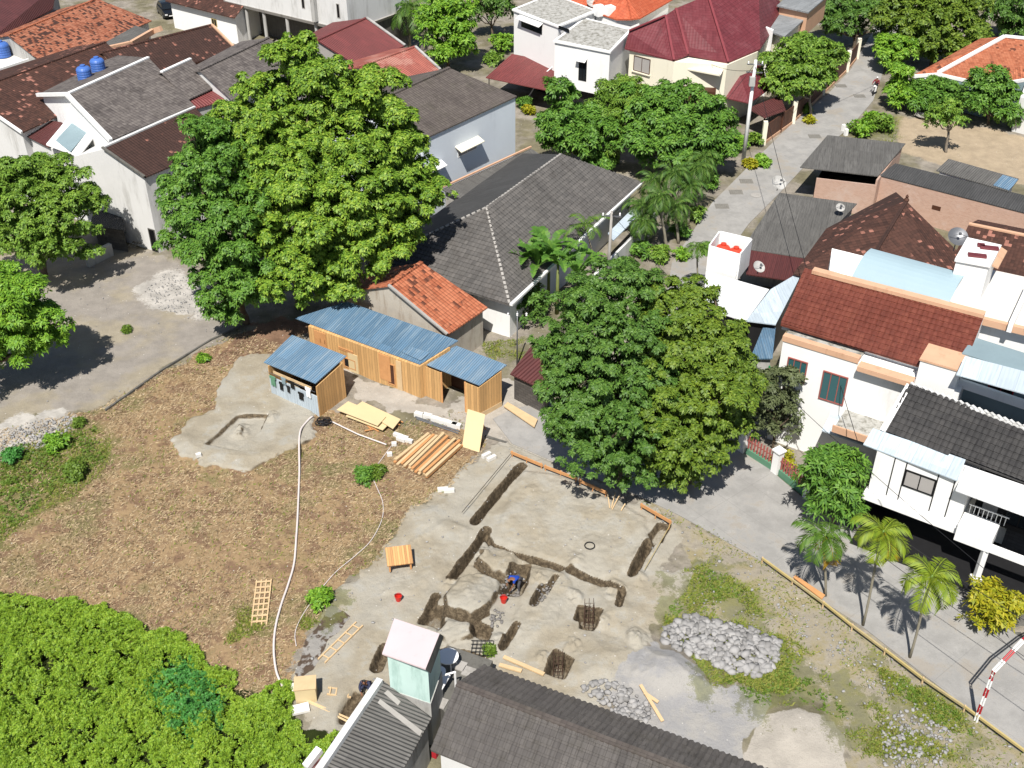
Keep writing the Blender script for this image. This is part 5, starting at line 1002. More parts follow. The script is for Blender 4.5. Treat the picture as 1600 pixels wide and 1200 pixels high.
tree('broadleaf_tree', 'big rounded yellow-green tree at the top right above the street', (1455,105), [(1395,22,26,2),(1430,5,32,3),(1470,5,32,3),(1510,20,28,2),(1410,48,28,1),(1450,45,36,0),(1495,55,34,0),(1525,48,20,1),(1440,75,24,-1),(1480,80,22,-1)], M['leaf_olive'], L=.34, W=.2, k=7, dens=5.5, trunk_r=.3)
tree('broadleaf_tree', 'dark green tree shading the far bend of the street', (1335,75), [(1300,15,24,1),(1335,5,28,2),(1370,15,22,1),(1315,40,24,0),(1350,35,24,0),(1295,40,18,0)], M['leaf_tam'], L=.34, W=.18, k=7, dens=5.5, trunk_r=.25)
tree('street_tree', 'leaning street tree with pale trunk in front of the brown fence', (1268,180), [(1213,108,19,0),(1240,95,22,0),(1265,85,22,1),(1290,85,16,1),(1228,128,22,-1),(1255,118,22,0),(1278,110,18,0),(1300,92,12,1),(1215,135,14,-1)], M['leaf_mid'], L=.32, W=.18, k=7, dens=6, trunk_r=.16, rs=1.35, bark=M['bark_pale'])
tree('street_tree', 'short bushy tree at the narrow end of the street', (1398,112), [(1395,78,16,0),(1410,85,14,0),(1388,92,12,0),(1405,70,12,0)], M['leaf_fresh'], L=.34, W=.18, k=6, dens=6, trunk_r=.12, rs=1.3)
tree('garden_tree', 'tall leafy bush beside the motorcycle rider', (1412,170), [(1408,115,13,0),(1414,132,15,0),(1404,142,13,0),(1414,155,13,-1),(1400,160,9,-1),(1403,128,10,0)], M['leaf_fresh'], L=.32, W=.17, k=6, dens=6.5, trunk_r=.1)
tree('garden_tree', 'small yard tree with bare forked pale trunk and sparse crown', (1478,238), [(1475,178,16,0),(1492,182,14,0),(1462,188,12,0),(1490,170,10,0)], M['leaf_mid'], L=.3, W=.15, k=6, dens=5, trunk_r=.14, rs=1.1, bark=M['bark_pale'], fork=.55)
tree('garden_tree', 'dense garden tree in front of the orange roofed house', (1468,172), [(1440,148,15,0),(1462,145,17,0),(1485,150,16,0),(1450,160,14,-1),(1475,160,14,-1)], M['leaf_dark'], L=.32, W=.16, k=6, dens=6, trunk_r=.12, rs=1.3)
tree('garden_tree', 'taller garden tree covering the right corner of the orange roof', (1545,195), [(1545,125,16,0),(1530,145,18,0),(1558,142,18,0),(1570,160,15,0),(1540,165,18,-1),(1565,180,15,-1),(1520,160,14,0)], M['leaf_dark'], L=.32, W=.16, k=6, dens=6, trunk_r=.14, rs=1.25)
tree('garden_tree', 'dark tree at the top right corner beside a pale wall', (1575,60), [(1560,25,18,0),(1585,15,22,0),(1600,40,22,0),(1545,10,16,0),(1575,45,14,0)], M['leaf_tam'], L=.36, W=.18, k=6, dens=5.5, trunk_r=.2)
tree('broadleaf_tree', 'bright leafy tree at the top beside the ragged palm', (700,112), [(690,22,24,1),(720,30,22,1),(675,50,22,0),(705,60,26,0),(690,88,20,-1),(722,78,16,0),(665,25,16,1),(715,5,18,1)], M['leaf_fresh'], L=.36, W=.2, k=6, dens=5.5, trunk_r=.2)
tree('garden_tree', 'dark overgrown tree at the top behind the bright leafy tree', (770,60), [(755,5,18,0),(780,15,16,0),(745,25,14,0),(790,-2,16,0)], M['leaf_tam'], L=.36, W=.16, k=6, dens=5, trunk_r=.16)
tree('frangipani_tree', 'rounded frangipani with long glossy leaves by the white pillar', (1302,820), [(1280,735,24,0),(1310,730,26,0),(1328,755,22,0),(1290,765,28,-.5),(1320,785,24,-.5),(1275,760,16,0),(1300,795,22,-.6),(1330,800,14,-.4)], M['leaf_dark'], L=.38, W=.11, k=9, dens=5.5, trunk_r=.12, lift=(-.1, .6))
tree('garden_tree', 'grey-green small tree against the corner of the white house', (1208,700), [(1195,610,24,0),(1225,600,22,0),(1235,630,20,0),(1205,640,28,0),(1225,665,22,0),(1190,660,20,0),(1240,590,12,0)], M['leaf_grey'], L=.24, W=.11, k=7, dens=5, trunk_r=.1)
# palms and bananas
for i, (bs, cr, lb) in enumerate((((1290,932),(1289,838),'areca palm with deep green crown, nearest the house end of the verge'), ((1348,978),(1380,832),'areca palm with a skirt of orange fronds, middle of the verge'), ((1421,1028),(1456,902),'areca palm with lime green feathered crown, nearest the gate post'))):
    palm('areca_palm', lb, bs, cr, M['palm_green'] if i == 0 else M['palm_lime'], M['palm_trunk'], L=1.9, wd=.66, nf=12, r=.065, group='areca palms along the road verge', old=M['palm_old'] if i < 2 else None, dY=0, droop=1.7, n=26, split=1.15)
for i, (bs, cr, L, lb) in enumerate((((1088,330),(1090,262),2.4,'dense dark garden palm beside the street corner, furthest back'), ((1052,345),(1052,268),2.4,'dense dark garden palm leaning on the hip roof'), ((1042,392),(1030,305),2.3,'dark drooping palm with visible grey trunk in the middle garden'), ((1010,375),(1000,318),2.0,'dark shaggy palm closest to the hip roof gutter'), ((1075,350),(1078,290),2.2,'dark garden palm bending over the street'))):
    palm('garden_palm', lb, bs, cr, M['palm_dark'], M['palm_trunk'], L=L, wd=.6, nf=13, r=.11, group='dark palms in the middle garden', droop=2.2, n=16)
palm('young_palm', 'single young palm bending over the pale gutter of the hip roof', (938,440), (915,350), M['palm_green'], M['palm_trunk'], L=2.2, wd=.5, nf=7, r=.06, droop=1.5)
palm('young_palm', 'thin young palm standing at the street corner by the carport', (1090,462), (1090,385), M['palm_green'], M['palm_trunk'], L=1.3, wd=.5, nf=8, r=.06, droop=1.8)
palm('ragged_palm', 'large ragged palm with drooping dark fronds at the top', (640,75), (640,12), M['palm_dark'], M['palm_trunk'], L=3.8, wd=1.0, nf=16, r=.16, droop=1.5)
for bs, h, nl, L, lb in (((870,490),4.0,10,3.0,'tallest banana plant with torn arching leaves beside the hip roof'), ((840,485),3.7,9,2.8,'banana plant on the left of the clump beside the hip roof'), ((900,498),3.6,9,2.8,'banana plant on the right of the clump beside the hip roof')):
    banana('banana_plant', lb, bs, h, nl, M['banana_leaf'], L, .36, 'banana plants beside the hip roof')
for i, (bs, cr, L, lb) in enumerate((((1015,395),(1005,345),2.0,'dark low palm at the left end of the middle garden'), ((1060,380),(1055,320),2.3,'dark palm in the thick of the middle garden palms'), ((1095,300),(1100,245),2.2,'dark palm under the pale shrubs at the street kerb'), ((1035,340),(1020,280),2.2,'dark palm touching the garden trees behind'))):
    palm('garden_palm', lb, bs, cr, M['palm_dark'], M['palm_trunk'], L=L, wd=.6, nf=14, r=.11, group='dark palms in the middle garden', droop=2.2, n=16)
# shrubs
shrub('garden_shrub', 'dark rounded shrub under the banana leaves', (828,500), 34, M['leaf_tam'], 1.2, .26, .13, 6, 5)
shrub('croton_bush', 'yellow-green croton bush beside the white column', (1548,975), 44, M['leaf_croton'], 1.15, .3, .12, 7, 5.5, lobes=6)
shrub('garden_shrub', 'yellow-green shrub between white fence pillar and house wall', (1225,728), 18, M['leaf_croton'], .9, .2, .09, 6, 7)
for bx, by, r, mm, lb in ((1345,212,20,'leaf_fresh','bright low bush at the end of the grey workshop roof'), (1375,205,20,'leaf_mid','ragged bush between street and sandy yard'), (1362,192,14,'leaf_fresh','small bright bush beside the street edge'), (1425,158,12,'leaf_croton','yellowish bush beside the white porch'), (1190,258,13,'leaf_fresh','clipped pale bush at the foot of the white utility pole'), (1172,262,10,'leaf_croton','small yellow bush by the utility pole base'), (1178,225,14,'leaf_mid','loose shrub behind the utility pole'), (1265,192,8,'leaf_croton','flowering yellow bush along the brown street fence'), (1258,176,10,'leaf_mid','dark little bush against the brown street fence'), (1150,235,18,'leaf_fresh','pale green shrub at the right end of the garden trees'), (785,80,22,'leaf_fresh','bright bush beside the white box house'), (770,100,16,'leaf_mid','dull green bush above the maroon carport'), (826,178,10,'leaf_croton','yellow bush in front of the maroon carport'), (1065,405,14,'leaf_fresh','bright shrub beside the white garden gate'), (1105,395,12,'leaf_dark','dark shrub at the kerb of the street corner'), (570,750,17,'leaf_dark','low dark green bush lying on the dry grass, left half'), (590,742,13,'leaf_weed','low green bush lying on the dry grass, right half'), (318,565,10,'leaf_fresh','single tuft of weeds on the red soil by the kerb wall'), (198,518,7,'leaf_weed','lone small weed on the grey lot'), (226,335,8,'leaf_mid','weed growing out of the stained wall'), (90,700,20,'leaf_fresh','bright weed clump beside the pale rubble'), (20,720,16,'leaf_vine','bluish green weed clump at left edge'), (125,665,9,'leaf_weed','small weed clump at the end of the pale rubble'), (500,942,17,'leaf_fresh','weed clump beside the wet mixing pad'), (120,745,18,'leaf_weed','broad weed patch on the left dry grass'), (765,1020,9,'leaf_weed','weedy plant at the corner of the bottom roof')):
    shrub('low_shrub' if r < 15 else 'garden_shrub', lb, (bx, by), r, M[mm], .8, .2 if by > 400 else .3, .1 if by > 400 else .16, 6, 8 if by > 400 else 4)
for bx, by, r, mm, lb in ((1000,402,16,'leaf_dark','dark bush at the foot of the low white boundary wall, left end'), (1032,408,15,'leaf_mid','olive bush between the boundary wall and grey palm trunk'), (1062,372,16,'leaf_dark','dark bush in the middle garden beside the street kerb'), (1088,345,15,'leaf_mid','leafy bush under the furthest dark garden palm'), (972,425,15,'leaf_fresh','fresh green bush by the slim concrete utility pole'), (1108,296,15,'leaf_dark','dark bush right beside the street at the palm garden'), (930,470,18,'leaf_dark','dark bush between bananas and slim utility pole'), (820,170,12,'leaf_dark','dark bush below the street lamp')):
    shrub('garden_shrub', lb, (bx, by), r, M[mm], 1.1, .28, .14, 6, 5)
for bs, h, nl, L, lb in (((822,478),3.6,8,2.6,'banana plant half over the hip roof eave, leftmost'), ((856,470),4.4,8,2.6,'banana plant at the back of the clump beside the hip roof')):
    banana('banana_plant', lb, bs, h, nl, M['banana_leaf'], L, .36, 'banana plants beside the hip roof')
# ---------------------------------------------------------------- ground cover (stuff nobody could count)
def blades(n_pts, L, wd, tilt):
    n = len(n_pts); zz = np.array([ground_z(x, y) for x, y in n_pts]); b = np.column_stack([n_pts, zz-.02]); a = RNG.uniform(0, 6.283, n); e = RNG.uniform(tilt[0], tilt[1], n); l = L*RNG.uniform(.5, 1.4, n)
    d = np.stack([np.cos(a)*np.cos(e), np.sin(a)*np.cos(e), np.sin(e)], 1); s = np.stack([-np.sin(a), np.cos(a), 0*a], 1)*(wd*RNG.uniform(.6, 1.5, n))[:, None]
    mid = b + d*(l*.55)[:, None]; tip = b + d*l[:, None] - np.array([0, 0, 1])*(l*.25)[:, None]; tip[:, 2] = np.maximum(tip[:, 2], zz+.01)
    return np.stack([b-s*.5, b+s*.5, mid+s*.45, tip], 1).reshape(-1, 3)
pts = scatter(Z_DRY, 110000); W_ = Wp(Z_BLOB); ok = (sdist(pts, W_) < -.1) & (sdist(pts, Wp(Z_SITE)) < .1) & (sdist(pts, Wp(Z_BRUSH)) < .4)
dn = fbm(pts[:, 0], pts[:, 1], .5, 4); ok &= RNG.random(len(pts)) < np.clip((dn-.22)*2.6, .12, 1); pts = pts[ok]
V = blades(pts, .26, .026, (.1, .8)); tag(np_mesh('dry_grass', V, quads(len(V)//4), M['straw']), kind='stuff')
gp = [scatter(z_, n) for z_, n in zip(Z_GREEN, (16000, 1500, 6000, 7000, 5000, 1800, 2500, 1500, 26000))]; gp = np.concatenate(gp + [scatter(Z_DRY, 9000), scatter(Z_BARE, 6000)])
dn = fbm(gp[:, 0]+9, gp[:, 1], .7, 4); gp = gp[(RNG.random(len(gp)) < np.clip((dn-.37)*6, 0, 1)) & (sdist(gp, Wp(Z_BLOB)) < -.1) & (sdist(gp, Wp(Z_SITE)) < .2) & (sdist(gp, Wp(Z_GRAV)) < .1)]
V = blades(gp, .24, .035, (.3, 1.1)); tag(np_mesh('green_grass', V, quads(len(V)//4), M['grass']), kind='stuff')
def brush(name, poly, n, m, L, hmin, hmax, k=6, W=.5, seedx=0, rag=2.0, big=None):
    p = scatter(big or poly, n); s = sdist(p, Wp(poly)) + (fbm(p[:, 0]+seedx, p[:, 1], .55, 5)-.49)*rag; p = p[s > .05]; s = s[s > .05]
    h = fbm(p[:, 0]+3+seedx, p[:, 1], 1.5, 4); h = hmin + (hmax-hmin)*np.clip((h-.25)*1.9, 0, 1); h = h*np.clip(.2+s*.35, 0, 1); zz = h*RNG.uniform(.45, 1.0, len(p)); hf = fbm(p[:, 0]+seedx, p[:, 1]+5, 2.3, 3); keep = RNG.random(len(p)) < np.clip((hf-.33)*7, .04, 1); p = p[keep]; zz = (zz*(.55+.9*hf))[keep]
    o = unit(np.stack([RNG.normal(0, .45, len(p)), RNG.normal(0, .45, len(p)), np.ones(len(p))], 1)); V = rosette_leaves(np.column_stack([p, zz+.05]), o, k, L, L*W, (-.1, .7))
    return tag(np_mesh(name, V, quads(len(V)//4), m), kind='stuff')
brush('undergrowth', Z_BRUSH, 130000, M['leaf_brush'], .095, .4, .95, rag=2.6, big=[(-80,870),(80,870),(200,905),(320,960),(400,1020),(490,1060),(520,1110),(580,1140),(560,1250),(-80,1250)])
brush('creeping_vines', [(225,1050),(300,1035),(335,1070),(365,1090),(370,1150),(320,1190),(240,1180),(195,1130)], 8500, M['leaf_vine'], .11, .95, 1.35, 6, .6, 0, rag=2.5)
brush('weeds', [(1110,1055),(1165,1060),(1225,1020),(1290,1075),(1335,1120),(1300,1125),(1190,1105)], 500, M['leaf_weed'], .1, .03, .2)
brush('weeds', [(1380,1055),(1420,1065),(1495,1112),(1520,1150),(1440,1122)], 330, M['leaf_weed'], .1, .03, .22)
brush('weeds', [(1075,895),(1110,888),(1165,925),(1180,955),(1110,945)], 330, M['leaf_weed'], .1, .03, .22)
brush('weeds', [(1035,960),(1065,930),(1080,940),(1040,985)], 160, M['leaf_weed'], .1, .03, .18)
brush('weeds', [(0,700),(60,690),(150,665),(165,720),(100,770),(0,840)], 1600, M['leaf_weed'], .11, .03, .25)
# rubble
def heap(name, poly, n, smin, smax, m, hh, seed=0):
    p = scatter(poly, n); s = np.clip(sdist(p, Wp(poly)), 0, 2); zz = np.array([ground_z(x, y) for x, y in p])
    return tag(stones_mesh(name, np.column_stack([p, zz + .05 + hh*s/2*RNG.uniform(.3, 1, n)]), RNG.uniform(smin, smax, n)*RNG.choice([.7, 1, 1.15], n), m), kind='stuff')
heap('rubble_stones', [(1035,985),(1075,962),(1130,975),(1180,985),(1222,1000),(1215,1035),(1185,1060),(1140,1052),(1105,1035),(1060,1020),(1035,1005)], 720, .11, .30, M['stone'], .32)
heap('rubble_stones', [(905,1082),(935,1065),(985,1082),(1020,1105),(1010,1130),(960,1115)], 140, .10, .24, M['stone'], .15)
heap('broken_stones', [(0,690),(40,660),(110,650),(115,668),(70,705),(0,715)], 300, .04, .12, M['stone'], .06)
heap('broken_stones', [(225,455),(262,425),(310,440),(345,470),(320,498),(250,485)], 360, .025, .075, M['stone'], .0)
heap('broken_stones', [(1375,1125),(1430,1105),(1490,1150),(1470,1200),(1380,1200)], 300, .04, .13, M['stone'], .0)
heap('trench_stones', [(795,895),(815,885),(812,915),(788,935),(780,925)], 60, .06, .14, M['stone_dark'], .1)
heap('trench_stones', [(842,918),(868,915),(850,945),(828,952)], 45, .06, .13, M['stone_dark'], .05)
heap('trench_stones', [(768,962),(790,955),(785,985),(762,985)], 30, .06, .13, M['stone_dark'], .05)
heap('scattered_stones', Z_BARE, 230, .03, .11, M['stone'], .0)
heap('scattered_stones', Z_SITE, 160, .03, .09, M['stone'], .0)
heap('scattered_stones', Z_LOT, 140, .03, .08, M['stone'], .0)
heap('scattered_stones', [(1180,905),(1330,1010),(1480,1110),(1400,1100),(1240,990)], 120, .03, .1, M['stone'], .0)
# ---------------------------------------------------------------- building site
def gz(p): return Vector((p.x, p.y, float(ground_z(p.x, p.y))))
def G(px, py): return gz(P(px, py))
# stacked planks: two layers, one long thing each
PL = [((617,725),(668,684)),((622,728),(672,683)),((628,730),(679,684)),((633,733),(686,683)),((639,735),(692,684)),((644,738),(699,687)),((650,740),(705,688)),((656,742),(711,691)),((661,745),(717,695)),((667,748),(722,698))]
side = ('first plank from the left', 'second plank from the left', 'third plank from the left', 'fourth plank from the left', 'fifth plank from the left', 'fifth plank from the right', 'fourth plank from the right', 'third plank from the right', 'second plank from the right', 'last plank on the right')
for lay in range(2):
    for i, (a, b) in enumerate(PL):
        if lay == 1 and i in (1, 6): continue
        A_, B_ = P(*a), P(*b); j = random.uniform(-.12, .12); d = (B_-A_).normalized(); zz = .14 + lay*.13
        mb = MB(); mb.beam(A_ + d*j + Z1*zz, B_ + d*(j+random.uniform(-.15, .1)) + Z1*(zz+random.uniform(-.01, .02)), .17, .1)
        tag(mb.build('plank', M['pine'] if (i+lay) % 3 else M['pine_orange']), '%s in the %s layer of the plank stack' % (side[i], 'lower' if lay == 0 else 'upper'), 'plank', 'sawn planks stacked on the dry grass')
for (q, th, lb) in (([(526,640),(544,627),(603,651),(590,665)], .04, 'pale plywood board at left of the boards lying by the small shed'), ([(556,634),(566,627),(626,655),(614,670)], .04, 'pale plywood board overlapping another board towards the planks'), ([(540,650),(548,642),(606,664),(598,672)], .04, 'lowest plywood board under the pile by the small shed')):
    h = .5 if 'left' in lb else (.42 if 'overlap' in lb else .3); mb = MB(); slab(mb, [P(x, y, h) for x, y in q], th); tag(mb.build('plywood_board', M['plywood']), lb, 'board', 'plywood boards by the small shed')
for i, (a, b, lb) in enumerate((((565,662),(592,676),'thin crossed stick under the plywood boards'), ((575,668),(580,672),'short stub stick under the plywood boards'), ((570,675),(603,668),'flat stick pointing at the white blocks'), ((600,652),(625,668),'longer orange batten beside the plywood boards'), ((604,648),(630,664),'outer orange batten beside the plywood boards'))):
    A_, B_ = G(*a), G(*b); mb = MB(); mb.beam(A_+Z1*.12, B_+Z1*(.2 if i > 2 else .1), .07, .05); tag(mb.build('wood_batten', M['pine_orange']), lb, 'batten', 'loose battens by the plywood')
a, b, c, d = P(722,698,.02), P(749,707,.02), P(759,647,2.0), P(732,637,2.0); n = Vector((.3, -.9, .3))
base0, base1 = P(722,698,.02), P(749,707,.02); top0, top1 = base0 + Vector((.35, 1.15, 2.0)), base1 + Vector((.35, 1.15, 2.0))
mb = MB(); mb.prism([base0, base1, top1, top0], [p + Vector((.0, -.03, .02)) for p in (base0, base1, top1, top0)]); t = tag(mb.build('plywood_sheet', M['plywood']), 'pale plywood sheet leaning upright between plank stack and open shed', 'board')
q = (top0+top1)/2; mb = MB(); mb.beam((q.x+.05, q.y+.08, 1.85), (q.x+.5, q.y+.9, 0), .06, .06); tag(mb.build('prop', M['pine_orange']), 'timber prop behind the leaning plywood sheet', 'prop')
mb = MB(); mb.beam(P(758,681,.06), P(792,692,.06), .18, .06); tag(mb.build('dark_strip', M['concrete_dark']), 'dark grey strip on the concrete behind the leaning plywood', 'plank')  # dark grey strip laid flat on the concrete
mb = MB(); slab(mb, [P(x, y, .25) for x, y in ((787,634),(793,628),(840,655),(835,667))], .08); tag(mb.build('timber_board', M['pine']), 'long pale board lying beside the dark block shed', 'board')
for i, (px, py) in enumerate(((655,648),(668,650),(681,655),(694,659),(707,663),(713,665))):
    mb = MB(); mb.box(P(px, py, .16), (.6, .3, .3), -.38+random.uniform(-.05, .05)); tag(mb.build('concrete_block', M['aac']), ('%s block of the row in front of the open shed' % ('leftmost pale', 'second pale', 'third pale', 'third pale from the right, a', 'second last pale', 'rightmost pale')[i]).replace(', a', ''), 'block', 'blocks in a row before the open shed')
for i, (a, b) in enumerate((((649,651),(718,674)),((651,654),(716,677)),((650,648),(690,660)))):
    mb = MB(); mb.tube([P(*a, .08), P(*b, .08)], .05, 6); tag(mb.build('steel_bar', M['steel']), ('middle steel bar in front of the pale block row', 'front steel bar nearest the plank stack', 'short steel bar touching the pale block row')[i], 'bar', 'steel bars by the block row')
for i, (px, py, rz, lb) in enumerate(((622,683,-.5,'white block at the back left of the small heap by the planks'), (631,687,-.45,'white block at the middle of the small heap by the planks'), (627,690,-.5,'white block at the front of the small heap by the planks'), (638,692,-.4,'white block at the right end of the small heap by the planks'), (609,713,.2,'lone white block on the dry grass left of the planks'), (616,697,.1,'small white block in the grass between heap and planks'), (692,768,.1,'white block, left of the pair at the site edge'), (702,770,.1,'white block, right of the pair at the site edge'), (760,716,.7,'white bag-like block by the foundation corner, left one'), (768,721,.7,'white bag-like block by the foundation corner, right one'), (312,720,.5,'white block pieces on the sand blob edge'))):
    mb = MB(); mb.box(G(px, py)+Z1*.12, (.6 if i not in (4, 5, 10) else .3, .22, .22), rz); tag(mb.build('white_block', M['aac']), lb, 'block', 'loose white blocks on the site')
# crate, pallets, ladders, boxes
c = G(625,886); t = thing('mixing_table', 'orange plank table standing tilted on the sandy site', 'table', c); mb = MB(); R_ = Matrix.Rotation(.18, 3, 'Z')
mb.box(c+Z1*.62, (1.35, 1.15, .07), .18, 0, .25); mb.build('tabletop', M['pallet'], t)
for sx in (-1, 1):
    for sy in (-1, 1): q = c + R_ @ Vector((sx*.55, sy*.45, 0)); mb = MB(); mb.beam(q, q+Z1*(.6+sy*.11), .09, .09); mb.build('leg', M['pine_orange'], t)
def slat(name, label, a, b, wd, nr, mat, group=None, cat='ladder', lift=.06, rails=2):
    A_, B_ = G(*a)+Z1*lift, G(*b)+Z1*lift; d = (B_-A_).normalized(); s = Vector((-d.y, d.x, 0)).normalized()*wd/2; t = thing(name, label, cat, (A_+B_)/2, group); L = (B_-A_).length
    for k in range(rails): o = s*(-1+2*k/(rails-1)); mb = MB(); mb.beam(A_+o, B_+o, .07, .07); mb.build('rail', mat, t)
    for i in range(nr): q = A_.lerp(B_, (i+.5)/nr); mb = MB(); mb.beam(q-s*1.1+Z1*.055, q+s*1.1+Z1*.055, .1 if rails > 2 else .06, .04); mb.build('rung', mat, t)
    return t
slat('slatted_frame', 'narrow slatted wooden frame lying on dry grass beside the hose', (405,978), (413,908), .75, 8, M['pine'], cat='frame', rails=4)
slat('ladder', 'long thin wooden ladder lying beside the wet mixing pad', (503,1037), (562,978), .42, 5, M['pine']); slat('ladder', 'short wooden ladder frame on the sand near the crouching worker', (512,1083), (549,1083), .38, 4, M['pine'])
c = G(480,1090); t = thing('wooden_box', 'pale wooden box at the edge of the green undergrowth', 'box', c); mb = MB(); mb.box(c+Z1*.45, (.95, .75, .9), .12); mb.build('box_body', M['plywood'], t); mb = MB(); mb.box(c+Z1*.93, (1.02, .82, .05), .12); mb.build('lid', M['pine'], t)
for a, b, lb in (((466,1092),(548,1128),'pale pole from the wooden box to the dark shed, lower one'), ((478,1098),(550,1120),'pale pole from the wooden box to the dark shed, upper one')):
    mb = MB(); mb.tube([G(*a)+Z1*.15, G(*b)+Z1*.25], .05, 6); tag(mb.build('wooden_pole', M['pine']), lb, 'pole')
for px, py, lb in ((458,1078,'flat concrete slab piece at the end of the white hose'), (470,1110,'pale concrete slab piece below the wooden box')): mb = MB(); mb.box(G(px, py)+Z1*.08, (.8, .5, .14), .3); tag(mb.build('slab_piece', M['aac']), lb, 'slab')
# buckets
for (px, py, h, lb) in ((623,941,0,'red bucket on the open sand left of the trenches'), (787,945,.1,'red bucket at the near end of the stone filled pit')):
    c = G(px, py); t = thing('bucket', lb, 'bucket', c); mb = MB(); mb.lathe(c, [(.13, 0), (.19, .34), (.2, .36), (.18, .36), (.12, .04)], 14); mb.build('pail', M['red_plastic'], t, smooth=False)
    mb = MB(); mb.tube([c + Vector((.2*math.cos(a_), .02, .36+.14*math.sin(a_))) for a_ in [math.pi*i/8 for i in range(9)]], .012, 5); mb.build('handle', M['steel'], t)
# hoses
def curve_tube(name, pts, r, m, label, cat, lift=None, sub=6):
    W_ = [G(*p) + Z1*(r+.03) for p in pts]; out = []
    for i in range(len(W_)-1):
        p0 = W_[max(0, i-1)]; p1 = W_[i]; p2 = W_[i+1]; p3 = W_[min(len(W_)-1, i+2)]
        for j in range(sub):
            t_ = j/sub; out.append(.5*((2*p1)+(p2-p0)*t_+(2*p0-5*p1+4*p2-p3)*t_*t_+(3*p1-p0-3*p2+p3)*t_**3))
    out.append(W_[-1])
    for p in out: p.z = max(p.z, float(ground_z(p.x, p.y))+r+.02)
    mb = MB(); mb.tube(out, r, 7); return tag(mb.build(name, m, smooth=True), label, cat)
curve_tube('hose', [(490,655),(476,670),(469,690),(468,740),(466,790),(464,830),(460,880),(450,915),(440,945),(431,980),(428,1015),(432,1050),(442,1073)], .06, M['hose'], 'long white hose curving across the dry grass', 'hose')
curve_tube('cord', [(612,698),(590,728),(580,740),(590,765),(598,785),(597,812),(580,845),(555,870),(520,900),(480,950),(462,985),(463,1010)], .022, M['hose'], 'thin pale cord winding through the dry grass', 'cord')
mb = MB(); mb.tube([G(518,662)+Z1*.2, G(560,683)+Z1*.22, G(604,697)+Z1*.1], .045, 6); tag(mb.build('pipe', M['hose']), 'straight pale pipe from the dark net heap to the white blocks', 'pipe')
mb = MB(); c = G(506,662)
for i in range(7):
    R_ = random.uniform(.25, .4); o = Vector((random.uniform(-.25, .25), random.uniform(-.2, .2), .06+i*.035)); mb.tube([c+o+Vector((R_*math.cos(a_), R_*.8*math.sin(a_), .04*math.sin(3*a_))) for a_ in [6.283*k_/14 for k_ in range(15)]], .035, 5)
tag(mb.build('net_heap', M['dark']), 'dark heap of coiled netting at the corner of the small shed', 'net')
# batter boards, strings, sticks, bamboo
def board_run(a, b, lb, h=.45, n=3, m='pine_orange'):
    A_, B_ = G(*a), G(*b); t = thing('batter_board', lb, 'board', (A_+B_)/2, 'batter boards round the foundation'); mb = MB(); mb.beam((A_.x, A_.y, h), (B_.x, B_.y, h), .05, .2); mb.build('board', M[m], t)
    for i in range(n): q = A_.lerp(B_, (i+.1)/(n-.8)); mb = MB(); mb.beam((q.x, q.y+.05, -.3), (q.x, q.y+.05, h+.12), .06, .06); mb.build('stake', M['pine_orange'], t)
board_run((798,716),(848,737),'batter board at the back left corner of the foundation'); board_run((850,738),(902,758),'batter board under the edge of the dark tree'); board_run((904,760),(948,780),'batter board ending at the crossed sticks'); board_run((1000,798),(1048,826),'batter board at the back right corner of the foundation')
def string(a, b, lb, ha=.45, hb=.45, r=.018, m='yellow'):
    A_, B_ = G(*a), G(*b); mb = MB(); mb.tube([Vector((A_.x, A_.y, ha)), Vector((B_.x, B_.y, hb))], r, 5); tag(mb.build('guide_string', M[m]), lb, 'string', 'strings along the trenches')
string((1047,828),(1006,900),'yellow string along the right trench'); string((798,718),(722,810),'dark string beside the long left trench', m='dark')
for i, (a, b) in enumerate((((952,800),(949,779)),((955,800),(961,778)),((956,802),(968,781)),((970,804),(976,798)))):
    A_, B_ = G(*a), G(*b); mb = MB(); mb.beam(A_+Z1*.05, B_+Z1*.3, .06, .05); tag(mb.build('stick', M['pine']), ('left stick of the fan before the batter board', 'middle stick of the fan before the batter board', 'right stick of the fan before the batter board', 'short stick lying right of the fan')[i], 'stick', 'fan of sticks on the foundation')
BP = [(1190,880),(1237,914),(1285,949),(1330,985),(1381,1023),(1440,1068),(1505,1112),(1600,1182)]
for i in range(len(BP)-1):
    A_, B_ = G(*BP[i]), G(*BP[i+1]); t = thing('bamboo_rail', '%s bamboo rail of the line along the road verge' % ('farthest', 'second farthest', 'third farthest', 'middle', 'third nearest', 'second nearest', 'nearest')[i], 'rail', (A_+B_)/2, 'bamboo rails along the verge')
    mb = MB(); mb.beam(Vector((A_.x, A_.y, .35)), Vector((B_.x, B_.y, .33)), .09, .12); mb.build('pole', M['bamboo'] if i % 2 else M['yellow'], t); mb = MB(); mb.beam((A_.x, A_.y, -.2), (A_.x, A_.y, .45), .07, .07); mb.build('stake', M['pine'], t)
mb = MB(); slab(mb, [G(x, y)+Z1*.3 for x, y in ((1238,908),(1242,905),(1288,936),(1283,942))], .05); tag(mb.build('timber_board', M['pine_orange']), 'orange board lying beside the bamboo rail at the first palm', 'board')
for a, b, lb in (((1000,1078),(1035,1130),'long split board lying across the grey sand'), ((1006,1090),(1028,1102),'shorter split board beside the long one on grey sand')): mb = MB(); mb.beam(G(*a)+Z1*.25, G(*b)+Z1*.1, .16, .05); tag(mb.build('timber_board', M['pine']), lb, 'board')
for a, b, lb in (((787,1030),(850,1058),'board along the roof edge near the pit, upper'), ((780,1042),(815,1052),'board along the roof edge near the pit, lower')): mb = MB(); mb.beam(G(*a)+Z1*.1, G(*b)+Z1*.1, .2, .08); tag(mb.build('timber_board', M['pine']), lb, 'board')
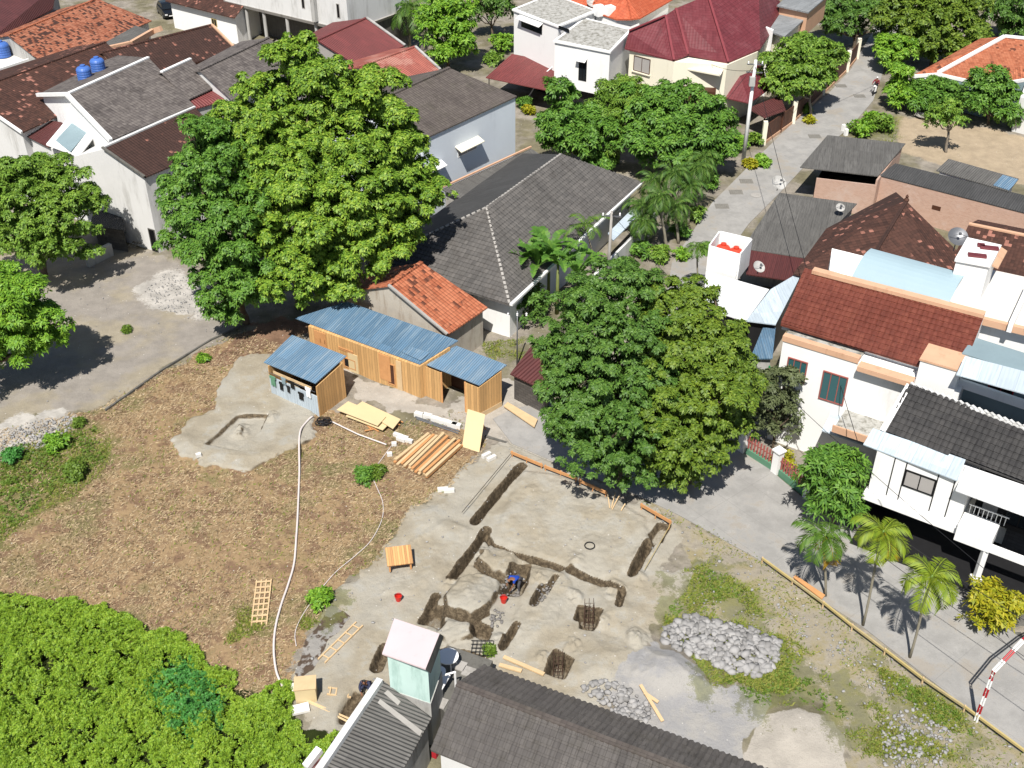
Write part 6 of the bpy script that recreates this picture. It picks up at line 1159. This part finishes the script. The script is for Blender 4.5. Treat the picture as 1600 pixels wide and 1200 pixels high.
# rebar cages, grate, tyre ring
def cage(px, py, h, lb, lean=.0):
    c = P(px, py, 0); c.z = -.85; t = thing('rebar_cage', lb, 'rebar cage', c, 'rebar cages in the pits')
    for k in range(6): o = Vector(((k % 3-1)*.22, (k//3-.5)*.4, 0)); mb = MB(); mb.tube([c+o, c+o+Z1*h+Vector((lean, .05*k*.3, 0))], .014, 5); mb.build('bar', M['rust'], t)
    for j in range(5): zz = .3+j*.33; mb = MB(); q = [c + Vector((x, y, zz)) for x, y in ((-.22,-.2),(.22,-.2),(.22,.2),(-.22,.2),(-.22,-.2))]; mb.tube(q, .015, 4); mb.build('stirrup', M['rust'], t)
cage(920,964,1.9,'rebar cage standing in the dark pit right of the trenches'); cage(872,1042,1.8,'rebar cage standing in the square pit near the bottom roof')
c = G(752,1020); mb = MB()
for i in range(6): mb.beam(c+Vector((-.5+i*.2, -.4, .12)), c+Vector((-.4+i*.2, .4, .3)), .025, .025)
for i in range(5): mb.beam(c+Vector((-.5, -.4+i*.2, .12+i*.045)), c+Vector((.55, -.4+i*.2, .12+i*.045)), .025, .025)
tag(mb.build('steel_grate', M['dark']), 'dark square steel grate lying near the corner of the bottom roof', 'grate')
c = G(921,860); mb = MB(); mb.tube([c+Vector((.27*math.cos(a_), .27*math.sin(a_), .06)) for a_ in [6.283*k_/16 for k_ in range(17)]], .03, 6); tag(mb.build('wire_ring', M['dark']), 'dark wire ring lying on the levelled foundation sand', 'ring')
# laundry on the small shed
d = Vector((SB.x-SA.x, SB.y-SA.y, 0)).normalized(); n = Vector((d.y, -d.x, 0)); n = -n if n.y > 0 else n; L = (SB-SA).length
for i, (u, wd, h, z0, mm, lb) in enumerate(((.10,.5,.75,1.0,'green_wall','green garment hanging leftmost on the small shed'), (.27,.32,.6,.95,'black','first black garment hanging on the small shed'), (.42,.25,.5,1.0,'dark','dark narrow garment hanging on the small shed'), (.52,.4,.55,1.45,'black','upper black garment hanging under the small shed roof'), (.68,.45,.55,.85,'black','large black trousers hanging on the small shed'), (.85,.45,.75,1.3,'white','white cloth hanging rightmost on the small shed'), (.34,.4,.5,1.5,'blue_grey','grey shirt hanging under the small shed roof'))):
    o = SA + d*L*u + n*.1; mb = MB(); q = [(-.5, 1), (.5, 1), (.5, .75), (.34, .7), (.36, 0), (.05, .04), (0, .3), (-.05, 0), (-.36, .02), (-.34, .7), (-.5, .75)]
    P2 = [Vector((o.x, o.y, z0)) + d*x*wd + Z1*y*h for x, y in q]; mb.prism([p for p in P2], [p + n*.05 + Vector((0, 0, random.uniform(-.02, .02))) for p in P2]); tag(mb.build('garment', M[mm]), lb, 'clothing', 'laundry on the small shed')
mb = MB(); mb.tube([Vector((SA.x, SA.y, 1.95)) + n*.13, Vector((SB.x, SB.y, 1.95)) + n*.13], .012, 5); tag(mb.build('clothes_line', M['steel']), 'clothes line across the front of the small shed', 'line')
# courtyard things by the mint tower
mb0 = [(700,1026,'round white plastic table beside the mint tower','t'), (683,1062,'square white plastic table below the white pole','s'), (686,1050,'small white plastic stool against the square table','t2')]
for px, py, lb, kd in mb0:
    c = P(px, py, 0) if False else P(px, py, 1.9); c.z = 1.2; t = thing('plastic_table' if kd != 't2' else 'plastic_stool', lb, 'table' if kd != 't2' else 'stool', c); mb = MB(); R_ = .5 if kd == 't' else .32
    if kd == 's': mb.box(c+Z1*.72, (.95, .85, .06), -.4)
    else: mb.lathe(c+Z1*.7, [(R_*.2, 0), (R_, 0), (R_, .05), (R_*.2, .06)], 18)
    mb.build('tabletop', M['white_plastic'], t)
    for k in range(4): a_ = .785+k*1.571-.4; o = Vector((math.cos(a_), math.sin(a_), 0))*R_*.8; mb = MB(); mb.beam(c+o, c+o*.85+Z1*.7, .06, .06); mb.build('leg', M['white_plastic'], t)
cc = [P(x, y, 1.2) for x, y in ((668,1075),(700,1008),(770,1032),(714,1140))]; mb = MB(); mb.prism([Vector((p.x, p.y, -.1)) for p in cc], [Vector((p.x, p.y, 1.19)) for p in cc]); tag(mb.build('courtyard_platform', M['concrete_dark']), 'dark raised courtyard platform between mint tower and bottom roof', 'platform')
for px, py in ((718,1040),(733,1050),(672,1090),(688,1098)): mb = MB(); mb.box(P(px, py, 1.24), (.6, .55, .07), -.4); tag(mb.build('paving_slab', M['concrete']), {718: 'grey paving slab right of the round white table', 733: 'pinkish grey paving slab at the tip of the bottom roof', 672: 'grey paving slab below the square white table', 688: 'paving slab against the red fascia'}[px], 'slab', 'paving slabs in the courtyard')
mb = MB(); mb.tube([P(666,1063,2.6), P(711,1050,2.6)], .05, 6); mb.tube([P(711,1050,2.6), P(711,1050,2.6)-Z1*1.4], .05, 6); tag(mb.build('pole', M['white_plastic']), 'white pole reaching from the mint tower over the tables', 'pole')
mb = MB(); a_ = P(662,1088,3.0); mb.tube([Vector((a_.x, a_.y, .2)), a_+Z1*.5], .08, 8); tag(mb.build('drain_pipe', M['white_plastic']), 'white upright drain pipe at the corner of the mint tower', 'pipe')
# water tanks
def tank(c, r, h, m, lb):
    t = thing('water_tank', lb, 'water tank', c); mb = MB(); pr = [(r*.96, 0)]
    for i in range(5): z0 = h*(.04+.16*i); pr += [(r, z0), (r, z0+h*.1), (r*.96, z0+h*.12), (r*.96, z0+h*.15)]
    pr += [(r*.8, h*.92), (r*.35, h)]; mb.lathe(c, pr, 20); mb.build('tank_body', m, t); mb = MB(); mb.lathe(c, [(r*.33, h*.99), (r*.36, h*1.02), (r*.36, h*1.08), (r*.1, h*1.1)], 16); mb.build('lid', m, t)
for c, mm, lb in TANKS: tank(Vector((c.x, c.y, 3.3)), .55, 1.65, M[mm], lb)
for c, r, h, lb in ((P(134,126,8.9), .6, 1.25, 'left blue water tank with pale bands behind the grey gable'), (P(155,113,8.9), .6, 1.25, 'right blue water tank with pale bands behind the grey gable'), (P(5,88,3.45), .8, 1.5, 'blue water tank on the white terrace at left edge')): tank(c, r, h, M['tank_blue'], lb)
for c in (P(134,126,0), P(155,113,0)): pass
# dishes, poles, cables
def dish(c, r, lb, az, stand=.8, m='grey_wall'):
    t = thing('satellite_dish', lb, 'satellite dish', c); mb = MB(); mb.tube([c, c+Z1*stand], .035, 6); mb.build('mast', M['steel'], t); V, Fc = [], []; hd = c+Z1*stand; f = Vector((math.cos(az)*.6, math.sin(az)*.6, .8)).normalized(); x = f.cross(Z1).normalized(); y = x.cross(f)
    for i in range(5):
        rr = r*i/4; 
        for j in range(20): a_ = 6.283*j/20; V.append(hd + x*rr*math.cos(a_) + y*rr*math.sin(a_) + f*(.35*rr*rr/r))
    for i in range(4):
        for j in range(20): Fc.append([i*20+j, i*20+(j+1) % 20, (i+1)*20+(j+1) % 20, (i+1)*20+j])
    mb = MB(); mb.add(V, Fc); o = mb.build('reflector', M[m], t, smooth=True, fixn=False); mb = MB(); mb.tube([hd+x*r*.9+f*.3*r, hd+f*r*.9], .018, 5); mb.tube([hd-x*r*.9+f*.3*r, hd+f*r*.9], .018, 5); mb.box(hd+f*r*.92, (.14, .14, .14)); mb.build('feed_arm', M['steel'], t)
dish(P(1214,298,3.35), .62, 'pale mesh satellite dish over the street behind the grey roof', -1.2, .6); dish(P(1490,392,9.0), .62, 'shiny satellite dish beside the white stair tower', -1.6, .9, 'steel'); dish(P(1183,428,3.6), .45, 'small grey satellite dish next to the orange tank box', -1.0, .5)
dish(P(926,14,7.4), .7, 'satellite dish on the white box house below the red-orange roof', -1.4, .6)
dish(P(1310,338,3.25), .35, 'tiny round white aerial dish on the weathered grey roof', -1.5, .7)
def upole(base, h, r, m, lb, arms=1):
    B_ = P(*base); t = thing('utility_pole', lb, 'utility pole', (B_.x, B_.y, 0)); mb = MB(); mb.tube([Vector((B_.x, B_.y, -.3)), Vector((B_.x, B_.y, h))], [r, r*.65], 10); mb.build('pole', m, t, smooth=True)
    for k in range(arms): zz = h-.4-.7*k; mb = MB(); mb.beam((B_.x-.7, B_.y+.1, zz), (B_.x+.7, B_.y-.1, zz), .09, .09); mb.build('crossarm', M['steel'], t)
    for k in (-.6, 0, .6): mb = MB(); mb.lathe((B_.x+k, B_.y, h-.36), [(.03, 0), (.07, .05), (.05, .12), (.07, .18), (.02, .24)], 8); mb.build('insulator', M['white_plastic'], t)
    return Vector((B_.x, B_.y, h))
U1 = upole((1161,252), 9.4, .2, M['white'], 'tall white utility pole at the street corner', 2); U2 = upole((949,452), 6.4, .14, M['concrete'], 'slim concrete utility pole in front of the hip roofed house'); U3 = upole((384,400), 3.6, .1, M['concrete_dark'], 'short grey pole with crossarm in front of the deep green tree'); upole((668,108), 6.5, .12, M['concrete'], 'thin concrete pole beside the bright leafy tree at top'); upole((808,570), 4.2, .06, M['steel'], 'thin grey post in the small grassy yard', 0)
bx = MB(); bx.box((U1.x-.15, U1.y-.3, 7.6), (.5, .35, .8)); tag(bx.build('junction_box', M['grey_wall']), 'grey junction box on the tall white utility pole', 'box')
def cable(a, b, sag, lb, r=.02):
    mb = MB(); mb.tube([a.lerp(b, i/14) - Z1*sag*4*(i/14)*(1-i/14) for i in range(15)], r, 4); tag(mb.build('power_cable', M['dark']), lb, 'cable', 'overhead cables')
cable(U1-Z1*.3, U2-Z1*.3, .9, 'overhead cable between the two utility poles in the middle'); cable(U1-Z1*.2+Vector((.6, 0, 0)), P(1390,40,8), .8, 'overhead cable following the far street'); cable(U2-Z1*.2, P(1700,1020,5.5), 1.2, 'long overhead cable crossing the near road to the right edge'); cable(U1-Z1*.5, P(1340,690,5.2), .7, 'overhead cable running down to the white houses')
cable(U1-Z1*.9, P(1100,95,5.9), .4, 'service cable from the white pole to the cream house')
for A0_, B0_, lb in (((1360,900),(1640,1090),'nearest overhead cable above the road, upper'), ((1300,900),(1640,1150),'nearest overhead cable above the road, lower')):
    a_, b_ = P(*A0_), P(*B0_); o_ = Vector((-.57, -3.66, 6)); cable(a_+o_, b_+o_, .15, lb, .018)
# street lamp by the carport
B_ = P(812,160); t = thing('street_lamp', 'curved white street lamp in front of the maroon carport', 'street lamp', B_); tp = A(826,152,B_.y); mb = MB(); q0 = A(868,100,B_.y+1); mb.tube([q0, q0.lerp(tp, .5)+Z1*.5, tp+Z1*.1], .06, 8); mb.build('arm', M['white'], t); mb = MB(); mb.tube([Vector((q0.x, q0.y, -.1)), q0], .09, 8); mb.build('post', M['grey_wall'], t); mb = MB(); mb.lathe(tp-Z1*.12, [(.1, 0), (.42, .04), (.4, .12), (.12, .26)], 16); mb.build('lamp_shade', M['white'], t)
# striped gate at the bottom right
B_ = P(1526,1128); hp = 3.4; t = thing('gate_arch', 'red and white striped gate arch rising over the road', 'gate', B_); rdv = Vector((P(1700,1010).x-B_.x, P(1700,1010).y-B_.y, 0)).normalized(); Wd = 7.5
for off in (0, .12):
    o = Vector((-rdv.y, rdv.x, 0))*off; pts = [B_+o, B_+o+Z1*hp, B_+o+rdv*1.6+Z1*(hp+1.0), B_+o+rdv*(Wd/2)+Z1*(hp+1.3), B_+o+rdv*(Wd-1.6)+Z1*(hp+1.0), B_+o+rdv*Wd+Z1*hp, B_+o+rdv*Wd]
    path = [pts[0]]
    for a, b in zip(pts, pts[1:]):
        n_ = max(1, int((b-a).length/.55)); path += [a.lerp(b, (i+1)/n_) for i in range(n_)]
    mb = MB(); mb.tube(path, .045, 8); so_ = mb.build('striped_tube', M['white'], t, smooth=False); so_.data.materials.append(M['paint_red'])
    for p_ in so_.data.polygons:
        c_ = p_.center + ORIG[t.name]; k_ = min(range(len(path)-1), key=lambda i: ((path[i]+path[i+1])/2-c_).length); p_.material_index = k_ % 2
for u in range(12):
    p = B_ + Z1*(.3+u*.28); mb = MB(); mb.beam(p, p+Vector((-rdv.y, rdv.x, 0))*.12, .03, .03); mb.build('rung', M['white'], t)
# drain grates in the far street
for px, py, lb in ((1343,150,'dark drain grate nearest the motorcycle rider'), (1314,134,'dark drain grate at the left street kerb, farthest'), (1273,213,'dark drain grate between street fence and workshop roof'), (1128,322,'dark drain grate close to the dark palms'), (1150,300,'dark drain grate on the wide part of the street'), (1166,283,'dark drain grate below the utility pole'), (1181,305,'pale round manhole cover on the street')):
    c = P(px, py, .06); mb = MB()
    if 'round' in lb: mb.lathe(c, [(.1, .0), (.45, .0), (.45, .02), (.1, .025)], 18)
    else:
        for i in range(6): mb.box(c+Vector((-.45+i*.18, 0, .01)), (.12, .8, .03), .0)
        mb.box(c-Z1*.004, (1.15, .9, .02))
    tag(mb.build('manhole_cover' if 'round' in lb else 'drain_grate', plain('drain_iron', (146, 143, 136), .8, .2, 3) if 'round' not in lb else M['concrete']), lb, 'drain', 'drain covers in the far street')
# white pots / sign stones by the street
for px, py, lb in ((1318,200,'white stone post at the right kerb of the far street'), (1322,207,'second white stone post closer to the grey workshop')): mb = MB(); mb.box(P(px, py, .3), (.3, .3, .7), .4); tag(mb.build('kerb_post', M['white']), lb, 'post')
c = P(1442,184,.0); mb = MB(); mb.lathe(c, [(.3, 0), (.75, .25), (.8, .3), (.7, .3), (.3, .12)], 18); tag(mb.build('stone_basin', M['concrete']), 'round pale stone basin in the sandy yard', 'basin')
c = P(212,386,0); t = slat('trestle', 'small grey wooden trestle leaning at the stained white house', (205,390), (218,392), .7, 3, M['concrete_dark'], cat='trestle', lift=.5)
# ---------------------------------------------------------------- people, motorcycle, car
def skin_mesh(name, J, E, m, parent, sub=2, root=None):
    """one continuous body grown over a skeleton: J = {joint: (point, radius)}, E = joint pairs"""
    nm = list(J); me = bpy.data.meshes.new(name); org = ORIG[parent.name]
    me.from_pydata([tuple(Vector(J[k][0])-org) for k in nm], [(nm.index(a), nm.index(b)) for a, b in E], [])
    o = bpy.data.objects.new(name, me); COL.objects.link(o); md = o.modifiers.new('skin', 'SKIN'); md.use_smooth_shade = True
    for i, k in enumerate(nm): r = J[k][1]; me.skin_vertices[0].data[i].radius = (r, r)
    me.skin_vertices[0].data[nm.index(root or nm[0])].use_root = True
    s = o.modifiers.new('sub', 'SUBSURF'); s.levels = sub; s.render_levels = sub
    bpy.context.view_layer.update(); dg = bpy.context.evaluated_depsgraph_get(); me2 = bpy.data.meshes.new_from_object(o.evaluated_get(dg)); o.modifiers.clear(); o.data = me2; me2.name = name
    me2.materials.clear(); me2.materials.append(m); o.parent = parent; ORIG[o.name] = org; return o
def hand(J, E, wrist, dirv, nrm, tag_, r=.009):
    """palm and five bent fingers growing from the wrist joint"""
    w_ = Vector(J[wrist][0]); d = Vector(dirv).normalized(); s = d.cross(Vector(nrm)).normalized(); n = s.cross(d)
    pk = tag_+'palm'; J[pk] = (w_+d*.05, .026); E.append((wrist, pk))
    for i, (off, L) in enumerate(((-.03, .068), (-.01, .078), (.01, .072), (.03, .058))):
        b = w_+d*.085+s*off; J[tag_+'f%da' % i] = (b, r); J[tag_+'f%db' % i] = (b+d*L*.55-n*.012, r*.9); J[tag_+'f%dc' % i] = (b+d*L*.85-n*.04, r*.75)
        E += [(pk, tag_+'f%da' % i), (tag_+'f%da' % i, tag_+'f%db' % i), (tag_+'f%db' % i, tag_+'f%dc' % i)]
    b = w_+d*.03-s*.04; J[tag_+'ta'] = (b, r*1.1); J[tag_+'tb'] = (b+d*.035-s*.022-n*.02, r); E += [(pk, tag_+'ta'), (tag_+'ta', tag_+'tb')]
def person(label, origin, K, shirt, trousers, hair, hat=None, sleeves=True):
    """K: joint points (pelvis, chest, neck, head, shoulders, elbows, wrists, hips, knees, ankles, toes)"""
    t = thing('person', label, 'person', origin); J = {}; E = []
    rr = dict(pelvis=.13, waist=.115, chest=.135, neck=.055, head0=.075, head=.098, headtop=.07, shl=.065, shr=.065, ell=.045, elr=.045, wrl=.028, wrr=.028, hil=.09, hir=.09, knl=.062, knr=.062, anl=.042, anr=.042, tol=.03, tor=.03)
    up = (Vector(K['head'])-Vector(K['neck'])).normalized(); K = dict(K); K['waist'] = (Vector(K['pelvis'])+Vector(K['chest']))/2 if 'waist' not in K else K['waist']; K['head0'] = Vector(K['neck'])+up*.09; K['headtop'] = Vector(K['head'])+up*.09
    for k in rr: J[k] = (Vector(K[k]), rr[k])
    E += [('pelvis','waist'),('waist','chest'),('chest','neck'),('neck','head0'),('head0','head'),('head','headtop')]
    for s in 'lr': E += [('chest','sh'+s),('sh'+s,'el'+s),('el'+s,'wr'+s),('pelvis','hi'+s),('hi'+s,'kn'+s),('kn'+s,'an'+s),('an'+s,'to'+s)]; hand(J, E, 'wr'+s, Vector(K['wr'+s])-Vector(K['el'+s]), (0, 0, 1), s)
    f = Vector(K['face']).normalized(); f = (f - up*f.dot(up)).normalized(); J['nose'] = (Vector(K['head'])+f*.105-up*.015, .014); E.append(('head','nose'))
    sd = f.cross(up)
    body = skin_mesh('body', J, E, M['skin'], t, 1, 'pelvis')
    for sg in (-1, 1):
        mb = MB(); mb.lathe(Vector(K['head'])+f*.085+sd*.035*sg+up*.02, [(.002, -.008), (.013, 0), (.002, .008)], 8); mb.build('eye', M['black'], t)
        mb = MB(); mb.lathe(Vector(K['head'])+sd*.1*sg, [(.004, -.035), (.02, -.02), (.024, .01), (.006, .035)], 8); mb.build('ear', M['skin'], t)
    mb = MB(); mb.beam(Vector(K['head'])+f*.094-up*.05-sd*.024, Vector(K['head'])+f*.094-up*.05+sd*.024, .012, .008); mb.build('mouth', M['red_brown_paint'], t)
    Js = {k: (J[k][0], J[k][1]+a) for k, a in (('pelvis',.012),('waist',.03),('chest',.03),('shl',.024),('shr',.024))}; Es = [('pelvis','waist'),('waist','chest'),('chest','shl'),('chest','shr')]
    for s in 'lr':
        e = J['el'+s][0] if sleeves else J['sh'+s][0].lerp(J['el'+s][0], .6); Js['sl'+s] = (e, .06); Es.append(('sh'+s,'sl'+s))
        if sleeves: Js['cu'+s] = (J['el'+s][0].lerp(J['wr'+s][0], .85), .046); Es.append(('sl'+s,'cu'+s))
    skin_mesh('shirt', Js, Es, shirt, t, 1, 'pelvis')
    Jt = {'pelvis': (J['pelvis'][0]-Vector((0, 0, .01)), .15)}; Et = []
    for s in 'lr':
        for k, a in (('hi', .022), ('kn', .02)): Jt[k+s] = (J[k+s][0], J[k+s][1]+a)
        Jt['cf'+s] = (J['kn'+s][0].lerp(J['an'+s][0], .9), .062); Et += [('pelvis','hi'+s),('hi'+s,'kn'+s),('kn'+s,'cf'+s)]
    skin_mesh('trousers', Jt, Et, trousers, t, 1, 'pelvis')
    for s in 'lr': skin_mesh('shoe', {'a': (J['an'+s][0], .05), 'b': (J['to'+s][0], .045)}, [('a','b')], M['dark'], t, 1)
    if hat is None: skin_mesh('hair', {'a': (Vector(K['head'])-f*.03+up*.03, .108), 'b': (Vector(K['headtop'])-f*.02, .085)}, [('a','b')], hair, t, 1)
    else: skin_mesh('helmet' if hat is M['white_plastic'] else 'cap', {'a': (Vector(K['head'])-f*.012+up*.045, .122), 'b': (Vector(K['headtop']), .105)}, [('a','b')], hat, t, 1); 
    return t
def frame(o, az):
    f = Vector((math.cos(az), math.sin(az), 0)); l = Vector((-f.y, f.x, 0)); return lambda x, y, z: o + f*x + l*y + Z1*z
# worker bending over in the pit, facing down-left
o = P(808,908,0); o.z = -.72; q = frame(o, math.radians(215))
person('worker in blue shirt bending over the stone filled pit', o, dict(pelvis=q(-.12,0,.88), waist=q(.03,0,.99), chest=q(.25,0,1.08), neck=q(.42,0,1.1), head=q(.56,0,1.08), face=(-.5,-.4,-.75), shl=q(.30,.19,1.07), shr=q(.30,-.19,1.07), ell=q(.42,.24,.80), elr=q(.42,-.22,.80), wrl=q(.55,.18,.58), wrr=q(.58,-.14,.58), hil=q(-.12,.1,.84), hir=q(-.12,-.1,.84), knl=q(.02,.14,.46), knr=q(-.06,-.13,.46), anl=q(-.05,.15,.08), anr=q(-.16,-.14,.08), tol=q(.12,.17,.04), tor=q(.02,-.16,.04)), plain('blue_cloth', (40, 84, 196), .8, .1), plain('grey_cloth', (98, 98, 104), .85, .15), M['black'], M['blue_grey'], sleeves=False)
# crouching worker beside the trench
o = G(574,1082); q = frame(o, math.radians(-100)); navy = plain('navy_cloth', (62, 66, 92), .85, .15)
person('worker in dark navy clothes crouching at the trench by the shed', o, dict(pelvis=q(-.12,0,.33), waist=q(-.03,0,.48), chest=q(.10,0,.66), neck=q(.18,0,.80), head=q(.27,0,.92), face=(0,-.8,-.6), shl=q(.12,.19,.72), shr=q(.12,-.19,.72), ell=q(.28,.26,.50), elr=q(.28,-.26,.50), wrl=q(.48,.14,.36), wrr=q(.48,-.12,.36), hil=q(-.1,.1,.32), hir=q(-.1,-.1,.32), knl=q(.27,.18,.48), knr=q(.27,-.18,.48), anl=q(.06,.18,.08), anr=q(.06,-.18,.08), tol=q(.24,.2,.03), tor=q(.24,-.2,.03)), navy, navy, M['black'])
# motorcycle and rider
o = P(1366,146,.05); az = math.atan2(P(1330,200).y-o.y, P(1330,200).x-o.x); q = frame(o, az)
t = thing('motorcycle', 'dark motorcycle with white front coming down the far street', 'motorcycle', o)
for x, nm in ((.62,'wheel'), (-.62,'wheel')):
    mb = MB(); c = q(x, 0, .29); f = q(1,0,0)-q(0,0,0); mb.tube([c + f*.25*math.cos(a_) + Z1*.25*math.sin(a_) for a_ in [6.283*k/20 for k in range(21)]], .055, 8); wh = mb.build(nm, M['black'], t); l = q(0,1,0)-q(0,0,0); mb = MB(); mb.tube([c-l*.05, c+l*.05], .1, 10); mb.build('hub', M['steel'], wh)
mb = MB(); mb.prism([q(-.75,-.1,.62), q(.05,-.13,.42), q(.05,.13,.42), q(-.75,.1,.62)], [q(-.8,-.12,.78), q(.05,-.12,.72), q(.05,.12,.72), q(-.8,.12,.78)]); mb.build('body', M['paint_red'], t); mb = MB(); mb.prism([q(-.7,-.13,.78), q(.1,-.12,.73), q(.1,.12,.73), q(-.7,.13,.78)], [q(-.68,-.1,.86), q(.08,-.09,.8), q(.08,.09,.8), q(-.68,.1,.86)]); mb.build('seat', M['black'], t)
mb = MB(); mb.prism([q(.3,-.2,.35), q(.5,-.1,.35), q(.5,.1,.35), q(.3,.2,.35)], [q(.32,-.22,.95), q(.46,-.08,1.0), q(.46,.08,1.0), q(.32,.22,.95)]); mb.build('leg_shield', M['white'], t); mb = MB(); mb.box(q(.5,0,.95), (.16,.2,.16), az); mb.build('headlight', M['white_plastic'], t)
mb = MB(); mb.tube([q(.3,-.36,1.05), q(.42,-.15,1.02), q(.42,.15,1.02), q(.3,.36,1.05)], .022, 6); mb.build('handlebar', M['black'], t); mb = MB(); mb.beam(q(.62,.0,.29), q(.42,0,.98), .12, .06); mb.build('fork', M['steel'], t); mb = MB(); mb.beam(q(-.1,0,.3), q(.35,0,.3), .26, .05); mb.build('footboard', M['dark'], t); mb = MB(); mb.box(q(-.05,0,.4), (.45,.26,.26), az); mb.build('engine', M['steel'], t)
person('rider in maroon jacket with white helmet on the motorcycle', q(-.15,0,.3), dict(pelvis=q(-.25,0,.93), waist=q(-.22,0,1.1), chest=q(-.16,0,1.32), neck=q(-.13,0,1.48), head=q(-.1,0,1.62), face=q(1,0,-.1)-q(0,0,0), shl=q(-.15,.19,1.39), shr=q(-.15,-.19,1.39), ell=q(.05,.3,1.17), elr=q(.05,-.3,1.17), wrl=q(.26,.33,1.09), wrr=q(.26,-.33,1.09), hil=q(-.23,.11,.9), hir=q(-.23,-.11,.9), knl=q(.2,.2,.8), knr=q(.2,-.2,.8), anl=q(.12,.17,.4), anr=q(.12,-.17,.4), tol=q(.3,.17,.37), tor=q(.3,-.17,.37)), plain('maroon_cloth', (140, 44, 62), .8, .12), M['dark'], M['black'], M['white_plastic'])
# parked black car at the top
o = P(262,24,0); az = math.radians(-62); q = frame(o, az); t = thing('parked_car', 'black car parked half under the brown tile roof', 'car', o)
def loft(secs, m, name, par):
    mb = MB(); n = len(secs[0])
    for s in secs: mb.v += s
    for i in range(len(secs)-1):
        for j in range(n): mb.f.append([i*n+j, i*n+(j+1) % n, (i+1)*n+(j+1) % n, (i+1)*n+j])
    mb.f.append(list(range(n))[::-1]); mb.f.append([(len(secs)-1)*n+j for j in range(n)]); return mb.build(name, m, par, smooth=False)
def sec(x, w_, z0, z1): return [q(x,-w_,z0), q(x,w_,z0), q(x,w_*1.02,(z0+z1)/2), q(x,w_*.9,z1), q(x,-w_*.9,z1), q(x,-w_*1.02,(z0+z1)/2)]
cp = plain('car_paint', (26, 28, 32), .22, .05, spec=.6)
loft([sec(2.05,.62,.35,.7), sec(1.95,.78,.28,.82), sec(1.0,.84,.26,.98), sec(-1.2,.84,.26,1.0), sec(-2.0,.8,.3,.95), sec(-2.1,.66,.4,.8)], cp, 'body', t)
cb = loft([sec(.95,.74,.97,1.0), sec(.3,.66,.97,1.5), sec(-.2,.66,.97,1.56), sec(-1.5,.64,.97,1.5), sec(-1.98,.7,.95,1.0)], cp, 'cabin', t)
mb = MB(); mb.prism([q(.93,-.62,1.03), q(.93,.62,1.03), q(.38,.54,1.46), q(.38,-.54,1.46)], [q(.96,-.62,1.05), q(.96,.62,1.05), q(.41,.54,1.48), q(.41,-.54,1.48)]); mb.build('windscreen', M['pane'], cb)
for s in (-1, 1):
    mb = MB(); mb.box(q(2.0,s*.55,.66), (.12,.3,.14), az); mb.build('headlight', M['white_plastic'], t)
    for x in (1.3, -1.35): mb = MB(); mb.tube([q(x,s*.72,.31), q(x,s*.86,.31)], .31, 16); wh = mb.build('wheel', M['black'], t); mb = MB(); mb.tube([q(x,s*.862,.31), q(x,s*.875,.31)], .19, 12); mb.build('rim', M['steel'], wh)
mb = MB(); mb.box(q(2.08,0,.5), (.03,.5,.12), az); mb.build('number_plate', M['white'], t)
